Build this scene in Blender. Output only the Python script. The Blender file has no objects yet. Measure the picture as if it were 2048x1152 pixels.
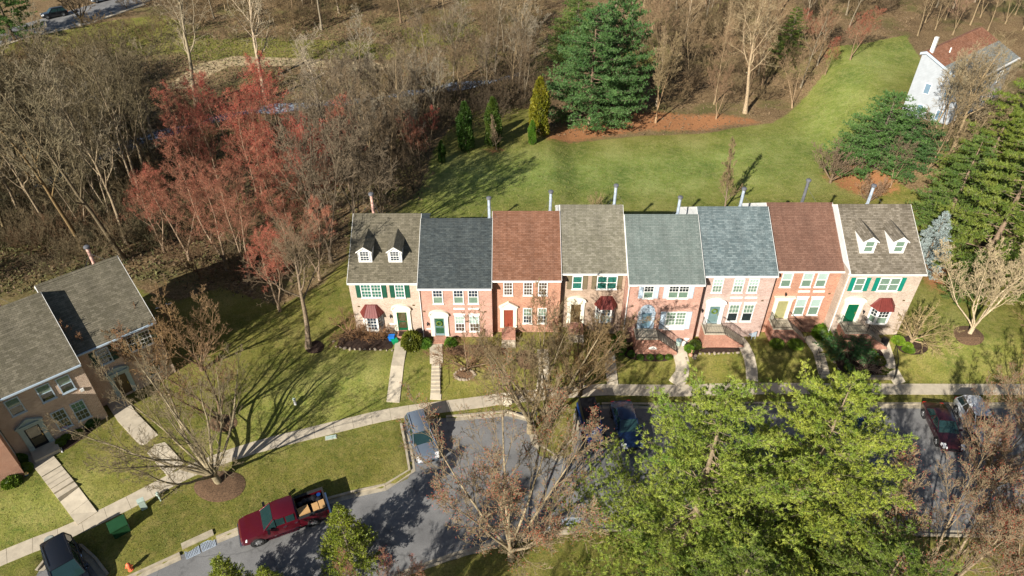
import bpy, math, random
import numpy as np
from mathutils import Vector, Matrix
from mathutils.geometry import delaunay_2d_cdt

SC = bpy.context.scene
COL = SC.collection
R = math.radians
PI = math.pi

# ------------------------------------------------------------------ camera, sky, sun, exposure
CAM_H = 40.0
PITCH = R(37.7)
cam_d = bpy.data.cameras.new('camera')
cam = bpy.data.objects.new('camera', cam_d)
COL.objects.link(cam)
cam.location = (0, 0, CAM_H)
cam.rotation_euler = (PI / 2 - PITCH, 0, 0)
cam_d.sensor_width = 36.0
cam_d.lens = 24.0
cam_d.clip_start = 0.1
cam_d.clip_end = 3000
SC.camera = cam

SUN_AZ = R(56)      # shadows fall towards this direction, measured from +X
SUN_EL = R(28.5)
world = bpy.data.worlds.new('World')
SC.world = world
world.use_nodes = True
wn = world.node_tree
bg = wn.nodes['Background']
sky = wn.nodes.new('ShaderNodeTexSky')
sky.sky_type = 'NISHITA'
sky.sun_disc = False
sky.sun_elevation = SUN_EL
sky.sun_rotation = R(214)
sky.air_density = 1.0
sky.dust_density = 0.6
wn.links.new(sky.outputs[0], bg.inputs[0])
bg.inputs[1].default_value = 0.05
sun_d = bpy.data.lights.new('sun', 'SUN')
sun_d.energy = 5.0
sun_d.angle = R(0.5)
sun_d.color = (1.0, 0.955, 0.87)
sun = bpy.data.objects.new('sun', sun_d)
COL.objects.link(sun)
sdir = Vector((math.cos(SUN_AZ) * math.cos(SUN_EL), math.sin(SUN_AZ) * math.cos(SUN_EL), -math.sin(SUN_EL)))
sun.rotation_euler = sdir.to_track_quat('-Z', 'Y').to_euler()
sun.location = (-30, -30, 60)
SC.view_settings.view_transform = 'Standard'
SC.view_settings.look = 'None'
SC.view_settings.gamma = 1
SC.view_settings.use_curve_mapping = False
SC.view_settings.exposure = 0.95

# ------------------------------------------------------------------ where things stand (survey of the photograph into metres)
F_PX = 1365.0


def ray_z(px, py, z):
    u = (px - 1024) / F_PX
    v = (py - 576) / F_PX
    dy = math.cos(PITCH) - v * math.sin(PITCH)
    dz = -math.sin(PITCH) - v * math.cos(PITCH)
    t = (z - CAM_H) / dz
    return u * t, dy * t


def ss(a, b, t):
    t = np.clip((t - a) / (b - a), 0, 1)
    return t * t * (3 - 2 * t)


SWX = np.array([-60, -32.4, -30.4, -27.9, -25.7, -23.9, -20.7, -17.8, -13.6, -10.6, -7.9, -3.0, -0.6, 1.25, 10.3, 28, 60.])
SWY = np.array([12, 25.7, 26.7, 28.5, 30.3, 31.9, 33.6, 34.7, 36.1, 37.2, 37.8, 38.6, 39.1, 39.35, 40.1, 40.85, 40.85])
CRX = np.array([-140, -80, -62, -50, -40, -25, -10, 10, 40, 90.])
CRY = np.array([40, 66, 76, 84, 92, 104, 112, 130, 150, 180.])


def zt(x, y):
    x = np.asarray(x, float)
    y = np.asarray(y, float)
    pad = -0.45 - 0.75 * ss(5, 9, x) + 0.6 * ss(27, 34, x)
    st = -1.75 - 0.75 * ss(6, 15, x)
    d = y - np.interp(x, SWX, SWY)
    f = 0.3 * ss(0.7, 4.4, d) + 0.7 * np.clip((d - 0.7) / 3.7, 0, 1)
    z = st + (pad - st) * f
    # gentle fall behind the houses
    z = z - 1.7 * ss(55, 66, y) * ss(-22, -10, x)
    z = z - 1.2 * ss(62, 100, y) * ss(-20, 0, x)
    # wooded valley on the left and the hill beyond
    cd = np.abs(y - np.interp(x, CRX, CRY)) * 0.8
    z = z - (2.6 * np.exp(-(cd / 13) ** 2)) * ss(48, 70, y) * (1 - 0.75 * ss(-5, 25, x))
    z = z - 1.6 * ss(52, 68, y) * (1 - ss(-22, -10, x))
    z = z + 0.055 * np.maximum(0, y - 112) * (1 - 0.5 * ss(0, 40, x)) + 0.02 * np.maximum(0, y - 200)
    z = z + 5.5 * ss(42, 56, x) * ss(64, 82, y)
    z = z + 0.10 * np.sin(x * 0.21 + 1.3) * np.sin(y * 0.17) * ss(58, 75, y)
    return z


def at(px, py, dz=0.0):
    z = -1.0
    for _ in range(25):
        x, y = ray_z(px, py, z)
        z = 0.5 * z + 0.5 * (float(zt(x, y)) + dz)
    x, y = ray_z(px, py, z)
    return Vector((x, y, float(zt(x, y))))


def at2(px, py):
    p = at(px, py)
    return (p.x, p.y)

# ------------------------------------------------------------------ tagging
def tag(o, label=None, cat=None, group=None, kind=None):
    if label: o['label'] = label
    if cat: o['category'] = cat
    if group: o['group'] = group
    if kind: o['kind'] = kind
    return o


def empty(name, loc=(0, 0, 0), rz=0.0, label=None, cat=None, group=None, scale=None):
    o = bpy.data.objects.new(name, None)
    COL.objects.link(o)
    o.location = loc
    o.rotation_euler = (0, 0, rz)
    if scale: o.scale = (scale, scale, scale) if not hasattr(scale, '__len__') else scale
    o.empty_display_size = 0.3
    tag(o, label, cat, group)
    return o


def copy_tree(root, loc, rz=0.0, scale=None, label=None, cat=None, group=None):
    c = root.copy()
    COL.objects.link(c)
    c.location = loc
    c.rotation_euler = (0, 0, rz)
    if scale is not None:
        c.scale = (scale, scale, scale) if not hasattr(scale, '__len__') else scale
    tag(c, label, cat, group)
    for ch in list(root.children):
        k = ch.copy()
        COL.objects.link(k)
        k.parent = c
        for g in list(ch.children):
            s = g.copy()
            COL.objects.link(s)
            s.parent = k
    return c

# ------------------------------------------------------------------ materials
def new_mat(name):
    m = bpy.data.materials.new(name)
    m.use_nodes = True
    nt = m.node_tree
    b = nt.nodes['Principled BSDF']
    b.inputs['Specular IOR Level'].default_value = 0.3
    return m, nt, b


def N(nt, typ, **kw):
    n = nt.nodes.new(typ)
    for k, v in kw.items():
        setattr(n, k, v)
    return n


def coords(nt, kind='Object', scale=(1, 1, 1)):
    tc = N(nt, 'ShaderNodeTexCoord')
    mp = N(nt, 'ShaderNodeMapping')
    mp.inputs['Scale'].default_value = scale
    nt.links.new(tc.outputs[kind], mp.inputs[0])
    return mp.outputs[0]


def noise(nt, vec, scale, detail=4, rough=0.6):
    n = N(nt, 'ShaderNodeTexNoise')
    n.inputs['Scale'].default_value = scale
    n.inputs['Detail'].default_value = detail
    n.inputs['Roughness'].default_value = rough
    nt.links.new(vec, n.inputs['Vector'])
    return n.outputs[0]


def ramp(nt, fac, stops):
    r = N(nt, 'ShaderNodeValToRGB')
    e = r.color_ramp.elements
    while len(e) < len(stops): e.new(0.5)
    for i, (p, c) in enumerate(stops):
        e[i].position = p
        e[i].color = (c[0], c[1], c[2], 1) if hasattr(c, '__len__') else (c, c, c, 1)
    nt.links.new(fac, r.inputs[0])
    return r.outputs[0]


def mixc(nt, fac, a, b, mode='MIX'):
    m = N(nt, 'ShaderNodeMix', data_type='RGBA', blend_type=mode)
    for sock, v in ((m.inputs[0], fac), (m.inputs[6], a), (m.inputs[7], b)):
        if hasattr(v, 'is_linked'): nt.links.new(v, sock)
        elif hasattr(v, '__len__'): sock.default_value = (v[0], v[1], v[2], 1)
        else: sock.default_value = v
    return m.outputs[2]


def bump(nt, b, h, strength=0.3, dist=0.02):
    n = N(nt, 'ShaderNodeBump')
    n.inputs['Strength'].default_value = strength
    n.inputs['Distance'].default_value = dist
    nt.links.new(h, n.inputs['Height'])
    nt.links.new(n.outputs[0], b.inputs['Normal'])


def plain(name, c, rough=0.6, var=0.15, scale=6.0, metal=0.0, bmp=0.1, spec=0.3, coat=0.0, tint=False, sub=0.0):
    m, nt, b = new_mat(name)
    v = coords(nt)
    n1 = noise(nt, v, scale, 5)
    lo = [max(0, x * (1 - var)) for x in c]
    hi = [min(1, x * (1 + var)) for x in c]
    col = ramp(nt, n1, [(0.3, lo), (0.7, hi)])
    if tint:
        oi = N(nt, 'ShaderNodeObjectInfo')
        col = mixc(nt, 1.0, col, oi.outputs['Color'], 'MULTIPLY')
    nt.links.new(col, b.inputs['Base Color'])
    b.inputs['Roughness'].default_value = rough
    b.inputs['Metallic'].default_value = metal
    b.inputs['Specular IOR Level'].default_value = spec
    if coat:
        b.inputs['Coat Weight'].default_value = coat
        b.inputs['Coat Roughness'].default_value = 0.05
    if bmp: bump(nt, b, noise(nt, v, scale * 6, 3), bmp, 0.01)
    return m


def brick_mat(name, c1, c2, mortar, stain=0.25):
    m, nt, b = new_mat(name)
    v = coords(nt, 'UV')
    br = N(nt, 'ShaderNodeTexBrick')
    nt.links.new(v, br.inputs['Vector'])
    br.inputs['Scale'].default_value = 1.0
    br.inputs['Brick Width'].default_value = 0.21
    br.inputs['Row Height'].default_value = 0.072
    br.inputs['Mortar Size'].default_value = 0.010
    br.inputs['Mortar Smooth'].default_value = 0.1
    br.inputs['Bias'].default_value = -0.1
    br.inputs['Color1'].default_value = (*c1, 1)
    br.inputs['Color2'].default_value = (*c2, 1)
    br.inputs['Mortar'].default_value = (*mortar, 1)
    o = coords(nt)
    st = ramp(nt, noise(nt, o, 0.8, 5), [(0.3, 1 - stain), (0.7, 1.08)])
    col = mixc(nt, 1.0, br.outputs[0], st, 'MULTIPLY')
    fine = ramp(nt, noise(nt, o, 14, 2), [(0.3, 0.72), (0.7, 1.22)])
    col = mixc(nt, 1.0, col, fine, 'MULTIPLY')
    nt.links.new(col, b.inputs['Base Color'])
    b.inputs['Roughness'].default_value = 0.9
    inv = N(nt, 'ShaderNodeMath', operation='SUBTRACT')
    inv.inputs[0].default_value = 1
    nt.links.new(br.outputs[1], inv.inputs[1])
    bump(nt, b, inv.outputs[0], 0.5, 0.012)
    return m


def shingle_mat(name, c1, c2, streak=0.3, gran=0.25):
    m, nt, b = new_mat(name)
    v = coords(nt, 'UV')
    br = N(nt, 'ShaderNodeTexBrick')
    nt.links.new(v, br.inputs['Vector'])
    br.offset = 0.37
    br.inputs['Scale'].default_value = 1.0
    br.inputs['Brick Width'].default_value = 0.33
    br.inputs['Row Height'].default_value = 0.16
    br.inputs['Mortar Size'].default_value = 0.008
    br.inputs['Mortar Smooth'].default_value = 0.4
    br.inputs['Color1'].default_value = (*c1, 1)
    br.inputs['Color2'].default_value = (*c2, 1)
    br.inputs['Mortar'].default_value = (c1[0] * 0.45, c1[1] * 0.45, c1[2] * 0.45, 1)
    u2 = coords(nt, 'UV', (1.6, 6.0, 1))
    st = ramp(nt, noise(nt, u2, 1.0, 3, 0.7), [(0.32, 1 - streak * .65), (0.68, 1 + streak * .65)])
    col = mixc(nt, 1.0, br.outputs[0], st, 'MULTIPLY')
    o = coords(nt)
    g = ramp(nt, noise(nt, o, 30, 2, 0.8), [(0.3, 1 - gran), (0.7, 1 + gran)])
    col = mixc(nt, 1.0, col, g, 'MULTIPLY')
    big = ramp(nt, noise(nt, o, 0.5, 4), [(0.3, 0.88), (0.7, 1.1)])
    col = mixc(nt, 1.0, col, big, 'MULTIPLY')
    u3 = coords(nt, 'UV', (2.2, 0.22, 1))
    run = ramp(nt, noise(nt, u3, 1.0, 4), [(0.35, 0.86), (0.65, 1.06)])
    col = mixc(nt, 1.0, col, run, 'MULTIPLY')
    nt.links.new(col, b.inputs['Base Color'])
    b.inputs['Roughness'].default_value = 0.95
    inv = N(nt, 'ShaderNodeMath', operation='SUBTRACT')
    inv.inputs[0].default_value = 1
    nt.links.new(br.outputs[1], inv.inputs[1])
    bump(nt, b, inv.outputs[0], 0.6, 0.015)
    return m


def siding_mat(name, c):
    m, nt, b = new_mat(name)
    v = coords(nt, 'UV')
    w = N(nt, 'ShaderNodeTexWave', wave_type='BANDS', bands_direction='Y', wave_profile='SAW')
    w.inputs['Scale'].default_value = 1.57
    nt.links.new(v, w.inputs['Vector'])
    col = ramp(nt, w.outputs[1], [(0.0, [x * 0.7 for x in c]), (0.12, c), (1, c)])
    d = ramp(nt, noise(nt, coords(nt), 1.5, 4), [(0.3, 0.85), (0.7, 1.0)])
    col = mixc(nt, 1.0, col, d, 'MULTIPLY')
    nt.links.new(col, b.inputs['Base Color'])
    b.inputs['Roughness'].default_value = 0.6
    return m


def glass_mat():
    m, nt, b = new_mat('window_glass')
    out = nt.nodes['Material Output']
    tr = N(nt, 'ShaderNodeBsdfTransparent')
    tr.inputs[0].default_value = (0.93, 0.97, 0.96, 1)
    gl = N(nt, 'ShaderNodeBsdfGlossy')
    gl.inputs['Roughness'].default_value = 0.03
    fr = N(nt, 'ShaderNodeLayerWeight')
    fr.inputs[0].default_value = 0.25
    pw = N(nt, 'ShaderNodeMath', operation='POWER')
    pw.inputs[1].default_value = 3.0
    nt.links.new(fr.outputs['Facing'], pw.inputs[0])
    add = N(nt, 'ShaderNodeMath', operation='MULTIPLY_ADD')
    add.inputs[1].default_value = 0.6
    add.inputs[2].default_value = 0.06
    nt.links.new(pw.outputs[0], add.inputs[0])
    mx = N(nt, 'ShaderNodeMixShader')
    nt.links.new(add.outputs[0], mx.inputs[0])
    nt.links.new(tr.outputs[0], mx.inputs[1])
    nt.links.new(gl.outputs[0], mx.inputs[2])
    nt.links.new(mx.outputs[0], out.inputs[0])
    return m


def foliage_mat(name, c1, c2, trans=0.15, tint=True, scale=0.8):
    m, nt, b = new_mat(name)
    v = coords(nt)
    col = ramp(nt, noise(nt, v, scale, 4), [(0.3, c1), (0.7, c2)])
    f = ramp(nt, noise(nt, v, 9, 2), [(0.3, 0.7), (0.7, 1.25)])
    col = mixc(nt, 1.0, col, f, 'MULTIPLY')
    if tint:
        oi = N(nt, 'ShaderNodeObjectInfo')
        col = mixc(nt, 1.0, col, oi.outputs['Color'], 'MULTIPLY')
    nt.links.new(col, b.inputs['Base Color'])
    b.inputs['Roughness'].default_value = 0.55
    b.inputs['Specular IOR Level'].default_value = 0.35
    if trans:
        out = nt.nodes['Material Output']
        tl = N(nt, 'ShaderNodeBsdfTranslucent')
        nt.links.new(col, tl.inputs[0])
        mx = N(nt, 'ShaderNodeMixShader')
        mx.inputs[0].default_value = trans
        nt.links.new(b.outputs[0], mx.inputs[1])
        nt.links.new(tl.outputs[0], mx.inputs[2])
        nt.links.new(mx.outputs[0], out.inputs[0])
    return m


def terrain_mat():
    m, nt, b = new_mat('lawn_and_leaf_litter')
    v = coords(nt)
    g1 = noise(nt, v, 0.16, 6, 0.65)
    g2 = noise(nt, v, 1.3, 5, 0.7)
    g3 = noise(nt, v, 9.0, 4, 0.8)
    g4 = noise(nt, v, 3.2, 4, 0.75)
    grass = ramp(nt, g1, [(0.30, (0.078, 0.088, 0.017)), (0.5, (0.15, 0.142, 0.030)), (0.72, (0.25, 0.215, 0.068))])
    straw = mixc(nt, ramp(nt, g2, [(0.45, 0.0), (0.72, 0.75)]), grass, (0.24, 0.19, 0.065))
    straw = mixc(nt, ramp(nt, g4, [(0.52, 0.0), (0.7, 0.6)]), straw, (0.045, 0.085, 0.015))
    grass = mixc(nt, 1.0, straw, ramp(nt, g3, [(0.3, 0.55), (0.5, 1.0), (0.7, 1.45)]), 'MULTIPLY')
    at_ = N(nt, 'ShaderNodeAttribute', attribute_name='cover')
    sep = N(nt, 'ShaderNodeSeparateColor')
    nt.links.new(at_.outputs['Color'], sep.inputs[0])
    at2_ = N(nt, 'ShaderNodeAttribute', attribute_name='green')

    def mask(sock, lo=0.42, hi=0.58, amp=0.45):
        a = N(nt, 'ShaderNodeMath', operation='MULTIPLY_ADD')
        a.inputs[1].default_value = amp
        nt.links.new(g2, a.inputs[0])
        s = N(nt, 'ShaderNodeMath', operation='SUBTRACT')
        nt.links.new(sock, a.inputs[2])
        nt.links.new(a.outputs[0], s.inputs[0])
        s.inputs[1].default_value = amp * 0.5
        return ramp(nt, s.outputs[0], [(lo, 0.0), (hi, 1.0)])
    # lush and parched areas of lawn (attribute painted by region)
    lush = mixc(nt, 1.0, grass, (1.2, 1.56, 1.65), 'MULTIPLY')
    grass = mixc(nt, at2_.outputs['Fac'], grass, lush)
    lit_c = ramp(nt, noise(nt, v, 5.0, 5, 0.8), [(0.3, (0.04, 0.026, 0.013)), (0.5, (0.185, 0.12, 0.06)), (0.7, (0.40, 0.29, 0.16))])
    lit_g = mixc(nt, ramp(nt, noise(nt, v, 0.12, 4), [(0.5, 0.0), (0.66, 0.8)]), lit_c, (0.13, 0.125, 0.04))
    lit_g = mixc(nt, 1.0, lit_g, ramp(nt, g1, [(0.3, 0.6), (0.7, 1.15)]), 'MULTIPLY')
    straw_c = ramp(nt, noise(nt, v, 6.0, 4, 0.8), [(0.3, (0.20, 0.085, 0.035)), (0.7, (0.42, 0.20, 0.09))])
    dirt_sunlit_c = ramp(nt, noise(nt, v, 2.0, 5, 0.8), [(0.3, (0.26, 0.19, 0.10)), (0.7, (0.46, 0.36, 0.22))])
    col = mixc(nt, mask(sep.outputs[0]), grass, lit_g)
    col = mixc(nt, mask(sep.outputs[1], 0.40, 0.72, 1.0), col, straw_c)
    col = mixc(nt, mask(sep.outputs[2]), col, dirt_sunlit_c)
    nt.links.new(col, b.inputs['Base Color'])
    b.inputs['Roughness'].default_value = 1.0
    b.inputs['Specular IOR Level'].default_value = 0.1
    hb = mixc(nt, 0.5, noise(nt, v, 12, 4, 0.8), g2)
    bump(nt, b, hb, 0.9, 0.10)
    return m


M = {}
M['white'] = plain('white_trim_paint', (0.70, 0.68, 0.64), 0.5, 0.06, 3, bmp=0.03)
M['bluewhite'] = plain('pale_blue_grey_paint', (0.38, 0.45, 0.51), 0.5, 0.06, 3, bmp=0.03)
M['cream'] = plain('cream_trim_paint', (0.66, 0.62, 0.50), 0.5, 0.08, 3, bmp=0.03)
M['greytrim'] = plain('grey_green_trim_paint', (0.30, 0.36, 0.34), 0.5, 0.1, 3, bmp=0.03)
M['sh_green'] = plain('green_shutter_paint', (0.007, 0.062, 0.035), 0.45, 0.15, 4)
M['sh_teal'] = plain('teal_shutter_paint', (0.004, 0.16, 0.11), 0.45, 0.1, 4)
M['sh_dark'] = plain('dark_green_shutter_paint', (0.012, 0.045, 0.03), 0.45, 0.15, 4)
M['sh_taupe'] = plain('taupe_shutter_paint', (0.14, 0.11, 0.065), 0.5, 0.15, 4)
M['door_green'] = plain('green_door_paint', (0.003, 0.085, 0.038), 0.3, 0.08, 3)
M['door_grey'] = plain('blue_grey_door_paint', (0.16, 0.23, 0.24), 0.35, 0.08, 3)
M['door_blue'] = plain('dusty_blue_door_paint', (0.14, 0.21, 0.27), 0.35, 0.1, 3)
M['door_red'] = plain('rust_red_door_paint', (0.22, 0.05, 0.028), 0.35, 0.1, 3)
M['door_tan'] = plain('olive_tan_door_paint', (0.28, 0.26, 0.12), 0.35, 0.1, 3)
M['door_brown'] = plain('brown_door_paint', (0.10, 0.065, 0.03), 0.4, 0.12, 3)
M['copper'] = plain('red_copper_sheet', (0.13, 0.026, 0.02), 0.45, 0.2, 2.5, bmp=0.1)
M['black'] = plain('black_metal', (0.012, 0.012, 0.014), 0.4, 0.1, 6, metal=0.2)
M['galv'] = plain('galvanised_flue_metal', (0.36, 0.41, 0.47), 0.5, 0.25, 4, metal=0.1)
M['rust'] = plain('rusty_flue_metal', (0.50, 0.30, 0.24), 0.7, 0.7, 3.5, metal=0.05)
M['darkflue'] = plain('weathered_dark_flue', (0.13, 0.13, 0.14), 0.6, 0.3, 3, metal=0.2)
M['conc'] = plain('concrete_paving', (0.42, 0.36, 0.27), 0.9, 0.16, 1.7, bmp=0.3)
M['conc_old'] = plain('weathered_concrete_kerb', (0.34, 0.29, 0.21), 0.9, 0.25, 2.2, bmp=0.3)
M['brass'] = plain('brass_fitting', (0.6, 0.42, 0.14), 0.3, 0.1, 6, metal=0.8)
M['glass'] = glass_mat()
M['blind_sage'] = plain('sage_window_blind', (0.20, 0.25, 0.19), 0.8, 0.12, 5)
M['blind_white'] = plain('white_window_blind', (0.48, 0.52, 0.48), 0.8, 0.06, 5)
M['blind_teal'] = plain('teal_window_curtain', (0.03, 0.15, 0.12), 0.8, 0.5, 9)
M['blind_dark'] = plain('dark_room_behind_glass', (0.018, 0.022, 0.026), 0.8, 0.5, 5)  # near-black panel colour stands in for an unlit room, no blind there
M['blind_blue'] = plain('blue_dark_room_behind_glass', (0.02, 0.03, 0.055), 0.8, 0.4, 5)  # bluish version of the dark panel painted for an unlit room
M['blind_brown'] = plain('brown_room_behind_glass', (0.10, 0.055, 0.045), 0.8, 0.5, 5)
M['bark'] = plain('grey_brown_bark', (0.155, 0.125, 0.09), 0.95, 0.45, 7, bmp=0.6, tint=True)
M['twig'] = plain('bare_twig_bark', (0.195, 0.168, 0.125), 0.9, 0.35, 1.5, bmp=0, tint=True)
M['bud'] = foliage_mat('red_maple_buds', (0.36, 0.045, 0.032), (0.56, 0.12, 0.07), 0.25, True, 1.5)
M['pine'] = foliage_mat('white_pine_needles', (0.055, 0.105, 0.018), (0.175, 0.205, 0.045), 0.2, True, 0.6)
M['spruce_blue'] = foliage_mat('silver_blue_spruce_needles', (0.17, 0.22, 0.21), (0.34, 0.39, 0.37), 0.1, True, 0.8)
M['pine_far'] = foliage_mat('far_pine_needles', (0.045, 0.11, 0.028), (0.12, 0.215, 0.06), 0.2, True, 0.4)
M['leaf'] = foliage_mat('evergreen_shrub_leaves', (0.055, 0.11, 0.016), (0.16, 0.22, 0.038), 0.2, True, 3)
M['mulch'] = plain('dark_bark_mulch', (0.032, 0.018, 0.012), 1.0, 0.6, 14, bmp=0.9)
M['mulch_red'] = plain('reddish_old_mulch', (0.11, 0.065, 0.036), 1.0, 0.6, 12, bmp=0.9)
M['stone'] = plain('pale_edging_stone', (0.27, 0.22, 0.16), 0.9, 0.4, 5, bmp=0.4)
M['terrain'] = terrain_mat()
M['cardboard'] = plain('brown_cardboard', (0.46, 0.27, 0.11), 0.85, 0.12, 5)
M['rubber'] = plain('tyre_rubber', (0.018, 0.018, 0.018), 0.85, 0.2, 8)
M['rim'] = plain('alloy_wheel_rim', (0.5, 0.5, 0.5), 0.3, 0.05, 5, metal=0.8)
M['chrome'] = plain('bright_chrome', (0.75, 0.75, 0.76), 0.15, 0.03, 5, metal=1.0, bmp=0)
M['carglass'] = plain('tinted_car_glass', (0.012, 0.03, 0.03), 0.04, 0.1, 2, spec=0.8, bmp=0)
M['lamp'] = plain('headlamp_lens', (0.7, 0.7, 0.7), 0.1, 0.02, 2, spec=0.7, bmp=0)
M['taillamp'] = plain('red_tail_lamp_lens', (0.4, 0.01, 0.01), 0.15, 0.05, 2, spec=0.6, bmp=0)


def paint(name, c, metal=0.3):
    return plain(name, c, 0.28, 0.06, 1.0, metal=metal, bmp=0, spec=0.5, coat=0.8)


def asphalt_mat():
    m, nt, b = new_mat('worn_asphalt')
    v = coords(nt)
    a = noise(nt, v, 0.35, 5, 0.6)
    c = ramp(nt, a, [(0.3, (0.125, 0.122, 0.12)), (0.7, (0.21, 0.205, 0.198))])
    f = ramp(nt, noise(nt, v, 22, 3, 0.8), [(0.3, 0.75), (0.7, 1.2)])
    c = mixc(nt, 1.0, c, f, 'MULTIPLY')
    vo = N(nt, 'ShaderNodeTexVoronoi', feature='DISTANCE_TO_EDGE')
    vo.inputs['Scale'].default_value = 0.13
    mp = N(nt, 'ShaderNodeVectorMath', operation='ADD')
    nz = N(nt, 'ShaderNodeTexNoise')
    nz.inputs['Scale'].default_value = 0.8
    nt.links.new(v, nz.inputs['Vector'])
    nt.links.new(v, mp.inputs[0])
    nt.links.new(nz.outputs[1], mp.inputs[1])
    nt.links.new(mp.outputs[0], vo.inputs['Vector'])
    cr = ramp(nt, vo.outputs[0], [(0.0, 0.72), (0.003, 0.75), (0.007, 1.0)])
    c = mixc(nt, 1.0, c, cr, 'MULTIPLY')
    sp = ramp(nt, noise(nt, v, 1.1, 5, 0.7), [(0.55, 1.0), (0.68, 0.62)])
    c = mixc(nt, 1.0, c, sp, 'MULTIPLY')
    nt.links.new(c, b.inputs['Base Color'])
    b.inputs['Roughness'].default_value = 0.85
    bump(nt, b, noise(nt, v, 60, 2), 0.3, 0.01)
    return m


M['asphalt'] = asphalt_mat()

# ------------------------------------------------------------------ mesh builder
def auto_uv(me):
    nl = len(me.loops)
    nv = len(me.vertices)
    co = np.empty(nv * 3, 'f'); me.vertices.foreach_get('co', co); co = co.reshape(-1, 3)
    npoly = len(me.polygons)
    no = np.empty(npoly * 3, 'f'); me.polygons.foreach_get('normal', no); no = no.reshape(-1, 3)
    lt = np.empty(npoly, 'i'); me.polygons.foreach_get('loop_total', lt)
    vi = np.empty(nl, 'i'); me.loops.foreach_get('vertex_index', vi)
    n = np.repeat(no, lt, axis=0)
    t = np.stack([-n[:, 1], n[:, 0], np.zeros(len(n))], 1)
    L = np.linalg.norm(t, axis=1)
    flat = L < 0.05
    t[flat] = (1, 0, 0)
    t /= np.linalg.norm(t, axis=1)[:, None]
    b = np.cross(n, t)
    p = co[vi]
    uv = np.stack([(p * t).sum(1), (p * b).sum(1)], 1).astype('f')
    me.uv_layers.new(name='UVMap').data.foreach_set('uv', uv.ravel())


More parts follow.
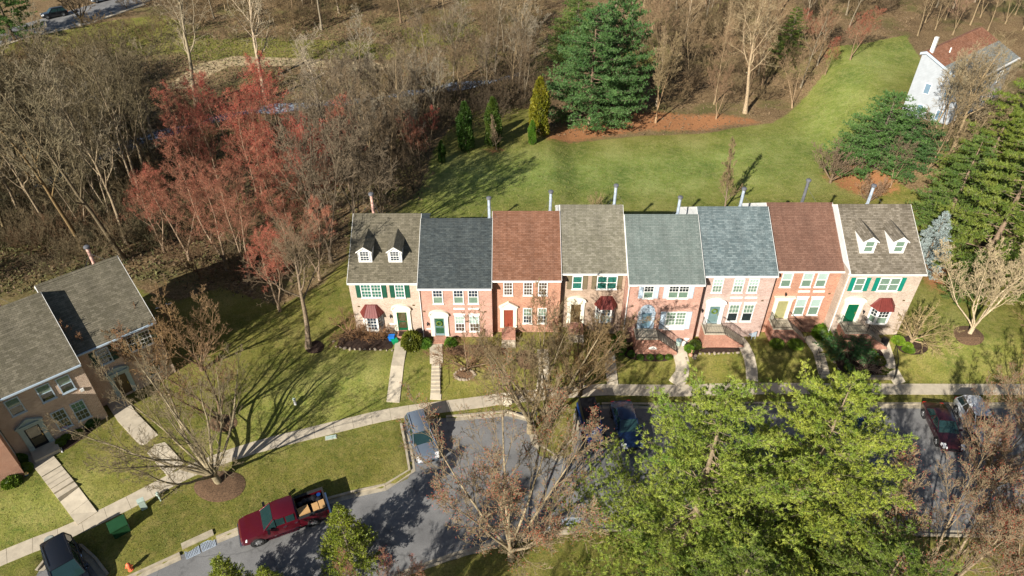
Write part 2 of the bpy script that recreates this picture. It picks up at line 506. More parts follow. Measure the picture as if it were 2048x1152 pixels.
class MB:
    def __init__(s):
        s.v = []
        s.f = []

    def poly(s, pts):
        k = len(s.v)
        s.v += [tuple(p) for p in pts]
        s.f.append(tuple(range(k, k + len(pts))))
        return s

    def hexa(s, c):
        k = len(s.v)
        s.v += [tuple(p) for p in c]
        for q in ((0, 3, 2, 1), (4, 5, 6, 7), (0, 1, 5, 4), (1, 2, 6, 5), (2, 3, 7, 6), (3, 0, 4, 7)):
            s.f.append(tuple(k + i for i in q))
        return s

    def box(s, x0, x1, y0, y1, z0, z1):
        return s.hexa([(x0, y0, z0), (x1, y0, z0), (x1, y1, z0), (x0, y1, z0), (x0, y0, z1), (x1, y0, z1), (x1, y1, z1), (x0, y1, z1)])

    def prism(s, poly, y0, y1):
        """polygon in (x,z) pushed from y0 to y1"""
        k = len(s.v)
        n = len(poly)
        s.v += [(p[0], y0, p[1]) for p in poly] + [(p[0], y1, p[1]) for p in poly]
        s.f.append(tuple(k + i for i in range(n)))
        s.f.append(tuple(k + n + i for i in reversed(range(n))))
        for i in range(n):
            j = (i + 1) % n
            s.f.append((k + j, k + i, k + n + i, k + n + j))
        return s

    def prismz(s, poly, z0, z1):
        k = len(s.v)
        n = len(poly)
        s.v += [(p[0], p[1], z0) for p in poly] + [(p[0], p[1], z1) for p in poly]
        s.f.append(tuple(k + i for i in reversed(range(n))))
        s.f.append(tuple(k + n + i for i in range(n)))
        for i in range(n):
            j = (i + 1) % n
            s.f.append((k + i, k + j, k + n + j, k + n + i))
        return s

    def prismx(s, poly, x0, x1):
        """polygon in (y,z) pushed from x0 to x1"""
        k = len(s.v)
        n = len(poly)
        s.v += [(x0, p[0], p[1]) for p in poly] + [(x1, p[0], p[1]) for p in poly]
        s.f.append(tuple(k + i for i in reversed(range(n))))
        s.f.append(tuple(k + n + i for i in range(n)))
        for i in range(n):
            j = (i + 1) % n
            s.f.append((k + i, k + j, k + n + j, k + n + i))
        return s

    def tube(s, p0, p1, r0, r1=None, n=8, caps=True):
        if r1 is None: r1 = r0
        p0 = Vector(p0); p1 = Vector(p1)
        d = (p1 - p0)
        if d.length < 1e-6: return s
        d.normalize()
        a = d.orthogonal().normalized()
        b = d.cross(a)
        k = len(s.v)
        for p, r in ((p0, r0), (p1, r1)):
            for i in range(n):
                t = 2 * PI * i / n
                q = p + a * (math.cos(t) * r) + b * (math.sin(t) * r)
                s.v.append(tuple(q))
        for i in range(n):
            j = (i + 1) % n
            s.f.append((k + i, k + j, k + n + j, k + n + i))
        if caps:
            s.f.append(tuple(k + i for i in reversed(range(n))))
            s.f.append(tuple(k + n + i for i in range(n)))
        return s

    def path(s, pts, r, n=6):
        for a, b in zip(pts[:-1], pts[1:]):
            s.tube(a, b, r, r, n)
        return s

    def lathe(s, prof, c=(0, 0, 0), n=16):
        k = len(s.v)
        m = len(prof)
        for r, z in prof:
            for i in range(n):
                t = 2 * PI * i / n
                s.v.append((c[0] + r * math.cos(t), c[1] + r * math.sin(t), c[2] + z))
        for a in range(m - 1):
            for i in range(n):
                j = (i + 1) % n
                s.f.append((k + a * n + i, k + a * n + j, k + (a + 1) * n + j, k + (a + 1) * n + i))
        s.f.append(tuple(k + i for i in reversed(range(n))))
        s.f.append(tuple(k + (m - 1) * n + i for i in range(n)))
        return s

    def torus(s, c, R_, r, axis='y', n=20, m=6, squash=1.0):
        k = len(s.v)
        for i in range(n):
            t = 2 * PI * i / n
            for j in range(m):
                q = 2 * PI * j / m
                rr = R_ + r * math.cos(q)
                a, b, h = rr * math.cos(t), rr * math.sin(t), r * squash * math.sin(q)
                if axis == 'y': s.v.append((c[0] + a, c[1] + h, c[2] + b))
                elif axis == 'z': s.v.append((c[0] + a, c[1] + b, c[2] + h))
                else: s.v.append((c[0] + h, c[1] + a, c[2] + b))
        for i in range(n):
            for j in range(m):
                i2 = (i + 1) % n; j2 = (j + 1) % m
                s.f.append((k + i * m + j, k + i2 * m + j, k + i2 * m + j2, k + i * m + j2))
        return s

    def mesh(s, name, mat, smooth=None):
        me = bpy.data.meshes.new(name)
        me.from_pydata(s.v, [], s.f)
        me.validate()
        if mat: me.materials.append(mat)
        if smooth:
            me.polygons.foreach_set('use_smooth', [True] * len(me.polygons))
            me.update()
            try: me.set_sharp_from_angle(angle=R(smooth))
            except Exception: pass
        me.update()
        auto_uv(me)
        return me

    def build(s, name, mat, parent=None, smooth=None, label=None, kind=None):
        o = bpy.data.objects.new(name, s.mesh(name, mat, smooth))
        COL.objects.link(o)
        if parent is not None: o.parent = parent
        tag(o, label, kind=kind)
        return o


def link_mesh(name, me, parent=None, loc=None):
    o = bpy.data.objects.new(name, me)
    COL.objects.link(o)
    if parent is not None: o.parent = parent
    if loc is not None: o.location = loc
    return o


def np_mesh(name, verts, faces, mat, nper=None):
    """fast mesh from arrays, faces all with the same corner count"""
    me = bpy.data.meshes.new(name)
    verts = np.asarray(verts, 'f'); faces = np.asarray(faces, 'i')
    n = faces.shape[1]
    me.vertices.add(len(verts)); me.vertices.foreach_set('co', verts.ravel())
    me.loops.add(faces.size); me.loops.foreach_set('vertex_index', faces.ravel())
    me.polygons.add(len(faces))
    me.polygons.foreach_set('loop_start', np.arange(len(faces), dtype='i') * n)
    me.polygons.foreach_set('loop_total', np.full(len(faces), n, 'i'))
    me.update(calc_edges=True)
    if mat: me.materials.append(mat)
    return me

# ------------------------------------------------------------------ polygons on the ground
def inside(poly, x, y):
    poly = np.asarray(poly)
    r = np.zeros(x.shape, bool)
    n = len(poly)
    for i in range(n):
        x0, y0 = poly[i]; x1, y1 = poly[(i + 1) % n]
        c = ((y0 > y) != (y1 > y))
        with np.errstate(divide='ignore', invalid='ignore'):
            xi = (x1 - x0) * (y - y0) / (y1 - y0 + 1e-12) + x0
        r ^= c & (x < xi)
    return r


def sdist(poly, x, y):
    """signed distance, positive inside"""
    poly = np.asarray(poly)
    d = np.full(x.shape, 1e9)
    n = len(poly)
    for i in range(n):
        x0, y0 = poly[i]; x1, y1 = poly[(i + 1) % n]
        dx, dy = x1 - x0, y1 - y0
        t = np.clip(((x - x0) * dx + (y - y0) * dy) / (dx * dx + dy * dy + 1e-12), 0, 1)
        d = np.minimum(d, np.hypot(x - x0 - t * dx, y - y0 - t * dy))
    return np.where(inside(poly, x, y), d, -d)


def dens(poly, step, closed=True):
    out = []
    n = len(poly)
    for i in range(n if closed else n - 1):
        a = Vector(poly[i]); b = Vector(poly[(i + 1) % n])
        k = max(1, int((b - a).length / step))
        for j in range(k): out.append(tuple(a.lerp(b, j / k)))
    if not closed: out.append(tuple(poly[-1]))
    return out


def smooth_poly(poly, it=2):
    for _ in range(it):
        q = []
        n = len(poly)
        for i in range(n):
            a = Vector(poly[i]); b = Vector(poly[(i + 1) % n])
            q += [tuple(a.lerp(b, 0.25)), tuple(a.lerp(b, 0.75))]
        poly = q
    return poly


def smooth_line(pts, it=2):
    for _ in range(it):
        q = [pts[0]]
        for a, b in zip(pts[:-1], pts[1:]):
            a = Vector(a); b = Vector(b)
            q += [tuple(a.lerp(b, 0.25)), tuple(a.lerp(b, 0.75))]
        q.append(pts[-1])
        pts = q
    return pts


def sheet(name, poly, mat, dz, step=1.0, parent=None, kind='structure', dome=0.0, skirt=0.0):
    b = dens(poly, step)
    xs = np.array([p[0] for p in b]); ys = np.array([p[1] for p in b])
    gx, gy = np.meshgrid(np.arange(xs.min(), xs.max(), step), np.arange(ys.min(), ys.max(), step))
    gx = gx.ravel(); gy = gy.ravel()
    sd = sdist(b, gx, gy)
    keep = sd > step * 0.35
    pts = [Vector(p) for p in b] + [Vector((float(a), float(c))) for a, c in zip(gx[keep], gy[keep])]
    nb = len(b)
    r = delaunay_2d_cdt(pts, [(i, (i + 1) % nb) for i in range(nb)], [list(range(nb))], 1, 1e-5)
    P = np.array([(p.x, p.y) for p in r[0]])
    Z = zt(P[:, 0], P[:, 1]) + dz
    if dome:
        Z = Z + dome * np.clip(sdist(b, P[:, 0], P[:, 1]) / 0.5, 0, 1)
    V = np.column_stack([P, Z])
    Fc = [tuple(f) for f in r[2]]
    me = bpy.data.meshes.new(name)
    me.from_pydata([tuple(v) for v in V], [], Fc)
    me.materials.append(mat)
    me.update()
    if len(me.polygons) and me.polygons[0].normal.z < 0: me.flip_normals()
    o = bpy.data.objects.new(name, me)
    COL.objects.link(o)
    if parent: o.parent = parent
    if kind and not parent: o['kind'] = kind
    return o


def strip_pieces(name, pts, width, length, mat, parent, dz=0.03, thick=0.12, jitter=0.004, off=0.0, gap=0.018, joined=False):
    """paving slabs laid along a line, each its own piece"""
    P = [Vector(p[:2]) for p in pts]
    d = [0]
    for a, b in zip(P[:-1], P[1:]): d.append(d[-1] + (b - a).length)
    tot = d[-1]
    n = max(1, round(tot / length))

    def pos(s):
        s = min(max(s, 0), tot)
        for i in range(len(P) - 1):
            if s <= d[i + 1] + 1e-9:
                t = (s - d[i]) / (d[i + 1] - d[i] + 1e-9)
                return P[i].lerp(P[i + 1], t)
        return P[-1]

    def nor(s):
        t = (pos(s + 0.4) - pos(s - 0.4)).normalized()
        return Vector((-t.y, t.x))
    out = []
    for i in range(n):
        s0 = tot * i / n + gap * 0.5; s1 = tot * (i + 1) / n - gap * 0.5
        a, b = pos(s0), pos(s1)
        na, nb = nor(s0), nor(s1)
        c = [a - na * width / 2 + na * off, b - nb * width / 2 + nb * off, b + nb * width / 2 + nb * off, a + na * width / 2 + na * off]
        jz = random.uniform(-jitter, jitter)
        lo = [(p.x, p.y, float(zt(p.x, p.y)) + dz + jz - thick) for p in c]
        hi = [(p.x, p.y, float(zt(p.x, p.y)) + dz + jz) for p in c]
        m = MB().hexa(lo + hi)
        out.append(m.build(name, mat, parent))
    return out
# ------------------------------------------------------------------ ground
ROAD = [at2(*q) for q in [(120, 1215), (270, 1150), (370, 1104), (430, 1076), (490, 1052), (600, 1014), (700, 985), (790, 967), (815, 955),
                          (824, 940), (818, 905), (806, 862), (803, 842), (830, 836), (890, 834), (950, 829), (1020, 822), (1060, 822),
                          (1068, 860), (1075, 905), (1090, 914), (1130, 914), (1147, 900), (1147, 815), (1200, 808), (1400, 806), (1720, 808), (2150, 808)]]
ROAD += [(62, 38), (62, 20.0)]
ROAD += [at2(*q) for q in [(2100, 1075), (1800, 1064), (1400, 1056), (1200, 1058), (1100, 1066), (980, 1092), (900, 1115), (800, 1150), (640, 1230), (480, 1330)]]
BAY = [at2(*q) for q in [(70, 1150), (92, 1103), (140, 1078), (176, 1100), (215, 1152), (190, 1200), (100, 1230)]]
FARROAD = [(-150, 118), (-104, 118)] + [at2(*q) for q in [(0, 90), (45, 74), (180, 44), (290, 6)]] + [(-60, 185), (-78, 185)] + [at2(*q) for q in [(200, 4), (90, 36), (0, 62)]] + [(-150, 130)]


def P2(l): return [at2(*q) for q in l]


LITTER = [P2([(-300, 700), (-60, 600), (60, 560), (240, 556), (300, 590), (360, 602), (440, 575), (560, 612), (640, 572), (692, 520), (700, 470), (702, 425), (800, 425),
              (842, 375), (868, 300), (905, 250), (965, 215), (1060, 218), (1085, 262), (1130, 285), (1280, 272), (1440, 262), (1545, 246), (1600, 205),
              (1655, 140), (1652, 100), (1720, 90), (1850, 62), (2000, 40), (2200, -60), (2300, -240), (-400, -240), (-500, 300)]),
          P2([(1815, 78), (1850, 130), (1920, 110), (2060, 90), (2400, 60), (2500, -200), (1850, -60)]),
          P2([(1640, 345), (1720, 340), (1840, 390), (1900, 440), (2060, 560), (2200, 560), (2200, 20), (1990, 60), (1850, 190), (1745, 240), (1700, 290)])]
GREENHOLES = [P2([(-60, 66), (10, 82), (180, 50), (230, 40), (330, 30), (400, 60), (300, 100), (200, 84), (100, 110), (-60, 120)]),
              P2([(215, 95), (300, 75), (420, 70), (440, 90), (330, 110), (225, 112)]),
              P2([(350, 90), (480, 75), (640, 80), (780, 90), (800, 120), (520, 122), (380, 120)]),
              P2([(1240, 110), (1300, 70), (1340, 90), (1340, 130), (1260, 130)]),
              P2([(800, 60), (900, 40), (950, 60), (900, 90), (820, 95)])]
STRAW = [P2([(1080, 262), (1180, 236), (1300, 222), (1420, 228), (1500, 236), (1520, 246), (1400, 262), (1290, 262), (1240, 270), (1130, 285), (1095, 280)]),
         P2([(1645, 352), (1700, 330), (1790, 345), (1800, 385), (1740, 395), (1680, 378)]),
         P2([(1835, 520), (1880, 500), (1930, 560), (1900, 590), (1850, 570)]),
         P2([(975, 300), (990, 292), (1008, 296), (1003, 304), (985, 308)])]
DIRT_AND_SUNLIT = [P2([(395, 128), (470, 112), (560, 115), (640, 120), (780, 128), (800, 140), (700, 140), (560, 132), (460, 132), (420, 150), (380, 176), (330, 178), (350, 160)]),
        P2([(905, 845), (1010, 825), (1055, 850), (1060, 900), (1080, 925), (1000, 935), (900, 950), (840, 950), (860, 900)]),  # stands for sunlit asphalt with twig shade, painted below the street sheet
        P2([(100, 130), (130, 150), (140, 175), (120, 170)]),
        P2([(205, 300), (300, 255), (360, 268), (300, 300), (215, 325)])]
LUSH = [P2([(690, 700), (780, 700), (780, 815), (560, 870), (500, 860), (560, 760)]),
        P2([(0, 960), (90, 940), (170, 1030), (60, 1080), (0, 1090)]),
        P2([(860, 440), (1000, 400), (1400, 400), (1600, 300), (1500, 280), (1200, 300), (1000, 310), (870, 330)]),
        P2([(1830, 590), (1980, 640), (1990, 700), (1900, 740), (1840, 640)]),
        P2([(1450, 400), (1420, 280), (1560, 250), (1610, 200), (1665, 110), (1820, 72), (1880, 90), (1800, 160), (1720, 260), (1640, 380)])]


def axis(lo, hi, segs):
    """segs: list of (a,b,step) fine stretches"""
    out = []
    v = lo
    while v < hi:
        out.append(v)
        st = None
        for a, b, s in segs:
            if a <= v < b: st = s
        if st is None:
            dist = min(min(abs(v - a), abs(v - b)) for a, b, s in segs)
            st = 0.9 + dist * 0.09
        v += st
    out.append(hi)
    return np.array(out)


gx = axis(-500, 500, [(-70, -40, 0.8), (-40, 50, 0.45), (50, 75, 0.8)])
gy = axis(-60, 700, [(17, 47, 0.42), (47, 130, 0.85), (130, 175, 1.0)])
XX, YY = np.meshgrid(gx, gy)
ZZ = zt(XX, YY)
for rd in (ROAD, BAY):
    near = (YY < 60)
    sd = np.full(XX.shape, -9.0)
    sd[near] = sdist(rd, XX[near], YY[near])
    ZZ = np.where(sd > -0.02, ZZ - 0.35, ZZ)
sd = sdist(FARROAD, XX, YY)
ZZ = np.where(sd > 0.1, ZZ - 0.3, ZZ)
nx, ny = len(gx), len(gy)
idx = np.arange(nx * ny).reshape(ny, nx)
quads = np.stack([idx[:-1, :-1], idx[:-1, 1:], idx[1:, 1:], idx[1:, :-1]], -1).reshape(-1, 4)
terr = np_mesh('ground', np.stack([XX, YY, ZZ], -1).reshape(-1, 3), quads, M['terrain'])
xr, yr = XX.ravel(), YY.ravel()


def field(polys, feather):
    m = np.zeros(xr.shape)
    for p in polys:
        bb = np.array(p)
        k = (xr > bb[:, 0].min() - 3) & (xr < bb[:, 0].max() + 3) & (yr > bb[:, 1].min() - 3) & (yr < bb[:, 1].max() + 3)
        m[k] = np.maximum(m[k], np.clip(0.5 + sdist(p, xr[k], yr[k]) / (2 * feather), 0, 1))
    return m


lit = field(LITTER, 1.2)
lit = np.maximum(lit, np.clip((yr - 150) / 6, 0, 1))
lit = np.maximum(lit, np.clip((-xr - 42) / 4, 0, 1) * (yr > 45))
lit = np.where(field(GREENHOLES, 1.5) > 0.2, lit * (1 - field(GREENHOLES, 1.5)), lit)
ca = terr.color_attributes.new('cover', 'FLOAT_COLOR', 'POINT')
cc = np.ones((len(xr), 4), 'f')
cc[:, 0] = lit
cc[:, 1] = field(STRAW, 1.8)
cc[:, 2] = field(DIRT_AND_SUNLIT, 0.7)
ca.data.foreach_set('color', cc.ravel())
ga = terr.attributes.new('green', 'FLOAT', 'POINT')
ga.data.foreach_set('value', np.maximum(np.maximum(np.maximum(0.45 * field(LUSH[:2], 4.0), field(LUSH[2:3], 5.0)), 0.4 * field(LUSH[3:4], 3.0)), 0.8 * field(LUSH[4:], 5.0)).astype('f'))
terr.polygons.foreach_set('use_smooth', [True] * len(terr.polygons))
g = link_mesh('ground', terr)
g['kind'] = 'structure'

sheet('street', ROAD, M['asphalt'], -0.13, 1.0)
sheet('parking_bay', BAY, M['asphalt'], -0.13, 1.0)
sheet('far_street', FARROAD, M['asphalt'], 0.03, 3.0)

# creek bed with broken water
creek_w = [(-78, 68), (-66, 74.5), (-58.6, 85), (-54.2, 92), (-48, 96.5), (-42.0, 101.6), (-30, 106.5), (-20, 110), (-12, 114.6), (2, 122)]
m, nt, b = new_mat('creek_water')
v = coords(nt)
b.inputs['Base Color'].default_value = (0.03, 0.045, 0.05, 1)
b.inputs['Roughness'].default_value = 0.08
c1 = ramp(nt, noise(nt, v, 2.2, 5, 0.8), [(0.45, (0.03, 0.045, 0.055)), (0.58, (0.42, 0.46, 0.52))])
nt.links.new(c1, b.inputs['Base Color'])
bump(nt, b, noise(nt, v, 3.0, 4), 0.8, 0.1)
b.inputs['Specular IOR Level'].default_value = 0.9
M['water'] = m
cl = smooth_line(creek_w, 2)
left = []; right = []
for i, p in enumerate(cl):
    a = Vector(cl[max(0, i - 1)]); c = Vector(cl[min(len(cl) - 1, i + 1)])
    t = (c - a).normalized(); n_ = Vector((-t.y, t.x))
    w = 0.8 + 0.45 * math.sin(i * 1.7) + 0.3 * math.sin(i * 0.6)
    left.append(tuple(Vector(p) + n_ * w)); right.append(tuple(Vector(p) - n_ * w))
sheet('creek', left + right[::-1], M['water'], 0.06, 1.2)

# kerbs (each cast length its own piece)
def kerb(name, pts, side, length=3.0):
    root = empty(name, (0, 0, 0))
    root['kind'] = 'structure'
    pts = smooth_line(pts, 2)
    strip_pieces('kerb_stone', pts, 0.17, length, M['conc_old'], root, dz=0.02, thick=0.35, off=side * 0.085, gap=0.02)
    strip_pieces('gutter_pan', pts, 0.36, length, M['conc_old'], root, dz=-0.118, thick=0.2, off=-side * 0.19, gap=0.02)
    return root


kerb('kerb', P2([(120, 1215), (270, 1150), (360, 1108)]), 1)
kerb('kerb', P2([(432, 1076), (490, 1052), (600, 1014), (700, 985), (790, 967), (815, 953), (823, 938), (817, 905), (806, 862), (804, 846)]), 1, 2.4)
kerb('kerb', P2([(892, 834), (950, 829), (1020, 822), (1058, 822), (1068, 860), (1075, 905), (1092, 914), (1130, 914), (1147, 898), (1148, 822), (1200, 808)]), 1, 2.4)
kerb('kerb', P2([(1204, 808), (1400, 806), (1720, 808), (2150, 808)]), 1)
kerb('kerb', P2([(2100, 1075), (1800, 1064), (1400, 1056), (1200, 1058), (1100, 1066), (980, 1092), (900, 1115), (800, 1150), (640, 1230)]), 1)
kerb('kerb', P2([(75, 1140), (92, 1105), (140, 1080), (176, 1101), (213, 1150)]), 1, 1.6)
fk = empty('far_kerb'); fk['kind'] = 'structure'
strip_pieces('kerb_stone', P2([(0, 93), (45, 77), (180, 47), (290, 9)]), 0.9, 6.0, M['conc'], fk, dz=0.12, thick=0.3)

# sidewalks: one slab at a time
sw = empty('sidewalk'); sw['kind'] = 'structure'
swp = [at2(*q) for q in [(-150, 1190), (-40, 1135), (60, 1092), (133, 1066), (232, 1019), (315, 976), (382, 940), (481, 903), (565, 880), (680, 852), (760, 832), (830, 820),
                         (950, 806), (1010, 796), (1054, 792), (1270, 779), (1500, 777), (1700, 778), (2048, 779), (2300, 779)]]
strip_pieces('slab', smooth_line(swp, 1), 1.25, 1.5, M['conc'], sw)


WALKS = []


def walk(pts, width, length=1.0, dz=0.085):
    WALKS.append(P2(pts))
    r = empty('front_walk'); r['kind'] = 'structure'
    strip_pieces('slab', P2(pts), width, length, M['conc'], r, dz=dz)
    return r


def stair_walk(pts, width, n, nose=0.16):
    """cast concrete steps following the slope"""
    r = empty('garden_steps', at(*pts[0]), label=None)
    P = [Vector(at2(*q)) for q in pts]
    WALKS.append(P2(pts))
    a, b_ = P[0], P[-1]
    z0 = float(zt(a.x, a.y)) + 0.14; z1 = float(zt(b_.x, b_.y)) + 0.12
    d = (b_ - a); L_ = d.length; d.normalize(); nn = Vector((-d.y, d.x)) * width / 2
    for i in range(n):
        s0 = a + d * (L_ * i / n); s1 = a + d * (L_ * (i + 1) / n + 0.03)
        c = [s0 - nn, s1 - nn, s1 + nn, s0 + nn]
        z = max(float(zt(p.x, p.y)) for p in c) + 0.05
        o = r.location
        m_ = MB().hexa([(p.x - o.x, p.y - o.y, z - 0.4 - o.z) for p in c] + [(p.x - o.x, p.y - o.y, z - o.z) for p in c])
        m_.build('step', M['conc'], r)
    return r


walk([(803, 668), (801, 700), (793, 750), (786, 805)], 1.05)
walk([(872, 684), (873, 727)], 1.1)
walk([(872, 789), (871, 800)], 0.9)
walk([(1085, 700), (1088, 745), (1083, 783)], 0.95)
walk([(1218, 702), (1222, 740), (1225, 770)], 0.95)
walk([(1348, 688), (1362, 712), (1368, 745), (1350, 770)], 1.25)
walk([(1476, 676), (1492, 700), (1502, 725), (1504, 762)], 1.0)
walk([(1612, 674), (1626, 690), (1637, 706)], 0.95)
walk([(1764, 678), (1773, 706), (1782, 738)], 0.95)
walk([(1784, 742), (1800, 768)], 1.05)
walk([(225, 790), (255, 835), (300, 882), (352, 940)], 1.35, 1.6)
walk([(70, 902), (104, 943)], 1.35)
walk([(140, 990), (176, 1038)], 1.35)
for args, lab in (((([(873, 728), (871, 788)]), 0.8, 8), 'narrow concrete garden steps with a handrail below the black-roofed brick house'),
                  ((([(1637, 707), (1650, 756)]), 0.95, 8), 'shaded grey steps leading down from the brown-roofed brick house'),
                  ((([(104, 944), (139, 989)]), 1.35, 5), 'broad concrete steps in the front walk at the lower left')):
    s_ = stair_walk(*args)
    tag(s_, lab, 'steps')

# storm drains
def drain(p0, p1, lab):
    a, b_ = at(*p0), at(*p1)
    ang = math.atan2(b_.y - a.y, b_.x - a.x)
    L_ = (b_ - a).length
    r = empty('storm_drain', a, ang, lab, 'storm drain')
    MB().box(0, L_, -0.05, 0.42, -0.3, 0.1).build('top_slab', M['conc_old'], r)
    MB().box(0.05, L_ - 0.05, -0.12, -0.052, -0.32, -0.1).build('inlet', M['black'], r)
    gm = MB()
    pit = MB().box(0.05, L_ - 0.05, -0.85, -0.14, -0.2, -0.135)
    pit.build('pit', M['black'], r)
    for k in range(2):
        x0 = 0.06 + k * L_ / 2; x1 = x0 + L_ / 2 - 0.12
        g1 = MB()
        g1.box(x0, x1, -0.84, -0.80, -0.13, -0.10).box(x0, x1, -0.19, -0.15, -0.13, -0.10)
        g1.box(x0, x0 + 0.04, -0.84, -0.15, -0.128, -0.098).box(x1 - 0.04, x1, -0.84, -0.15, -0.128, -0.098)
        nn_ = 9
        for i in range(1, nn_): g1.box(x0 + (x1 - x0) * i / nn_ - 0.014, x0 + (x1 - x0) * i / nn_ + 0.014, -0.82, -0.17, -0.126, -0.102)
        for i in range(1, 6): g1.box(x0 + .01, x1 - .01, -0.84 + 0.69 * i / 6 - 0.014, -0.84 + 0.69 * i / 6 + 0.014, -0.125, -0.103)
        g1.build('grate', M['galv'], r)
    return r


drain((365, 1098), (428, 1069), 'storm drain with two metal grates in the sunny kerb beside the lawn')
drain((1166, 1052), (1098, 1060), 'shaded storm drain in the far kerb under the red-budded street tree')

# mulch beds and stone edging
def bed(poly_px, edge=None, mat='mulch', dome=0.12, stones=True, it=2):
    poly = smooth_poly(P2(poly_px), it)
    o = sheet('mulch_bed', poly, M[mat], 0.02, 0.35, dome=dome)
    if stones:
        r = empty('stone_edging', (0, 0, 0)); r['kind'] = 'structure'
        pts = dens(P2(edge) if edge else poly, 0.42, edge is None)
        for p in pts:
            s = random.uniform(0.07, 0.15)
            o2 = link_mesh('stone', STONE, r, (p[0] + random.uniform(-.03, .03), p[1] + random.uniform(-.03, .03), float(zt(*p)) + 0.05))
            o2.scale = (s * 1.5, s, s * 0.8)
            o2.rotation_euler = (random.uniform(-.2, .2), random.uniform(-.2, .2), random.uniform(0, 6))
    return o


sm = MB().lathe([(0.55, -0.9), (0.95, -0.4), (1.0, 0.2), (0.7, 0.8), (0.25, 1.0)], n=8)
STONE = sm.mesh('stone', M['stone'], 50)
bed([(672, 690), (690, 655), (780, 662), (788, 692), (780, 700), (720, 702), (680, 697)], [(668, 684), (672, 694), (700, 699), (740, 699), (784, 702)])
bed([(812, 664), (842, 664), (845, 690), (830, 700), (808, 698)], [(808, 699), (830, 702), (843, 696)])
bed([(905, 752), (925, 735), (950, 745), (948, 756), (925, 762)], None, 'mulch_red', 0.05)
bed([(612, 690), (635, 678), (652, 692), (640, 708), (612, 706)], None, 'mulch', 0.1, False)
bed([(385, 965), (430, 940), (480, 945), (495, 965), (480, 995), (430, 1008), (392, 992)], None, 'mulch_red', 0.12, False)
bed([(405, 850), (440, 826), (475, 835), (475, 855), (440, 868)], None, 'mulch_red', 0.08, False)
bed([(1244, 700), (1262, 690), (1345, 705), (1345, 722), (1300, 724), (1252, 718)], None, 'mulch', 0.1, False)
bed([(1368, 680), (1395, 680), (1400, 706), (1388, 716), (1374, 708)], [(1372, 718), (1388, 717), (1400, 708)], 'mulch', 0.1)
bed([(1398, 695), (1485, 692), (1487, 704), (1400, 708)], [(1390, 712), (1400, 708), (1485, 706)], 'mulch', 0.06)
bed([(1665, 730), (1690, 690), (1755, 690), (1772, 705), (1776, 750), (1700, 752)], [(1668, 725), (1684, 752), (1730, 755), (1778, 754)], 'mulch', 0.15)
bed([(1800, 672), (1835, 668), (1856, 690), (1855, 705), (1825, 712), (1790, 700)], None, 'mulch', 0.12, False)
bed([(1905, 655), (1940, 650), (1968, 668), (1965, 690), (1930, 692), (1908, 678)], None, 'mulch_red', 0.1, False)
bed([(95, 900), (170, 845), (190, 850), (185, 865), (110, 915)], None, 'mulch', 0.08, False)
bed([(0, 935), (50, 900), (75, 915), (60, 945), (0, 965)], None, 'mulch', 0.08, False)
bed([(1030, 700), (1075, 702), (1075, 740), (1035, 738)], None, 'mulch_red', 0.08, False)
bed([(885, 690), (1010, 690), (1020, 712), (900, 715)], None, 'mulch_red', 0.08, False)
# ------------------------------------------------------------------ houses
BR = {
    'pinkgrey': brick_mat('pale_pink_brick', (0.351, 0.205, 0.152), (0.468, 0.303, 0.238), (0.502, 0.401, 0.325)),
    'beige': brick_mat('beige_tan_brick', (0.37, 0.265, 0.195), (0.50, 0.385, 0.30), (0.55, 0.47, 0.38)),
    'salmon': brick_mat('salmon_brick', (0.385, 0.156, 0.099), (0.468, 0.237, 0.164), (0.535, 0.408, 0.345)),
    'orange': brick_mat('orange_brick', (0.351, 0.117, 0.057), (0.451, 0.205, 0.116), (0.519, 0.363, 0.274)),
    'rose': brick_mat('rose_brick', (0.393, 0.229, 0.181), (0.502, 0.343, 0.288), (0.519, 0.433, 0.378)),
    'tanpink': brick_mat('tan_pink_brick', (0.317, 0.205, 0.137), (0.418, 0.287, 0.209), (0.460, 0.363, 0.274)),
    'brown': brick_mat('brown_pink_brick', (0.380, 0.216, 0.148), (0.539, 0.353, 0.252), (0.667, 0.576, 0.444)),
    'redstoop': brick_mat('red_stoop_brick', (0.317, 0.098, 0.054), (0.401, 0.167, 0.101), (0.460, 0.318, 0.245)),
}
RF = {
    'olive': shingle_mat('weathered_olive_shingles', (0.094, 0.082, 0.053), (0.155, 0.134, 0.094), 0.25),
    'black': shingle_mat('charcoal_shingles', (0.034, 0.042, 0.044), (0.058, 0.067, 0.065), 0.5),
    'rust': shingle_mat('rust_red_shingles', (0.146, 0.064, 0.035), (0.205, 0.102, 0.064), 0.2),
    'sand': shingle_mat('sand_grey_shingles', (0.134, 0.122, 0.085), (0.204, 0.184, 0.139), 0.25),
    'sage': shingle_mat('sage_grey_shingles', (0.114, 0.139, 0.125), (0.155, 0.177, 0.160), 0.15),
    'slate': shingle_mat('slate_grey_shingles', (0.082, 0.110, 0.114), (0.163, 0.196, 0.196), 0.2),
    'brown': shingle_mat('chocolate_shingles', (0.132, 0.066, 0.044), (0.172, 0.092, 0.063), 0.15),
    'taupe': shingle_mat('taupe_shingles', (0.114, 0.094, 0.065), (0.221, 0.187, 0.143), 0.15),
    'farorange': shingle_mat('far_orange_shingles', (0.210, 0.084, 0.042), (0.294, 0.140, 0.084), 0.3),
    'fargrey': shingle_mat('far_grey_shingles', (0.168, 0.175, 0.161), (0.238, 0.245, 0.224), 0.3),
}
SIDE = siding_mat('white_lap_siding', (0.66, 0.66, 0.64))
SIDE_B = siding_mat('pale_blue_lap_siding', (0.36, 0.38, 0.40))


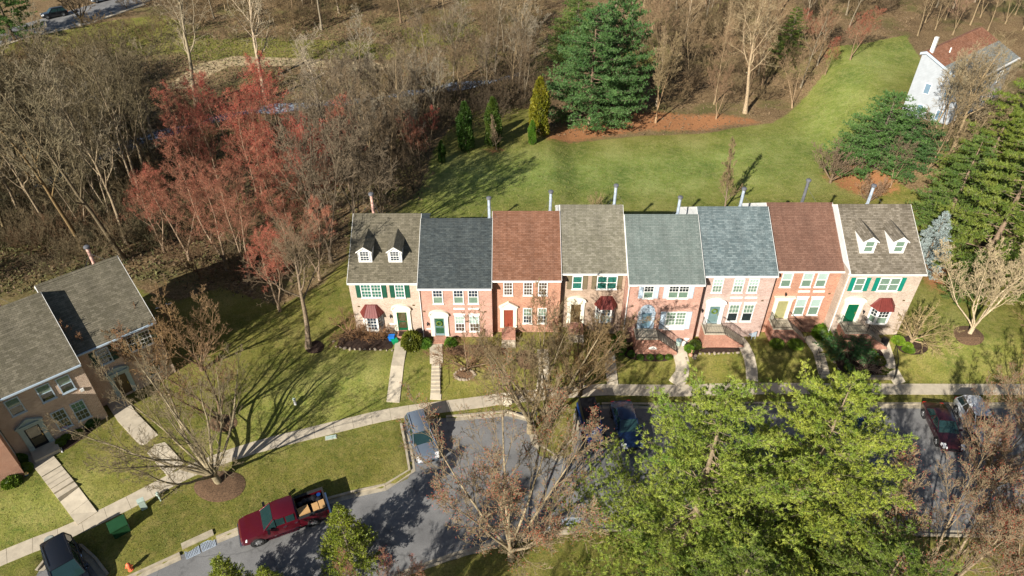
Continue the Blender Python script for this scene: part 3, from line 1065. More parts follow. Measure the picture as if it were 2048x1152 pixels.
def window(parent, u0, u1, z0, z1, trim='white', blind_or_room='blind_sage', low=None, grid='top', sill=True, dbl=False, y=0.0, label=None, panel=0.0, ncol=3, head=None):
    """sash window standing 6 cm proud of the brick; parts: window > pane, blind"""
    fr = MB()
    t = 0.075
    fr.box(u0, u1, y - 0.06, y - 0.002, z1 - t, z1).box(u0, u1, y - 0.06, y - 0.002, z0, z0 + t)
    fr.box(u0, u0 + t, y - 0.06, y - 0.002, z0 + t, z1 - t).box(u1 - t, u1, y - 0.06, y - 0.002, z0 + t, z1 - t)
    if panel: fr.box(u0 + t, u1 - t, y - 0.05, y - 0.003, z0 + t, z0 + t + panel)
    zb = z0 + t + panel
    bays = [(u0 + t, u1 - t)]
    if dbl:
        mid = (u0 + u1) / 2
        fr.box(mid - 0.05, mid + 0.05, y - 0.06, y - 0.002, zb, z1 - t)
        bays = [(u0 + t, mid - 0.05), (mid + 0.05, u1 - t)]
    zm = (zb + z1 - t) / 2
    panes = []
    for a, b_ in bays:
        fr.box(a, b_, y - 0.052, y - 0.012, zm - 0.025, zm + 0.025)
        for lo, hi, g in ((zm + 0.025, z1 - t, grid in ('top', 'all', 'six')), (zb, zm - 0.025, grid in ('all', 'bot', 'six'))):
            if g:
                for i in range(1, ncol):
                    xx = a + (b_ - a) * i / ncol
                    fr.box(xx - 0.013, xx + 0.013, y - 0.045, y - 0.02, lo, hi)
                zz = (lo + hi) / 2
                fr.box(a, b_, y - 0.044, y - 0.021, zz - 0.013, zz + 0.013)
            panes.append((a, b_, lo, hi))
    if sill: fr.box(u0 - 0.05, u1 + 0.05, y - 0.10, y - 0.001, z0 - 0.07, z0 - 0.001)
    if head: fr.prism([(u0 - 0.02, z1 + 0.003), (u1 + 0.02, z1 + 0.003), (u1 + 0.10, z1 + 0.24), (u0 - 0.10, z1 + 0.24)], y - 0.05, y - 0.001)
    w = fr.build('window', M[trim], parent, label=label)
    g_ = MB(); bl = MB(); bl2 = MB()
    for (a, b_, lo, hi) in panes:
        MB().box(a, b_, y - 0.032, y - 0.026, lo, hi).build('pane', M['glass'], w)
        tgt = bl if (lo > zm or low is None) else bl2
        tgt.box(a, b_, y - 0.010, y - 0.004, lo, hi)
    bl.build('blind', M[blind_or_room], w)
    if low: bl2.build('blind', M[low], w)
    return w


def shutter(parent, u0, u1, z0, z1, mat, y=0.0):
    m = MB()
    t = 0.05
    m.box(u0, u1, y - 0.03, y - 0.004, z0, z1)
    m.box(u0, u0 + t, y - 0.045, y - 0.03, z0, z1).box(u1 - t, u1, y - 0.045, y - 0.03, z0, z1)
    for z in (z0, (z0 + z1) / 2 - t / 2, z1 - t): m.box(u0 + t, u1 - t, y - 0.045, y - 0.03, z, z + t)
    n = int((z1 - z0 - 0.1) / 0.075)
    for i in range(n):
        z = z0 + 0.06 + i * (z1 - z0 - 0.12) / n
        m.hexa([(u0 + t, y - 0.031, z), (u1 - t, y - 0.031, z), (u1 - t, y - 0.031, z + 0.03), (u0 + t, y - 0.031, z + 0.03),
                (u0 + t, y - 0.044, z - 0.0), (u1 - t, y - 0.044, z - 0.0), (u1 - t, y - 0.034, z + 0.03), (u0 + t, y - 0.034, z + 0.03)])
    return m.build('shutter', M[mat], parent)


def door(parent, u0, u1, z0, z1, mat, style, trim='cream', sw=0.42, storm=False, wreath=False, panel_mat=None, knob=True):
    """surround with pilasters and a pediment, the leaf inside it"""
    s = MB()
    su0, su1 = u0 - sw * 0.75, u1 + sw * 0.75
    zc = z1 + 0.30
    if style != 'roundfan':
        s.box(su0, u0, -0.12, -0.001, z0 - 0.05, z1).box(u1, su1, -0.12, -0.001, z0 - 0.05, z1)
        s.box(su0 - 0.02, u0 + 0.0, -0.15, -0.12, z0 - 0.05, z0 + 0.25).box(u1, su1 + 0.02, -0.15, -0.12, z0 - 0.05, z0 + 0.25)
        s.box(su0 - 0.03, su1 + 0.03, -0.14, -0.001, z1, zc)
        s.box(su0 - 0.10, su1 + 0.10, -0.26, -0.001, zc, zc + 0.09)
        zc += 0.09
    cx_ = (u0 + u1) / 2
    if style == 'arch':
        hw = (su1 - su0) / 2 + 0.10
        h = 0.45
        arc = [(cx_ + hw * math.cos(t), zc + h * math.sin(t)) for t in np.linspace(0, PI, 15)]
        s.prism(arc, -0.13, -0.001)
        arc2 = [(cx_ + (hw + 0.0) * math.cos(t), zc + h * math.sin(t)) for t in np.linspace(0, PI, 15)]
        arc3 = [(cx_ + (hw - 0.10) * math.cos(t), zc + (h - 0.09) * math.sin(t)) for t in np.linspace(0, PI, 15)]
        for i in range(14):
            s.hexa([(arc3[i][0], -0.26, arc3[i][1]), (arc2[i][0], -0.26, arc2[i][1]), (arc2[i + 1][0], -0.26, arc2[i + 1][1]), (arc3[i + 1][0], -0.26, arc3[i + 1][1]),
                    (arc3[i][0], -0.13, arc3[i][1]), (arc2[i][0], -0.13, arc2[i][1]), (arc2[i + 1][0], -0.13, arc2[i + 1][1]), (arc3[i + 1][0], -0.13, arc3[i + 1][1])])
    elif style == 'tri':
        hw = (su1 - su0) / 2 + 0.12
        h = 0.55
        s.prism([(cx_ - hw + .05, zc), (cx_ + hw - .05, zc), (cx_, zc + h - .05)], -0.13, -0.001)
        for sg in (-1, 1):
            s.prism([(cx_ + sg * hw, zc), (cx_ + sg * (hw - 0.16), zc), (cx_, zc + h - 0.09), (cx_, zc + h)], -0.28, -0.13)
    elif style == 'flat':
        s.box(su0 - 0.16, su1 + 0.16, -0.30, -0.001, zc, zc + 0.08)
    elif style == 'roundfan':
        # wide blue-white panel with a half-round top
        s.box(su0, u0, -0.07, -0.001, z0 - 0.05, z1 + 0.08).box(u1, su1, -0.07, -0.001, z0 - 0.05, z1 + 0.08)
        s.box(u0, u1, -0.07, -0.001, z1, z1 + 0.08)
        hw = (su1 - su0) / 2 - 0.08
        arc = [(cx_ + hw * math.cos(t), z1 + 0.08 + 0.78 * math.sin(t)) for t in np.linspace(0, PI, 17)]
        s.prism(arc, -0.06, -0.001)
        for k in range(5):
            t = PI * (k + 0.5) / 5
            s.prism([(cx_ + 0.15 * math.cos(t - .1), z1 + .1 + .1 * math.sin(t)), (cx_ + hw * .9 * math.cos(t - .05), z1 + .1 + .66 * math.sin(t - .05)),
                     (cx_ + hw * .9 * math.cos(t + .05), z1 + .1 + .66 * math.sin(t + .05)), (cx_ + 0.15 * math.cos(t + .1), z1 + .1 + .1 * math.sin(t + .1))], -0.075, -0.06)
    s.build('door_surround', M[trim], parent)
    l = MB()
    l.box(u0, u1, -0.05, -0.003, z0, z1)
    if storm:
        l2 = MB()
        fw = 0.09
        l2.box(u0, u0 + fw, -0.09, -0.05, z0, z1).box(u1 - fw, u1, -0.09, -0.05, z0, z1).box(u0 + fw, u1 - fw, -0.09, -0.05, z1 - fw, z1)
        l2.box(u0 + fw, u1 - fw, -0.09, -0.05, z0, z0 + 0.22).box(u0 + fw, u1 - fw, -0.088, -0.052, z0 + 0.95, z0 + 1.02)
        d = l2.build('door', M[mat], parent)
        MB().box(u0 + fw, u1 - fw, -0.07, -0.06, z0 + 0.22, z1 - fw).build('pane', M['glass'], d)
        l.build('inner_door', M[panel_mat or 'door_brown'], d)
    else:
        for (a, b_, c, d_) in ((0.12, 0.44, 0.62, 0.92), (0.56, 0.88, 0.62, 0.92), (0.12, 0.44, 0.12, 0.52), (0.56, 0.88, 0.12, 0.52)):
            w_ = u1 - u0; h_ = z1 - z0
            l.box(u0 + a * w_, u0 + b_ * w_, -0.065, -0.05, z0 + c * h_, z0 + d_ * h_)
        d = l.build('door', M[mat], parent)
    if knob: MB().box(u1 - 0.12, u1 - 0.07, -0.12, -0.05, z0 + 0.92, z0 + 1.12).build('handle', M['brass'], d)
    if wreath:
        MB().torus(((u0 + u1) / 2, -0.12, z0 + 1.42), 0.22, 0.07, 'y', 18, 7).build('wreath', M['leaf'], d)
    return d


def lantern(parent, u, z, y=0.0):
    m = MB()
    m.box(u - 0.04, u + 0.04, -0.03, -0.001, z - 0.1, z + 0.15)
    m.tube((u, -0.03, z + 0.1), (u, -0.16, z + 0.14), 0.015, n=5)
    m.lathe([(0.05, -0.16), (0.085, 0.06), (0.10, 0.07), (0.02, 0.15)], (u, -0.16, z), 6)
    return m.build('lantern', M['black'], parent)


def bay_window(parent, u0, u1, z0, z1, zr, over, blind_or_room, low=None, label=None, grid='all'):
    """canted oriel with three sashes and a hipped copper roof"""
    dp = 0.62
    ins = 0.36
    pts = [(u0, -0.001), (u0 + ins, -dp), (u1 - ins, -dp), (u1, -0.001)]
    b = MB()
    b.prismz(pts, z0, z0 + 0.16)
    b.prismz(pts, z1 - 0.1, z1)
    for (x, y) in pts: b.prismz([(x - 0.045, y - 0.04), (x + 0.045, y - 0.04), (x + 0.045, y + 0.04 if y < -0.1 else y), (x - 0.045, y + 0.04 if y < -0.1 else y)], z0 + 0.16, z1 - 0.1)
    br_ = MB()
    base = b.build('bay_window', M['white'], parent, label=label)
    bk = MB()
    k = 0
    zc0, zc1 = z0 + 0.16, z1 - 0.1
    bk.hexa([(u0, 0.0, z0 - 0.32), (u1, 0.0, z0 - 0.32), (u1, -0.001, z0 - 0.32), (u0, -0.001, z0 - 0.32), (u0, -0.001, z0 - 0.002), (u1, -0.001, z0 - 0.002), (u1 - ins, -dp + .03, z0 - 0.002), (u0 + ins, -dp + .03, z0 - 0.002)])
    for (ax, ay), (bx, by) in zip(pts[:-1], pts[1:]):
        A_, B_ = Vector((ax, ay)), Vector((bx, by))
        d = (B_ - A_); L_ = d.length; d.normalize(); n_ = Vector((d.y, -d.x))
        fr = MB()

        def bx_(m, s0, s1, o0, o1, za, zb):
            q = [A_ + d * s0 + n_ * o0, A_ + d * s1 + n_ * o0, A_ + d * s1 + n_ * o1, A_ + d * s0 + n_ * o1]
            m.hexa([(p.x, p.y, za) for p in q] + [(p.x, p.y, zb) for p in q])
        s0, s1 = 0.06, L_ - 0.06
        t = 0.05
        zm = (zc0 + zc1) / 2
        bx_(fr, s0, s0 + t, -0.02, 0.02, zc0, zc1); bx_(fr, s1 - t, s1, -0.02, 0.02, zc0, zc1)
        bx_(fr, s0 + t, s1 - t, -0.02, 0.02, zc0, zc0 + t); bx_(fr, s0 + t, s1 - t, -0.02, 0.02, zc1 - t, zc1); bx_(fr, s0 + t, s1 - t, -0.02, 0.02, zm - .025, zm + .025)
        nc = 3 if L_ > 0.8 else 2
        for lo, hi in ((zc0 + t, zm - .025), (zm + .025, zc1 - t)):
            if grid == 'top' and lo < zm: continue
            for i in range(1, nc):
                xx = s0 + t + (s1 - s0 - 2 * t) * i / nc
                bx_(fr, xx - .012, xx + .012, -0.01, 0.012, lo, hi)
            zz = (lo + hi) / 2
            bx_(fr, s0 + t, s1 - t, -0.009, 0.011, zz - .012, zz + .012)
        w = fr.build('window', M['white'], base)
        gm = MB(); bx_(gm, s0 + t, s1 - t, -0.006, 0.0, zc0 + t, zc1 - t); gm.build('pane', M['glass'], base)
        bm1 = MB(); bx_(bm1, s0, s1, -0.06, -0.05, zm, zc1); bm1.build('blind', M[blind_or_room], base)
        bm2 = MB(); bx_(bm2, s0, s1, -0.06, -0.05, zc0, zm); bm2.build('blind', M[low or blind_or_room], base)
    # hipped roof of standing-seam copper
    o = over
    e = [(u0 - o, -0.001), (u0 + ins - o * 0.6, -dp - o), (u1 - ins + o * 0.6, -dp - o), (u1 + o, -0.001)]
    T = [(u0 + 0.35, -0.001), (u0 + 0.5, -0.12), (u1 - 0.5, -0.12), (u1 - 0.35, -0.001)]
    r = MB()
    for i in range(3):
        r.poly([(e[i][0], e[i][1], z1 + .01), (e[i + 1][0], e[i + 1][1], z1 + .01), (T[i + 1][0], T[i + 1][1], zr), (T[i][0], T[i][1], zr)])
        n = 5 if i == 1 else 3
        for k in range(0, n + 1):
            f = k / n
            a = Vector((e[i][0], e[i][1], z1 + .01)).lerp(Vector((e[i + 1][0], e[i + 1][1], z1 + .01)), f)
            c = Vector((T[i][0], T[i][1], zr)).lerp(Vector((T[i + 1][0], T[i + 1][1], zr)), f)
            r.tube(a + Vector((0, 0, .012)), c + Vector((0, 0, .012)), 0.018, n=4)
    r.poly([(p[0], p[1], zr) for p in T])
    r.poly([(p[0], p[1], z1 + .01) for p in reversed(e)])
    r.build('copper_roof', M['copper'], parent)
    bk.build('bay_bracket', M['white'], parent)


def dormer(parent, u, W, H, base_y, base_z, slope, mat_roof, blind_or_room, side='white', grid='six'):
    """gabled dormer whose cheeks and roof run back into the main slope"""
    w = W / 2
    y0 = base_y
    z0 = base_z
    zt_ = z0 + H
    yb = y0 + H / slope            # cheek meets the slope
    rise = 0.42
    yr = y0 + (H + rise) / slope
    root = MB().poly([(u - w, y0, z0), (u + w, y0, z0), (u + w, y0, zt_), (u, y0, zt_ + rise), (u - w, y0, zt_)])
    root.poly([(u - w, y0, z0), (u - w, y0, zt_), (u - w, yb + .05, zt_)])
    root.poly([(u + w, y0, z0), (u + w, yb + .05, zt_), (u + w, y0, zt_)])
    d = root.build('dormer', M[side], parent)
    o = 0.10
    r = MB()
    for sg in (-1, 1):
        a = (u + sg * (w + o), y0 - 0.14, zt_ - o * rise / w)
        b_ = (u, y0 - 0.14, zt_ + rise)
        c = (u, yr + 0.1, zt_ + rise)
        dd = (u + sg * (w + o), yb + 0.0, zt_ - o * rise / w)
        q = [a, b_, c, dd]
        r.hexa([(p[0], p[1], p[2] + .005) for p in q] + [(p[0], p[1], p[2] + 0.055) for p in q])
    r.build('dormer_roof', RF[mat_roof], d)
    t = MB()
    for sg in (-1, 1):
        a = (u + sg * (w + o), zt_ - o * rise / w); b_ = (u, zt_ + rise)
        t.prism([a, (a[0] - sg * .0, a[1] - 0.10), (b_[0], b_[1] - 0.12), b_], y0 - 0.16, y0 - 0.141)
    t.build('dormer_trim', M['white'], d)
    window(d, u - w * 0.72, u + w * 0.72, z0 + 0.16, zt_ - 0.02, 'white', blind_or_room, None, grid, False, False, y=y0 - 0.003)


HOUSE_D = 10.4
SLOPE = 3.35 / 5.55


def roof_z(y, eave_z): return eave_z + (y + 0.35) * SLOPE


def house_shell(h, W, D, eave, zbase, brick, roof, front_brick=1.4, side=None, rake='white', flue=None, ridge_mat=None, downspout='left', gutter='white'):
    g = 0.004
    yr = D / 2
    zr = roof_z(yr, eave)
    wall = MB()
    # brick front with returns
    wall.box(g, W - g, 0, front_brick, zbase, eave + 0.02)
    wall.build('brick_wall', BR[brick], h)
    body = MB()
    z_at = lambda y: min(roof_z(y, eave), roof_z(D - y, eave)) - 0.12
    prof = [(front_brick, zbase - 1.6), (D, zbase - 1.6), (D, z_at(D)), (yr, zr - 0.13), (front_brick, z_at(front_brick))]
    k = len(body.v)
    body.prismx(prof, g, W - g)
    body.prismx([(0.05, eave + 0.02), (front_brick, eave + 0.02), (front_brick, z_at(front_brick)), (0.05, z_at(0.05))], g, W - g)
    body.build('siding_wall', side or SIDE, h)
    # roof slopes
    th = 0.10
    for nm, (ya, yb_) in (('front', (-0.35, yr)), ('rear', (D + 0.35, yr))):
        za, zb = eave - 0.0, zr
        r = MB()
        r.hexa([(0.0, ya, za - th), (W, ya, za - th), (W, yb_, zb - th), (0.0, yb_, zb - th), (0.0, ya, za), (W, ya, za), (W, yb_, zb), (0.0, yb_, zb)]
               if ya < yb_ else [(W, ya, za - th), (0.0, ya, za - th), (0.0, yb_, zb - th), (W, yb_, zb - th), (W, ya, za), (0.0, ya, za), (0.0, yb_, zb), (W, yb_, zb)])
        r.build('roof_slope', RF[roof], h)
    cap = MB()
    cap.prismx([(yr - 0.17, zr - 0.085), (yr + 0.17, zr - 0.085), (yr + 0.17, zr - 0.06), (yr, zr + 0.035), (yr - 0.17, zr - 0.06)], 0.02, W - 0.02)
    cap.build('ridge_cap', RF[ridge_mat or roof], h)
    # rake boards
    for x0, x1 in ((-0.028, -0.001), (W + 0.001, W + 0.028)):
        rk = MB()
        rk.prismx([(-0.36, eave - 0.22), (-0.36, eave + 0.01), (yr, zr + 0.012), (yr, zr - 0.22)], x0, x1)
        rk.prismx([(D + 0.36, eave - 0.22), (yr, zr - 0.22), (yr, zr + 0.012), (D + 0.36, eave + 0.01)], x0, x1)
        rk.build('rake_board', M[rake], h)
    gt = MB()
    gt.box(0.01, W - 0.01, -0.47, -0.355, eave - 0.14, eave - 0.02)
    gt.build('gutter', M[gutter], h)
    fs = MB()
    fs.box(0.01, W - 0.01, -0.352, -0.02, eave - 0.16, eave - 0.105)
    fs.box(0.01, W - 0.01, -0.03, -0.001, eave - 0.34, eave - 0.162)
    fs.build('soffit', M['white'], h)
    if downspout:
        x = 0.10 if downspout == 'left' else W - 0.10
        ds = MB()
        ds.tube((x, -0.41, eave - 0.14), (x, -0.10, eave - 0.45), 0.045, n=6)
        ds.tube((x, -0.085, eave - 0.42), (x, -0.085, zbase + 0.75), 0.045, n=6)
        ds.tube((x, -0.085, zbase + 0.78), (x, -0.35, zbase + 0.6), 0.045, n=6)
        ds.build('downspout', M['white'], h)
    if flue:
        u, mat, hh = flue
        yb_ = yr + 1.15
        zf = roof_z(D - yb_, eave) - 0.3
        zt_ = zr + hh - 0.85
        f = MB().tube((u, yb_, zf), (u, yb_, zt_), 0.13, n=12)
        f.lathe([(0.16, 0), (0.17, 0.06)], (u, yb_, zf + 0.3), 12)
        fl = f.build('flue', M[mat], h, smooth=40)
        MB().lathe([(0.17, zt_), (0.17, zt_ + 0.05), (0.23, zt_ + 0.08), (0.23, zt_ + 0.2), (0.15, zt_ + 0.26)], (u, yb_, 0), 12).build('flue_cap', M['darkflue'], fl, smooth=40)
        gu = MB().tube((u, yb_, zt_ - 0.5), (u - 0.7, yr + 0.1, zr + .02), 0.008, n=4).tube((u, yb_, zt_ - 0.5), (u + 0.7, yr + 0.1, zr + .02), 0.008, n=4)
        gu.build('flue_stay', M['darkflue'], h)
    return h


def stoop(h, u0, u1, ztop, zg, stair_end, depth=1.45, steps=7):
    """brick landing with a flight running sideways down to the walk, iron railings round it"""
    b = MB()
    b.box(u0, u1, -depth, -0.001, zg - 0.6, ztop - 0.06)
    b.build('brick_landing', BR['redstoop'], h)
    MB().box(u0 - 0.03, u1 + 0.02, -depth - 0.04, -0.002, ztop - 0.058, ztop).build('landing_slab', M['conc'], h)
    run = (stair_end - u1) / steps
    rise = (ztop - zg) / (steps + 1)
    side = [(u1 + .002, zg - 0.6), (stair_end + 0.05, zg - 0.6), (stair_end + 0.05, zg + 0.08), (u1 + .002, ztop - rise * 0.4)]
    MB().prism(side, -depth, -depth + 0.14).build('brick_cheek_wall', BR['redstoop'], h)
    for i in range(steps):
        x0 = u1 + i * run + .003
        z = ztop - (i + 1) * rise
        MB().box(x0, x0 + run + 0.02 - (0.02 if i < steps - 1 else 0), -depth + 0.143, -0.004, zg - 0.5, z).build('step', M['conc'], h)
    rl = MB()
    hgt = 0.88
    pts = [(u0 + 0.05, -0.15, ztop), (u0 + 0.05, -depth + 0.06, ztop), (u1 - 0.02, -depth + 0.06, ztop), (stair_end - 0.05, -depth + 0.06, zg + 0.12)]
    for a, c in zip(pts[:-1], pts[1:]):
        A_, C_ = Vector(a), Vector(c)
        rl.tube(A_ + Vector((0, 0, hgt)), C_ + Vector((0, 0, hgt)), 0.022, n=5)
        rl.tube(A_ + Vector((0, 0, 0.12)), C_ + Vector((0, 0, 0.12)), 0.014, n=4)
        n = max(2, int((C_ - A_).length / 0.13))
        for i in range(n + 1):
            p = A_.lerp(C_, i / n)
            rr = 0.022 if i in (0, n) else 0.009
            rl.tube(p, p + Vector((0, 0, hgt + (0.06 if i in (0, n) else 0))), rr, n=4)
    rl.build('iron_railing', M['black'], h)
    rl = MB()
    A_, C_ = Vector((u1, -0.14, ztop + hgt)), Vector((stair_end - 0.05, -0.14, zg + 0.12 + hgt))
    rl.tube(A_, C_, 0.02, n=5)
    n = 14
    for i in range(n + 1):
        p = A_.lerp(C_, i / n)
        rl.tube(p - Vector((0, 0, hgt)), p, 0.009, n=4)
    rl.build('handrail', M['black'], h)


def vent(h, u, z):
    MB().box(u - 0.1, u + 0.1, -0.02, -0.001, z - 0.07, z + 0.07).build('wall_vent', M['door_brown'], h)


def plaque(h, u, z):
    MB().box(u - 0.22, u + 0.22, -0.02, -0.001, z - 0.08, z + 0.08).build('number_plaque', M['white'], h)


HG = 'townhouses in the long row facing the street'


def house(name, x, y, label, W, rz=0.0, z=0.0, group=HG):
    return empty(name, (x, y, z), rz, label, 'house', group)


# H1 -- green shutters, two dormers, bay
dz = -0.15
h = house('brick_townhouse', -13.8, 45.75, 'olive-roofed townhouse with two dormers and green shutters at the left end of the row', 5.9)
house_shell(h, 5.9, HOUSE_D, 5.6 + dz, -0.9, 'beige', 'olive', flue=(1.5, 'rust', 2.0), downspout=None)
window(h, 0.95, 2.73, 3.62, 5.06, blind_or_room='blind_teal', dbl=True, grid='all')
window(h, 3.85, 4.69, 3.62, 5.06, blind_or_room='blind_teal', grid='all')
for a, b_ in ((0.55, 0.93), (2.75, 3.14), (3.42, 3.83), (4.71, 5.10)): shutter(h, a, b_, 3.62, 5.06, 'sh_green')
bay_window(h, 0.78, 2.48, 0.30, 1.95, 2.85, 0.22, 'blind_blue')
door(h, 3.75, 4.62, 0.0, 2.07, 'door_green', 'arch', storm=True, panel_mat='door_brown')
MB().box(3.7, 4.7, -0.9, -0.002, -0.7, -0.06).build('door_step', BR['redstoop'], h)
MB().box(3.8, 4.6, -0.85, -0.2, -0.058, -0.045).build('doormat', M['mulch'], h)
lantern(h, 3.2, 1.6); plaque(h, 3.22, 0.62); vent(h, 0.55, 2.62); vent(h, 5.3, 2.75)
for u in (1.42, 3.95): dormer(h, u, 1.15, 1.22, 0.9 + 0.35, roof_z(1.25, 5.45) - 0.02, SLOPE, 'olive', 'blind_blue')

# H2 -- charcoal roof
dz = -0.35
h = house('brick_townhouse', -7.9, 45.25, 'salmon brick townhouse with a charcoal black roof, second from the left end of the row', 6.2)
house_shell(h, 6.2, HOUSE_D, 5.6 + dz, -0.95, 'salmon', 'black', flue=(5.9, 'galv', 2.1), downspout='left')
for a in (1.18, 2.93, 4.18): window(h, a, a + 0.88, 3.36, 4.84, blind_or_room='blind_blue', low='blind_sage', grid='top', ncol=3)
for a in (2.93, 4.18):
    window(h, a, a + 0.87, 0.22, 2.02, blind_or_room='blind_white', low='blind_brown', grid='all', head=True)
    MB().box(a - 0.05, a + 0.9, -0.03, -0.001, 2.70, 2.87).build('stone_panel', M['white'], h)
door(h, 1.13, 2.03, -0.2, 1.83, 'door_grey', 'arch', storm=True, panel_mat='door_green', wreath=True)
MB().box(1.0, 2.1, -1.0, -0.002, -0.8, -0.26).build('door_step', BR['redstoop'], h)
lantern(h, 0.55, 1.15); plaque(h, 0.62, 0.52); vent(h, 0.35, 2.5); vent(h, 5.6, 2.45)

# H3 -- rust roof
h = house('brick_townhouse', -1.7, 45.9, 'orange brick townhouse with a bright rust-red roof behind the bare front trees', 5.85)
house_shell(h, 5.85, HOUSE_D, 5.6, -1.2, 'orange', 'rust', flue=(5.1, 'galv', 2.0), downspout=None)
for a in (0.97, 2.66, 3.92): window(h, a, a + 0.8, 3.75, 5.18, blind_or_room='blind_brown', low='blind_brown', grid='all')
for a in (2.66, 3.94): window(h, a, a + 0.8, 0.6, 2.34, blind_or_room='blind_sage', low='blind_blue', grid='all')
door(h, 0.98, 1.80, 0.25, 2.21, 'door_red', 'tri')
MB().box(0.8, 2.0, -1.5, -0.002, -1.2, 0.18).build('brick_landing', BR['redstoop'], h)
for i in range(4): MB().box(0.8, 2.0, -1.5 - 0.3 * (i + 1), -1.502 - 0.3 * i, -1.3, 0.18 - 0.22 * (i + 1)).build('step', M['conc'], h)

# H4 -- sand roof, bay
dz = 0.25
h = house('brick_townhouse', 4.2, 46.55, 'tan brick townhouse with a sand-coloured roof, taupe shutters and copper bay roof', 5.5)
house_shell(h, 5.5, HOUSE_D, 5.6 + dz, -1.5, 'tanpink', 'sand', flue=(4.95, 'galv', 2.0), downspout=None)
window(h, 0.95, 1.83, 3.92, 5.33, blind_or_room='blind_teal', grid='none'); window(h, 3.06, 4.80, 3.92, 5.33, blind_or_room='blind_teal', dbl=True, grid='none')
for a, b_ in ((0.52, 0.93), (1.85, 2.26), (2.62, 3.04), (4.82, 5.22)): shutter(h, a, b_, 3.92, 5.33, 'sh_taupe')
bay_window(h, 3.2, 4.85, 0.55, 2.22, 3.15, 0.2, 'blind_blue', 'blind_white')
door(h, 0.99, 1.86, 0.2, 2.3, 'door_brown', 'arch', trim='cream')
MB().box(0.8, 2.1, -1.4, -0.002, -1.4, 0.12).build('brick_landing', BR['redstoop'], h)
for i in range(4): MB().box(0.8, 2.1, -1.4 - 0.3 * (i + 1), -1.402 - 0.3 * i, -1.5, 0.12 - 0.24 * (i + 1)).build('step', M['conc'], h)

# H5 -- sage roof, pale blue shutters
h = house('brick_townhouse', 9.72, 45.35, 'salmon brick townhouse with sage grey roof, pale blue shutters and half-round door surround', 6.35)
house_shell(h, 6.35, HOUSE_D, 5.6, -1.8, 'salmon', 'sage', flue=(4.9, 'galv', 1.75), downspout='left')
window(h, 1.36, 2.24, 3.86, 5.26, blind_or_room='blind_dark', low='blind_sage', grid='top'); window(h, 3.45, 5.2, 3.86, 5.26, blind_or_room='blind_dark', low='blind_sage', dbl=True, grid='top')
window(h, 3.62, 5.38, 0.42, 2.38, blind_or_room='blind_sage', dbl=True, grid='all', panel=0.42)
for a, b_ in ((0.96, 1.34), (2.26, 2.64), (3.05, 3.43), (5.22, 5.60)): shutter(h, a, b_, 3.86, 5.26, 'bluewhite')
for a, b_ in ((3.16, 3.60), (5.40, 5.84)): shutter(h, a, b_, 0.42, 2.38, 'bluewhite')
door(h, 1.5, 2.36, 0.55, 2.3, 'door_blue', 'roundfan', trim='bluewhite', storm=True, panel_mat='door_blue')
lantern(h, 0.75, 1.9); vent(h, 0.6, 3.0)
stoop(h, 1.0, 2.9, 0.5, -1.15, 4.7)
sg = MB()
arc = [(2.55 + 0.36 * math.cos(t), -0.62 + 0.26 * math.sin(t)) for t in np.linspace(0, PI, 13)] + [(2.19, -0.68), (2.91, -0.68)]
sg.prism(arc, -1.475, -1.452)
pq = sg.build('number_plaque', M['white'], h)
fc = bpy.data.curves.new('house_number', 'FONT'); fc.body = '1508'; fc.size = 0.2; fc.extrude = 0.004; fc.align_x = 'CENTER'
tmp = bpy.data.objects.new('tmp_text', fc); COL.objects.link(tmp)
dg = bpy.context.evaluated_depsgraph_get()
nm = bpy.data.meshes.new_from_object(tmp.evaluated_get(dg)); nm.materials.clear(); nm.materials.append(M['black'])
bpy.data.objects.remove(tmp)
no_ = bpy.data.objects.new('house_number', nm); COL.objects.link(no_); no_.parent = pq; no_.location = (2.55, -1.481, -0.62); no_.rotation_euler = (PI / 2, 0, 0)

# H6 -- slate roof
dz = 0.30
h = house('brick_townhouse', 16.1, 46.15, 'rose brick townhouse with a mottled slate-grey roof and white arched door surround', 6.2)
house_shell(h, 6.2, HOUSE_D, 5.6 + dz, -1.8, 'rose', 'slate', flue=(4.2, 'galv', 1.85), downspout=None)
for a in (0.98, 2.75, 4.0): window(h, a, a + 0.88, 3.86, 5.35, blind_or_room='blind_white', low='blind_sage', grid='all', ncol=3)
for a in (2.85, 4.12):
    window(h, a, a + 0.95, 0.62, 2.55, blind_or_room='blind_sage', low='blind_dark', grid='top', head=True)
    MB().box(a - 0.1, a + 0.95, -0.03, -0.001, 3.18, 3.38).build('stone_panel', M['white'], h)
door(h, 1.17, 2.09, 0.42, 2.42, 'door_grey', 'arch', trim='white', storm=True, panel_mat='door_grey', wreath=True)
lantern(h, 0.55, 1.9); vent(h, 5.6, 2.95)
stoop(h, 0.75, 2.5, 0.36, -1.2, 4.4)

# H7 -- brown roof
dz = 0.35
h = house('brick_townhouse', 22.3, 46.75, 'orange brick townhouse with a plain chocolate brown roof and olive front door', 5.8)
house_shell(h, 5.8, HOUSE_D, 5.6 + dz, -1.8, 'orange', 'brown', flue=(3.7, 'darkflue', 2.3), downspout=None)
for a in (0.78, 2.55, 3.78): window(h, a, a + 0.92, 4.0, 5.52, blind_or_room='blind_white', low='blind_sage', grid='none')
for a in (2.66, 3.95):
    window(h, a, a + 0.95, 0.85, 2.72, blind_or_room='blind_white', low='blind_sage', grid='none', head=True)
    MB().box(a - 0.1, a + 0.92, -0.03, -0.001, 3.40, 3.60).build('stone_panel', M['white'], h)
door(h, 1.08, 1.98, 0.5, 2.52, 'door_tan', 'flat', trim='cream', knob=False)
lantern(h, 1.52, 3.25); vent(h, 5.35, 3.25)
stoop(h, 0.7, 2.35, 0.44, -1.2, 3.9)

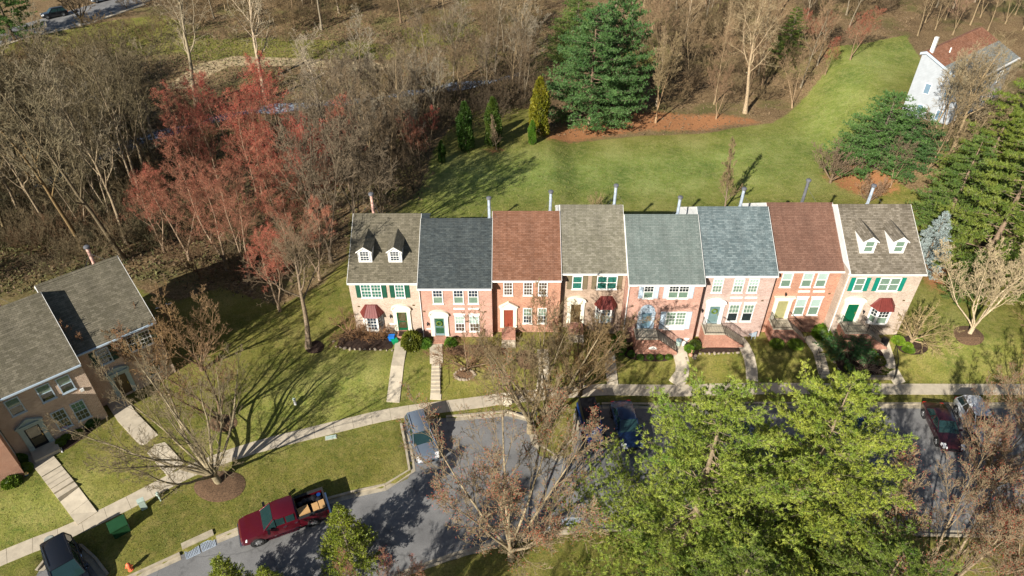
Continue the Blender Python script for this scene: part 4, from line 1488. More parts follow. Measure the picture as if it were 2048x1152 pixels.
# H8 -- taupe roof, teal shutters, two dormers
dz = 0.78
h = house('brick_townhouse', 28.05, 45.75, 'pale pink townhouse at the right end of the row with white dormers and teal shutters', 6.3)
house_shell(h, 6.3, HOUSE_D, 5.6 + dz, -1.8, 'beige', 'taupe', flue=(3.25, 'galv', 1.9), downspout='left')
window(h, 0.80, 1.66, 4.34, 5.74, blind_or_room='blind_sage', grid='none'); window(h, 2.85, 4.62, 4.34, 5.74, blind_or_room='blind_sage', dbl=True, grid='none')
for a, b_ in ((0.40, 0.78), (1.68, 2.06), (2.45, 2.83), (4.64, 5.02)): shutter(h, a, b_, 4.34, 5.74, 'sh_teal')
bay_window(h, 3.1, 4.85, 1.05, 2.68, 3.58, 0.22, 'blind_dark', 'blind_sage', grid='top')
door(h, 0.95, 1.90, 0.95, 2.95, 'door_green', 'arch', trim='cream', sw=0.46)
MB().box(0.85, 2.0, -0.3, -0.13, 0.86, 0.94).build('door_sill', M['conc'], h)
lantern(h, 2.5, 2.1); vent(h, 5.6, 3.3)
stoop(h, 0.75, 2.6, 0.86, -0.95, 4.9, depth=1.5, steps=8)
for u in (1.62, 4.12): dormer(h, u, 1.15, 1.3, 1.25, roof_z(1.25, 6.38) - 0.02, SLOPE, 'taupe', 'blind_sage', grid='none')

# left group, turned 42 degrees
LG = 'townhouses in the angled group at the left edge'
A42 = R(42)
ux, uy = math.cos(A42), math.sin(A42)
l1 = Vector((-32.45, 36.9))
h = house('brick_townhouse', l1.x, l1.y, 'brown brick townhouse of the left group, dark shutters, roof half shaded by its neighbour', 5.9, A42, -0.1, LG)
house_shell(h, 5.9, HOUSE_D, 5.45, -0.9, 'brown', 'olive', flue=(4.3, 'rust', 1.7), downspout=None, gutter='bluewhite')
window(h, 1.3, 2.2, 3.4, 4.85, trim='bluewhite', blind_or_room='blind_dark', grid='all'); window(h, 3.5, 5.25, 3.4, 4.85, trim='white', blind_or_room='blind_dark', dbl=True, grid='all')
for a, b_ in ((0.85, 1.28), (2.22, 2.62), (3.05, 3.48), (5.27, 5.67)): shutter(h, a, b_, 3.4, 4.85, 'sh_dark')
door(h, 1.6, 2.5, -0.1, 1.95, 'door_brown', 'arch', trim='greytrim')
window(h, 3.9, 4.9, 0.4, 1.9, trim='white', blind_or_room='blind_dark', grid='all')
l2 = Vector((-35.96, 31.85))
h = house('brick_townhouse', l2.x, l2.y, 'brown brick townhouse of the left group with a pediment door and square boxwoods', 6.1, A42, -0.1, LG)
house_shell(h, 6.1, HOUSE_D, 5.6, -0.9, 'brown', 'olive', flue=(3.4, 'rust', 1.9), downspout=None, gutter='bluewhite')
for a in (1.0, 2.95, 4.25): window(h, a, a + 0.9, 3.5, 5.0, trim='bluewhite', blind_or_room='blind_sage', low='blind_dark', grid='none')
for a in (2.95, 4.25): window(h, a, a + 0.92, 0.5, 2.35, trim='bluewhite', blind_or_room='blind_teal' if a > 4 else 'blind_dark', low='blind_dark', grid='all')
door(h, 1.1, 2.05, 0.0, 2.05, 'black', 'tri', trim='greytrim', storm=True, panel_mat='door_brown')
MB().box(0.75, 2.45, -1.25, -0.002, -0.7, -0.02).build('door_step', M['conc'], h)
MB().box(5.3, 5.55, -0.12, -0.001, 3.05, 3.3).build('junction_box', M['white'], h)
l3 = l2 - Vector((ux, uy)) * 6.2 - Vector((-uy, ux)) * 1.9
h = house('brick_townhouse', l3.x, l3.y, 'orange-red brick corner of a townhouse cut off by the left edge', 6.15, A42, -0.2, LG)
house_shell(h, 6.15, HOUSE_D, 5.3, -0.9, 'orange', 'olive', flue=(3.4, 'rust', 1.9), downspout=None)
for a in (1.0, 2.95, 4.25): window(h, a, a + 0.9, 3.4, 4.85, blind_or_room='blind_dark', grid='all')

# far house, upper right
fh = house('siding_house', 56.6, 88.6, 'pale blue sided house with an orange and grey roof among the trees at upper right', 12, 0, 0, 'houses beyond the field')
fh.rotation_euler = (0, 0, R(38.8))
fh.location = (56.5, 83.1, 1.8)
Lr = 15.6
MB().prismx([(0, -8), (6.0, -8), (6.0, 8.3), (5.5, 8.6), (0, 6.1)], 0, Lr).build('siding_wall', SIDE_B, fh)
def rz_(y): return 6.12 + (y + 0.35) * 2.62 / 5.85 if y <= 5.5 else 8.74 - (y - 5.5) * 0.45
for ya, yb2, mm in ((-0.35, 2.85, 'fargrey'), (2.85, 5.5, 'farorange'), (5.5, 6.2, 'farorange')):
    za_, zb_ = rz_(ya), rz_(yb2)
    MB().hexa([(-.25, ya, za_), (Lr + .25, ya, za_), (Lr + .25, yb2, zb_), (-.25, yb2, zb_), (-.25, ya, za_ + .12), (Lr + .25, ya, za_ + .12), (Lr + .25, yb2, zb_ + .12), (-.25, yb2, zb_ + .12)]).build('roof_slope', RF[mm], fh)
MB().box(-.25, Lr + .25, -0.55, -0.352, 6.02, 6.2).build('gutter', M['white'], fh)
MB().prismx([(-0.36, 5.95), (-0.36, 6.26), (5.5, 8.88), (6.2, 8.6), (6.2, 8.3), (5.5, 8.58)], -0.30, -0.252).build('rake_board', M['bluewhite'], fh)
MB().box(0.3, 0.7, 5.0, 5.4, 8.0, 10.6).build('chimney', M['white'], fh)
MB().tube((3.6, 4.2, 7.9), (3.6, 4.2, 8.9), 0.08, n=8).build('roof_vent', M['white'], fh)
for yy in (1.4, 3.9):
    for z0 in (0.9, 3.7):
        w = MB().box(-0.06, -0.002, yy - 0.4, yy + 0.4, z0, z0 + 1.4).build('window', M['white'], fh)
        MB().box(-0.075, -0.061, yy - 0.33, yy + 0.33, z0 + 0.08, z0 + 1.32).build('pane', M['door_blue'], w)
for xx in (2, 5, 9, 12):
    for z0 in (0.9, 3.6): window(fh, xx, xx + 0.95, z0, z0 + 1.5, blind_or_room='blind_dark', grid='none')
# ------------------------------------------------------------------ bare trees
def _norm(x, y, z):
    l = math.sqrt(x * x + y * y + z * z) or 1
    return x / l, y / l, z / l


def _perp(d, ang, az, rnd):
    """direction leaning ang away from d, turned az about it"""
    x, y, z = d
    if abs(z) < 0.95: ax, ay, az_ = _norm(-y, x, 0)
    else: ax, ay, az_ = _norm(0, -z, y)
    bx, by, bz = y * az_ - z * ay, z * ax - x * az_, x * ay - y * ax
    c, s = math.cos(ang), math.sin(ang)
    p, q = math.cos(az) * s, math.sin(az) * s
    return _norm(x * c + ax * p + bx * q, y * c + ay * p + by * q, z * c + az_ * p + bz * q)


class Tree:
    def __init__(s, seed, H=15, stems=1, clear=0.3, spread=0.9, lean=(0, 0), counts=(12, 8, 6, 5), ratio=(0.5, 0.5, 0.5, 0.55), ang=(0.9, 0.75, 0.75, 0.7),
                 r0=0.22, up=(0.02, 0.10, 0.10, 0.06, 0.03), wig=(0.05, 0.12, 0.16, 0.2, 0.25), stem_ang=0.45, minr=0.009, leader=True, droop=0.0, taper=0.55, flare=True):
        s.rnd = random.Random(seed)
        s.big = []; s.small = []; s.tips = []
        s.p = dict(counts=counts, ratio=ratio, ang=ang, up=up, wig=wig, clear=clear, minr=minr, leader=leader, droop=droop, taper=taper)
        s.H = H
        if stems == 1:
            s.branch((0, 0, -0.3), _norm(lean[0], lean[1], 1), H, r0, 0, flare)
        else:
            h0 = H * 0.09
            s.big.append(((0, 0, -0.3), (lean[0] * h0, lean[1] * h0, h0), r0 * 1.5, r0 * 1.25))
            base = (lean[0] * h0 * 0.9, lean[1] * h0 * 0.9, h0 * 0.85)
            a0 = s.rnd.random() * 6
            for k in range(stems):
                a = a0 + 2 * PI * k / stems + s.rnd.uniform(-.3, .3)
                t = stem_ang * s.rnd.uniform(0.35, 1.25)
                d = _norm(math.cos(a) * math.sin(t) + lean[0], math.sin(a) * math.sin(t) + lean[1], math.cos(t))
                s.branch(base, d, H * s.rnd.uniform(0.8, 1.0) * spread ** 0, r0 * s.rnd.uniform(0.5, 0.8), 0, False)

    def branch(s, p, d, L, r, lv, flare=False):
        P = s.p; rnd = s.rnd
        nmax = len(P['counts'])
        n = (9, 6, 4, 3, 2, 2)[lv]
        st = L / n
        wig = P['wig'][min(lv, 4)]; up = P['up'][min(lv, 4)]
        pts = [p]; dirs = [d]; rs = [r * (1.5 if flare else 1)]
        endr = max(P['minr'], r * (0.15 if lv < nmax else 0.5))
        for i in range(n):
            d = _norm(d[0] + rnd.gauss(0, wig), d[1] + rnd.gauss(0, wig), d[2] + rnd.gauss(0, wig) + up - P['droop'] * (lv > 0))
            q = (p[0] + d[0] * st, p[1] + d[1] * st, p[2] + d[2] * st)
            rr = max(P['minr'], r + (endr - r) * ((i + 1) / n) ** 0.9)
            (s.big if rs[-1] > 0.035 else s.small).append((p, q, rs[-1], rr))
            p = q
            pts.append(p); dirs.append(d); rs.append(rr)
        if lv >= nmax:
            s.tips.append(pts[-1]); s.tips.append(pts[-2])
            return
        cnt = P['counts'][lv]
        if lv > 0: cnt = max(2, int(cnt * rnd.uniform(0.75, 1.25) + 0.5))
        f0 = P['clear'] if lv == 0 else 0.22
        az = rnd.random() * 6
        for k in range(cnt):
            f = f0 + (1 - f0) * ((k + rnd.random()) / cnt)
            f = min(f, 0.985)
            i = min(n - 1, int(f * n)); t = f * n - i
            a, b = pts[i], pts[i + 1]
            c = (a[0] + (b[0] - a[0]) * t, a[1] + (b[1] - a[1]) * t, a[2] + (b[2] - a[2]) * t)
            az += 2.4 + rnd.uniform(-.5, .5)
            an = P['ang'][lv] * rnd.uniform(0.75, 1.2) * (1.15 - 0.45 * f)
            shape = 1.05 - 0.62 * (f - f0) / (1 - f0 + 1e-6) if lv == 0 else 1.05 - 0.5 * f
            cl = L * P['ratio'][lv] * shape * rnd.uniform(0.75, 1.15)
            cr = max(P['minr'], min(rs[i] * 0.75, (rs[i] + (rs[i + 1] - rs[i]) * t) * P['taper'] * rnd.uniform(0.8, 1.1)))
            s.branch(c, _perp(dirs[i + 1], an, az, rnd), cl, cr, lv + 1)
        s.tips.append(pts[-1])

    def scaled(s, sx, sy, sz):
        def f(l): return [((a[0] * sx, a[1] * sy, a[2] * sz), (b[0] * sx, b[1] * sy, b[2] * sz), r, q) for a, b, r, q in l]
        s.big = f(s.big); s.small = f(s.small); s.tips = [(t[0] * sx, t[1] * sy, t[2] * sz) for t in s.tips]
        return s


def seg_mesh(name, segs, n, mat):
    A = np.array([x[0] for x in segs], 'f'); B = np.array([x[1] for x in segs], 'f')
    r0 = np.array([x[2] for x in segs], 'f'); r1 = np.array([x[3] for x in segs], 'f')
    d = B - A
    d /= np.linalg.norm(d, axis=1)[:, None] + 1e-9
    ref = np.where(np.abs(d[:, 2:3]) < 0.9, np.array([[0, 0, 1.]]), np.array([[1., 0, 0]]))
    a = np.cross(d, ref); a /= np.linalg.norm(a, axis=1)[:, None] + 1e-9
    b = np.cross(d, a)
    A = A - d * (r0[:, None] * 0.4)
    t = np.arange(n) * 2 * PI / n
    ring = a[:, None, :] * np.cos(t)[None, :, None] + b[:, None, :] * np.sin(t)[None, :, None]
    V = np.concatenate([A[:, None, :] + ring * r0[:, None, None], B[:, None, :] + ring * r1[:, None, None]], 1)
    m = len(segs)
    base = (np.arange(m) * 2 * n)[:, None, None]
    i = np.arange(n); j = (i + 1) % n
    q = np.stack([i, n + i, n + j, j], -1)[None]
    me = np_mesh(name, V.reshape(-1, 3), (base + q).reshape(-1, 4), mat)
    me.polygons.foreach_set('use_smooth', [True] * len(me.polygons))
    return me


def blades(name, P, Dr, L, W, mat, tri=True, jit=0.35, seed=1):
    """small leaf-shaped faces: P points, Dr directions"""
    rg = np.random.default_rng(seed)
    P = np.asarray(P, 'f'); Dr = np.asarray(Dr, 'f')
    n = len(P)
    D = Dr + rg.normal(0, jit, (n, 3)); D /= np.linalg.norm(D, axis=1)[:, None] + 1e-9
    S = np.cross(D, rg.normal(0, 1, (n, 3))); S /= np.linalg.norm(S, axis=1)[:, None] + 1e-9
    l = L * rg.uniform(0.6, 1.3, (n, 1)); w = W * rg.uniform(0.7, 1.3, (n, 1))
    if tri:
        V = np.stack([P - S * w / 2, P + S * w / 2, P + D * l], 1)
        F_ = np.arange(n * 3).reshape(-1, 3)
    else:
        V = np.stack([P, P + D * l * 0.5 + S * w / 2, P + D * l, P + D * l * 0.5 - S * w / 2], 1)
        F_ = np.arange(n * 4).reshape(-1, 4)
    return np_mesh(name, V.reshape(-1, 3), F_, mat)


def tree_meshes(key, T, buds=0, bud_size=0.10, leaf_mat='bud', seed=3):
    ms = {'trunk': seg_mesh('trunk', T.big, 6, M['bark']), 'crown': seg_mesh('crown', T.small, 3, M['twig'])}
    if buds:
        rg = np.random.default_rng(seed)
        tp = np.array(T.tips, 'f')
        k = rg.integers(0, len(tp), buds)
        P = tp[k] + rg.normal(0, 0.10, (buds, 3))
        ms['blossom'] = blades('blossom', P, rg.normal(0, 1, (buds, 3)), bud_size, bud_size * 0.7, M[leaf_mat], False, 0.2, seed)
    return ms


def put_tree(name, ms, loc, rz, scale, label, cat='tree', group=None, bark=(1, 1, 1), twig=(1, 1, 1), bud=(1, 1, 1), lean=None):
    r = empty(name, loc, rz, label, cat, group, scale)
    if lean: r.rotation_euler = (lean[0], lean[1], rz)
    for k, me in ms.items():
        o = link_mesh(k, me, r)
        o.color = (*{'trunk': bark, 'crown': twig, 'blossom': bud, 'foliage': bud}.get(k, (1, 1, 1)), 1)
    return r


TM = {}
# woodland kinds
for i in range(4):
    T = Tree(10 + i, H=16, stems=1, clear=0.34, counts=(12, 7, 5, 3), ratio=(0.40, 0.5, 0.5, 0.5), ang=(0.75, 0.7, 0.7, 0.7), r0=0.19, minr=0.016, wig=(0.05, 0.12, 0.18, 0.22, 0.3), up=(0.03, 0.14, 0.1, 0.05, 0.03))
    TM['tall%d' % i] = tree_meshes('tall', T)
for i in range(3):
    T = Tree(30 + i, H=12, stems=2, clear=0.25, stem_ang=0.3, counts=(9, 7, 6, 5), ratio=(0.42, 0.5, 0.5, 0.5), ang=(0.65, 0.7, 0.7, 0.7), r0=0.15, minr=0.014, up=(0.03, 0.12, 0.1, 0.08, 0.03))
    TM['multi%d' % i] = tree_meshes('multi', T)
for i in range(3):
    T = Tree(40 + i, H=12.5, stems=2, clear=0.22, stem_ang=0.28, counts=(10, 7, 6, 4), ratio=(0.42, 0.5, 0.5, 0.5), ang=(0.7, 0.7, 0.7, 0.7), r0=0.17, minr=0.010, up=(0.03, 0.12, 0.1, 0.08, 0.03))
    TM['maple%d' % i] = tree_meshes('maple', T, 10000, 0.07)
for i in range(3):
    T = Tree(50 + i, H=3.4, stems=9, clear=0.12, stem_ang=0.85, counts=(6, 6, 4), ratio=(0.5, 0.5, 0.5), ang=(0.7, 0.7, 0.7), r0=0.04, minr=0.010, up=(0.03, 0.08, 0.1, 0.05, 0.03))
    TM['brush%d' % i] = {'crown': seg_mesh('crown', T.big + T.small, 3, M['twig'])}
# white-limbed sycamore, open
T = Tree(61, H=18, stems=1, clear=0.32, counts=(13, 8, 5, 4), ratio=(0.48, 0.45, 0.5, 0.5), ang=(0.7, 0.8, 0.8, 0.8), r0=0.33, minr=0.013, wig=(0.06, 0.2, 0.28, 0.3, 0.3), up=(0.03, 0.12, 0.06, 0.05, 0.03))
TM['sycamore'] = tree_meshes('sycamore', T)


def rmix(*cs):
    return random.choice(cs)


GREY = (1.25, 1.25, 1.15); TAN = (1.4, 1.25, 0.95); BROWN = (0.95, 0.78, 0.62); DARK = (0.6, 0.55, 0.5); REDT = (1.35, 0.75, 0.6); PALE = (1.9, 1.85, 1.7); OLIVE = (1.0, 1.05, 0.7)

# hero trees in the front gardens
T = Tree(71, H=10.8, stems=12, clear=0.25, stem_ang=0.85, lean=(-0.25, 0.02), counts=(8, 6, 5, 4), ratio=(0.38, 0.48, 0.5, 0.5), ang=(0.5, 0.6, 0.65, 0.7), r0=0.19, minr=0.008, wig=(0.08, 0.10, 0.15, 0.2, 0.25), up=(0.05, 0.10, 0.08, 0.05, 0.03), taper=0.5)
put_tree('shade_tree', tree_meshes('a', T), at(440, 966), 0, 1.0, 'large leaning bare tree with many pale stems in a mulch ring by the sidewalk', group=None, bark=(1.5, 1.5, 1.25), twig=(0.95, 0.85, 0.65))
T = Tree(73, H=5.5, stems=6, clear=0.25, stem_ang=0.75, counts=(7, 6, 5, 3), ratio=(0.45, 0.5, 0.5, 0.5), ang=(0.6, 0.7, 0.7, 0.7), r0=0.13, minr=0.009, up=(0.05, 0.12, 0.1, 0.05, 0.03))
SMALL = tree_meshes('s', T)
T = Tree(74, H=6.5, stems=4, clear=0.3, stem_ang=0.4, counts=(8, 6, 5, 4), ratio=(0.4, 0.5, 0.5, 0.5), ang=(0.6, 0.7, 0.7, 0.7), r0=0.14, minr=0.009, up=(0.05, 0.12, 0.1, 0.05, 0.03))
put_tree('garden_tree', tree_meshes('s2', T), at(445, 850), 1.0, 1.15, 'reddish-brown twiggy garden tree rising behind the leaning bare tree', bark=BROWN, twig=(1.1, 0.75, 0.5))
put_tree('garden_tree', SMALL, at(262, 762), 2.0, 1.25, 'rusty brown twiggy tree hiding the corner entrance of the left houses', bark=BROWN, twig=(1.15, 0.7, 0.45))
put_tree('garden_tree', SMALL, at(335, 745), 4.0, 1.25, 'low brown twiggy tree on the shaded lawn right of the left houses', bark=BROWN, twig=(1.2, 0.85, 0.5))
put_tree('garden_tree', SMALL, at(405, 740), 5.3, 1.2, 'brown twiggy tree between the leaning tree and the shaded lawn', bark=BROWN, twig=(1.25, .9, .6))
T = Tree(75, H=11.5, stems=1, lean=(0.16, 0), clear=0.45, counts=(12, 8, 6, 4), ratio=(0.48, 0.5, 0.5, 0.5), ang=(0.85, 0.75, 0.7, 0.7), r0=0.28, minr=0.009, wig=(0.04, 0.12, 0.15, 0.2, 0.25), up=(0.02, 0.10, 0.1, 0.06, 0.03))
put_tree('shade_tree', tree_meshes('b', T), at(617, 695), 0.5, 1.0, 'bare tree with one straight grey trunk on the lawn left of the row', bark=(1.15, 1.05, 0.95), twig=(1.0, 0.82, 0.65))
T = Tree(77, H=10.5, stems=5, clear=0.25, stem_ang=0.55, counts=(9, 7, 6, 4), ratio=(0.40, 0.5, 0.5, 0.5), ang=(0.65, 0.7, 0.7, 0.7), r0=0.2, minr=0.009, up=(0.04, 0.10, 0.1, 0.05, 0.03))
E1 = tree_meshes('e1', T)
T = Tree(78, H=10.0, stems=5, clear=0.22, stem_ang=0.65, counts=(9, 7, 6, 4), ratio=(0.42, 0.5, 0.5, 0.5), ang=(0.7, 0.7, 0.7, 0.7), r0=0.19, minr=0.009, up=(0.04, 0.10, 0.1, 0.05, 0.03))
E2 = tree_meshes('e2', T)
put_tree('shade_tree', E1, at(1060, 862), 0, 1.08, 'tall bare grey-barked tree on the island, left of its close twin', bark=(1.4, 1.35, 1.1), twig=(.95, .8, .55))
put_tree('shade_tree', E2, at(1094, 850), 2, 1.08, 'bare brown-twigged tree on the island, right of its close twin', bark=(1.4, 1.35, 1.1), twig=(1.0, .78, .48))
put_tree('shade_tree', SMALL, at(1160, 790), 1, 1.25, 'orange-brown bare tree in front of the tan townhouse', bark=BROWN, twig=(1.2, 0.8, 0.4))
T = Tree(79, H=3.6, stems=7, clear=0.15, stem_ang=0.95, counts=(8, 7, 7), ratio=(0.5, 0.5, 0.5), ang=(0.7, 0.8, 0.8), r0=0.13, minr=0.009, up=(0.0, 0.0, 0.04, 0.03, 0.03))
DOG = tree_meshes('dog', T)
put_tree('dogwood', DOG, at(935, 742), 0, 1.0, 'spreading bare dogwood with a stubby trunk in a stone-ringed bed', bark=(1.0, .85, .7), twig=(1.1, 0.72, 0.5))
put_tree('ornamental_tree', DOG, at(698, 672), 1.4, 0.72, 'small twiggy ornamental tree in the bed beside the green-shuttered bay window', bark=(1.3, .9, .7), twig=(1.1, 0.75, 0.5))
put_tree('ornamental_tree', DOG, at(1822, 685), 2.4, 0.98, 'tan weeping ornamental tree at the right corner of the row', bark=(2.0, 1.8, 1.4), twig=(1.75, 1.5, 0.95))
T = Tree(80, H=10.5, stems=10, clear=0.3, stem_ang=0.66, counts=(9, 7, 6, 4), ratio=(0.38, 0.48, 0.5, 0.5), ang=(0.55, 0.6, 0.65, 0.7), r0=0.17, minr=0.010, up=(0.03, 0.10, 0.08, 0.05, 0.03))
RB = tree_meshes('rb', T, 8000, 0.055)
RB2 = dict(RB)
put_tree('street_maple', RB, at(1022, 1118), 0.0, 1.12, 'red-budded bare maple in front of the street, tallest at the bottom centre', bark=(1.7, 1.65, 1.4), twig=(1.15, 1.0, 0.78), bud=(.95, 1.2, 1.0))
put_tree('street_maple', RB, at(1850, 1215), 2.0, 1.05, 'red-budded bare maple at the bottom right, nearest the green pine', bark=(1.5, 1.4, 1.2), twig=(1.2, 1.02, .8), bud=(0.8, 0.9, 0.8))
put_tree('street_maple', RB, at(2035, 1215), 4.1, 1.05, 'red-budded bare maple in the bottom right corner', bark=(1.6, 1.45, 1.2), twig=(1.2, 1.02, .8), bud=(0.8, 0.9, 0.9))
put_tree('street_maple', RB, at(1950, 985), 5.2, 0.72, 'smaller tan maple standing before the white parked car', bark=(1.6, 1.45, 1.2), twig=(1.2, 1.02, .8), bud=(0.9, 0.9, 0.8))
put_tree('street_maple', RB, at(2060, 900), 1.2, 0.72, 'tan twiggy maple at the right edge below the sidewalk', bark=(1.6, 1.45, 1.2), twig=(1.2, 1.02, .8), bud=(0.9, 0.9, 0.8))
put_tree('street_maple', RB, at(790, 1320), 0.7, 0.62, 'crimson-budded maple top poking up at the bottom edge', bark=(1.2, 1.1, 1.0), twig=(1.1, 0.75, 0.6), bud=(1.1, 0.7, 1.0))
# right side
T = Tree(82, H=8.5, stems=6, clear=0.28, stem_ang=0.6, counts=(9, 7, 6, 4), ratio=(0.42, 0.48, 0.5, 0.5), ang=(0.7, 0.8, 0.8, 0.8), r0=0.15, minr=0.012, wig=(0.10, 0.18, 0.22, 0.28, 0.3), up=(0.06, 0.12, 0.1, 0.05, 0.03), lean=(0.08, 0), taper=0.58)
put_tree('crabapple', tree_meshes('wh', T), at(1938, 668), 0, 1.0, 'bare tree with pale silvery crooked limbs on the lawn right of the row', bark=(2.6, 2.5, 2.2), twig=(2.1, 1.9, 1.5))
T = Tree(83, H=8.2, stems=1, clear=0.14, counts=(30, 8, 5, 3), ratio=(0.24, 0.5, 0.5, .5), ang=(0.55, 0.55, 0.6, .6), r0=0.12, minr=0.015, up=(0.02, 0.14, 0.1, 0.05, 0.03))
PEAR = tree_meshes('pear', T)
put_tree('pear_tree', PEAR, at(1450, 418), 0, 1.05, 'narrow upright bare tree alone on the back field', bark=(1.1, 1.0, .9), twig=(1.15, 0.95, 0.65))
put_tree('pear_tree', PEAR, at(993, 300), 1, 0.62, 'small bare sapling in a ring of straw before the dark arborvitae', bark=(1.2, 1.1, 1.0), twig=(1.2, 1.0, 0.8))
T = Tree(84, H=4.6, stems=8, clear=0.2, stem_ang=0.75, counts=(7, 6, 5, 3), ratio=(0.45, 0.5, 0.5, 0.5), ang=(0.6, 0.7, 0.7, 0.7), r0=0.12, minr=0.012, up=(0.04, 0.1, 0.08, 0.05, 0.03))
DOME = tree_meshes('dome', T)
put_tree('cherry_tree', DOME, at(1660, 366), 0, 1.1, 'dome-shaped bare tree in orange needle litter beyond the row', bark=(1.1, .95, .8), twig=(.95, .78, 0.65))
put_tree('cherry_tree', DOME, at(1735, 408), 1, 0.75, 'low bare shrub tree just behind the taupe roof flue', bark=(1.2, .95, .8), twig=(1.3, .95, 0.75))
put_tree('cherry_tree', DOME, at(1190, 424), 2, 0.5, 'little tan bare shrub behind the sand-coloured roof', bark=(1.2, 1.1, .8), twig=(1.5, 1.3, 0.85))
put_tree('bare_tree', TM['sycamore'], at(1905, 300), 0.5, 0.72, 'spreading bare tree in front of the pale blue far house', bark=(1.9, 1.7, 1.3), twig=(1.4, 1.2, 0.85))
put_tree('bare_tree', TM['multi0'], at(1868, 262), .5, .8, 'bare tree before the far house gable', bark=(1.9, 1.7, 1.4), twig=(1.6, 1.4, 1.1))
put_tree('bare_tree', TM['multi1'], at(1875, 300), 5.5, .95, 'bare tree half hiding the pale far gable, beside the dark pine', bark=(1.6, 1.4, 1.1), twig=(1.3, 1.2, .95))
put_tree('bare_tree', TM['multi2'], at(1893, 285), 4.5, .85, 'bare tree in front of the corner of the far house', bark=(1.7, 1.5, 1.2), twig=(1.4, 1.25, 1.0))
put_tree('bare_tree', TM['multi0'], at(1940, 290), 2.5, .8, 'bare tree before the grey roof of the far house', bark=(1.7, 1.5, 1.2), twig=(1.4, 1.25, 1.0))
put_tree('bare_tree', TM['multi1'], at(1850, 345), 1.5, 1.0, 'bare tree leaning left out of the right-hand pines', bark=(1.5, 1.3, 1.0), twig=(1.2, 1.0, 0.7), lean=(0, -0.45))
put_tree('bare_tree', TM['multi2'], at(1780, 375), 2.5, 0.5, 'slim pale-trunked bare tree at the pines edge above the right-end house', bark=(1.6, 1.3, 1.1), twig=(1.0, .85, 0.7))
put_tree('bare_tree', TM['multi0'], at(2075, 590), 0.4, 0.8, 'brown bare tree crowding in at the right edge by the pale tree', bark=(1.2, 1.1, 1.0), twig=(1.25, .95, 0.7))
put_tree('bare_tree', TM['multi2'], at(2050, 700), 3.4, 0.65, 'twiggy brown tree at the right edge below the pale tree', bark=(1.2, 1.1, 1.0), twig=(1.2, .8, 0.6))

# woods ------------------------------------------------------
def scatter(poly_px, n, mind, seed, rng_world=False):
    rnd = random.Random(seed)
    poly = poly_px if rng_world else P2(poly_px)
    P = np.array(poly)
    out = []
    tries = 0
    while len(out) < n and tries < n * 60:
        tries += 1
        x = rnd.uniform(P[:, 0].min(), P[:, 0].max()); y = rnd.uniform(P[:, 1].min(), P[:, 1].max())
        if not inside(poly, np.array([x]), np.array([y]))[0]: continue
        if any((x - a) ** 2 + (y - b_) ** 2 < mind * mind for a, b_ in out): continue
        out.append((x, y))
    return out


BG = 'bare brush along the wood floor'
def brush(poly, n, mind, seed, cols, smin=.8, smax=1.6, group=BG, lab='knee-high bare brush on the wood floor'):
    cols = [tuple(q * .68 for q in c) for c in cols]
    for (x, y) in scatter(poly, n, mind, seed):
        put_tree('brush', TM['brush%d' % random.randrange(3)], (x, y, float(zt(x, y))), random.uniform(0, 6), random.uniform(smin, smax), lab, 'bush', group, twig=random.choice(cols))



random.seed(5)
CLEAR1 = P2([(-100, 20), (330, -20), (380, 60), (780, 70), (800, 190), (380, 200), (200, 130), (-100, 200)])
MAPLEZONE = P2([(300, 560), (300, 400), (370, 300), (470, 250), (650, 300), (700, 400), (700, 520), (600, 640), (450, 600)])
WL = 'bare trees of the dark wood behind the left houses'
for (x, y) in scatter([(-250, 560), (20, 545), (140, 500), (200, 480), (250, 520), (420, 540), (560, 560), (640, 540), (690, 430), (620, 300), (420, 260), (250, 270), (100, 300), (-200, 330)], 100, 2.1, 1):
    if inside(MAPLEZONE, np.array([x]), np.array([y]))[0]: continue
    k = random.choice(['tall0', 'tall1', 'tall2', 'tall3', 'multi0', 'multi1'])
    s_ = random.uniform(0.85, 1.2)
    put_tree('woodland_tree', TM[k], (x, y, float(zt(x, y))), random.uniform(0, 6), s_, 'grey-brown bare tree in the shaded wood behind the left houses', group=WL,
             bark=rmix((1.5, 1.4, 1.2), (1.1, 1.0, .7), (1.9, 1.8, 1.6)), twig=rmix((.6, 0.54, 0.38), (.75, .68, 0.48), (1.2, 1.12, .95)), lean=(random.uniform(-.08, .08), random.uniform(-.08, .08)))
WM = 'bare trees of the wood edge left of the field'
for (x, y) in scatter([(700, 410), (790, 410), (835, 360), (850, 310), (870, 270), (900, 225), (960, 205), (1050, 205), (1060, 150), (900, 160), (740, 200), (640, 280), (660, 360)], 42, 2.2, 2):
    k = random.choice(['tall0', 'tall2', 'multi0', 'multi1', 'multi2'])
    put_tree('woodland_tree', TM[k], (x, y, float(zt(x, y))), random.uniform(0, 6), random.uniform(0.6, 0.95), 'silvery bare tree in the dense wood edge left of the field', group=WM,
             bark=rmix(GREY, TAN), twig=rmix((1.4, 1.35, 1.25), (1.0, .88, .76), (.9, .8, .65), (.8, .65, .5)))
WT = 'bare trees on the hill beyond the creek'
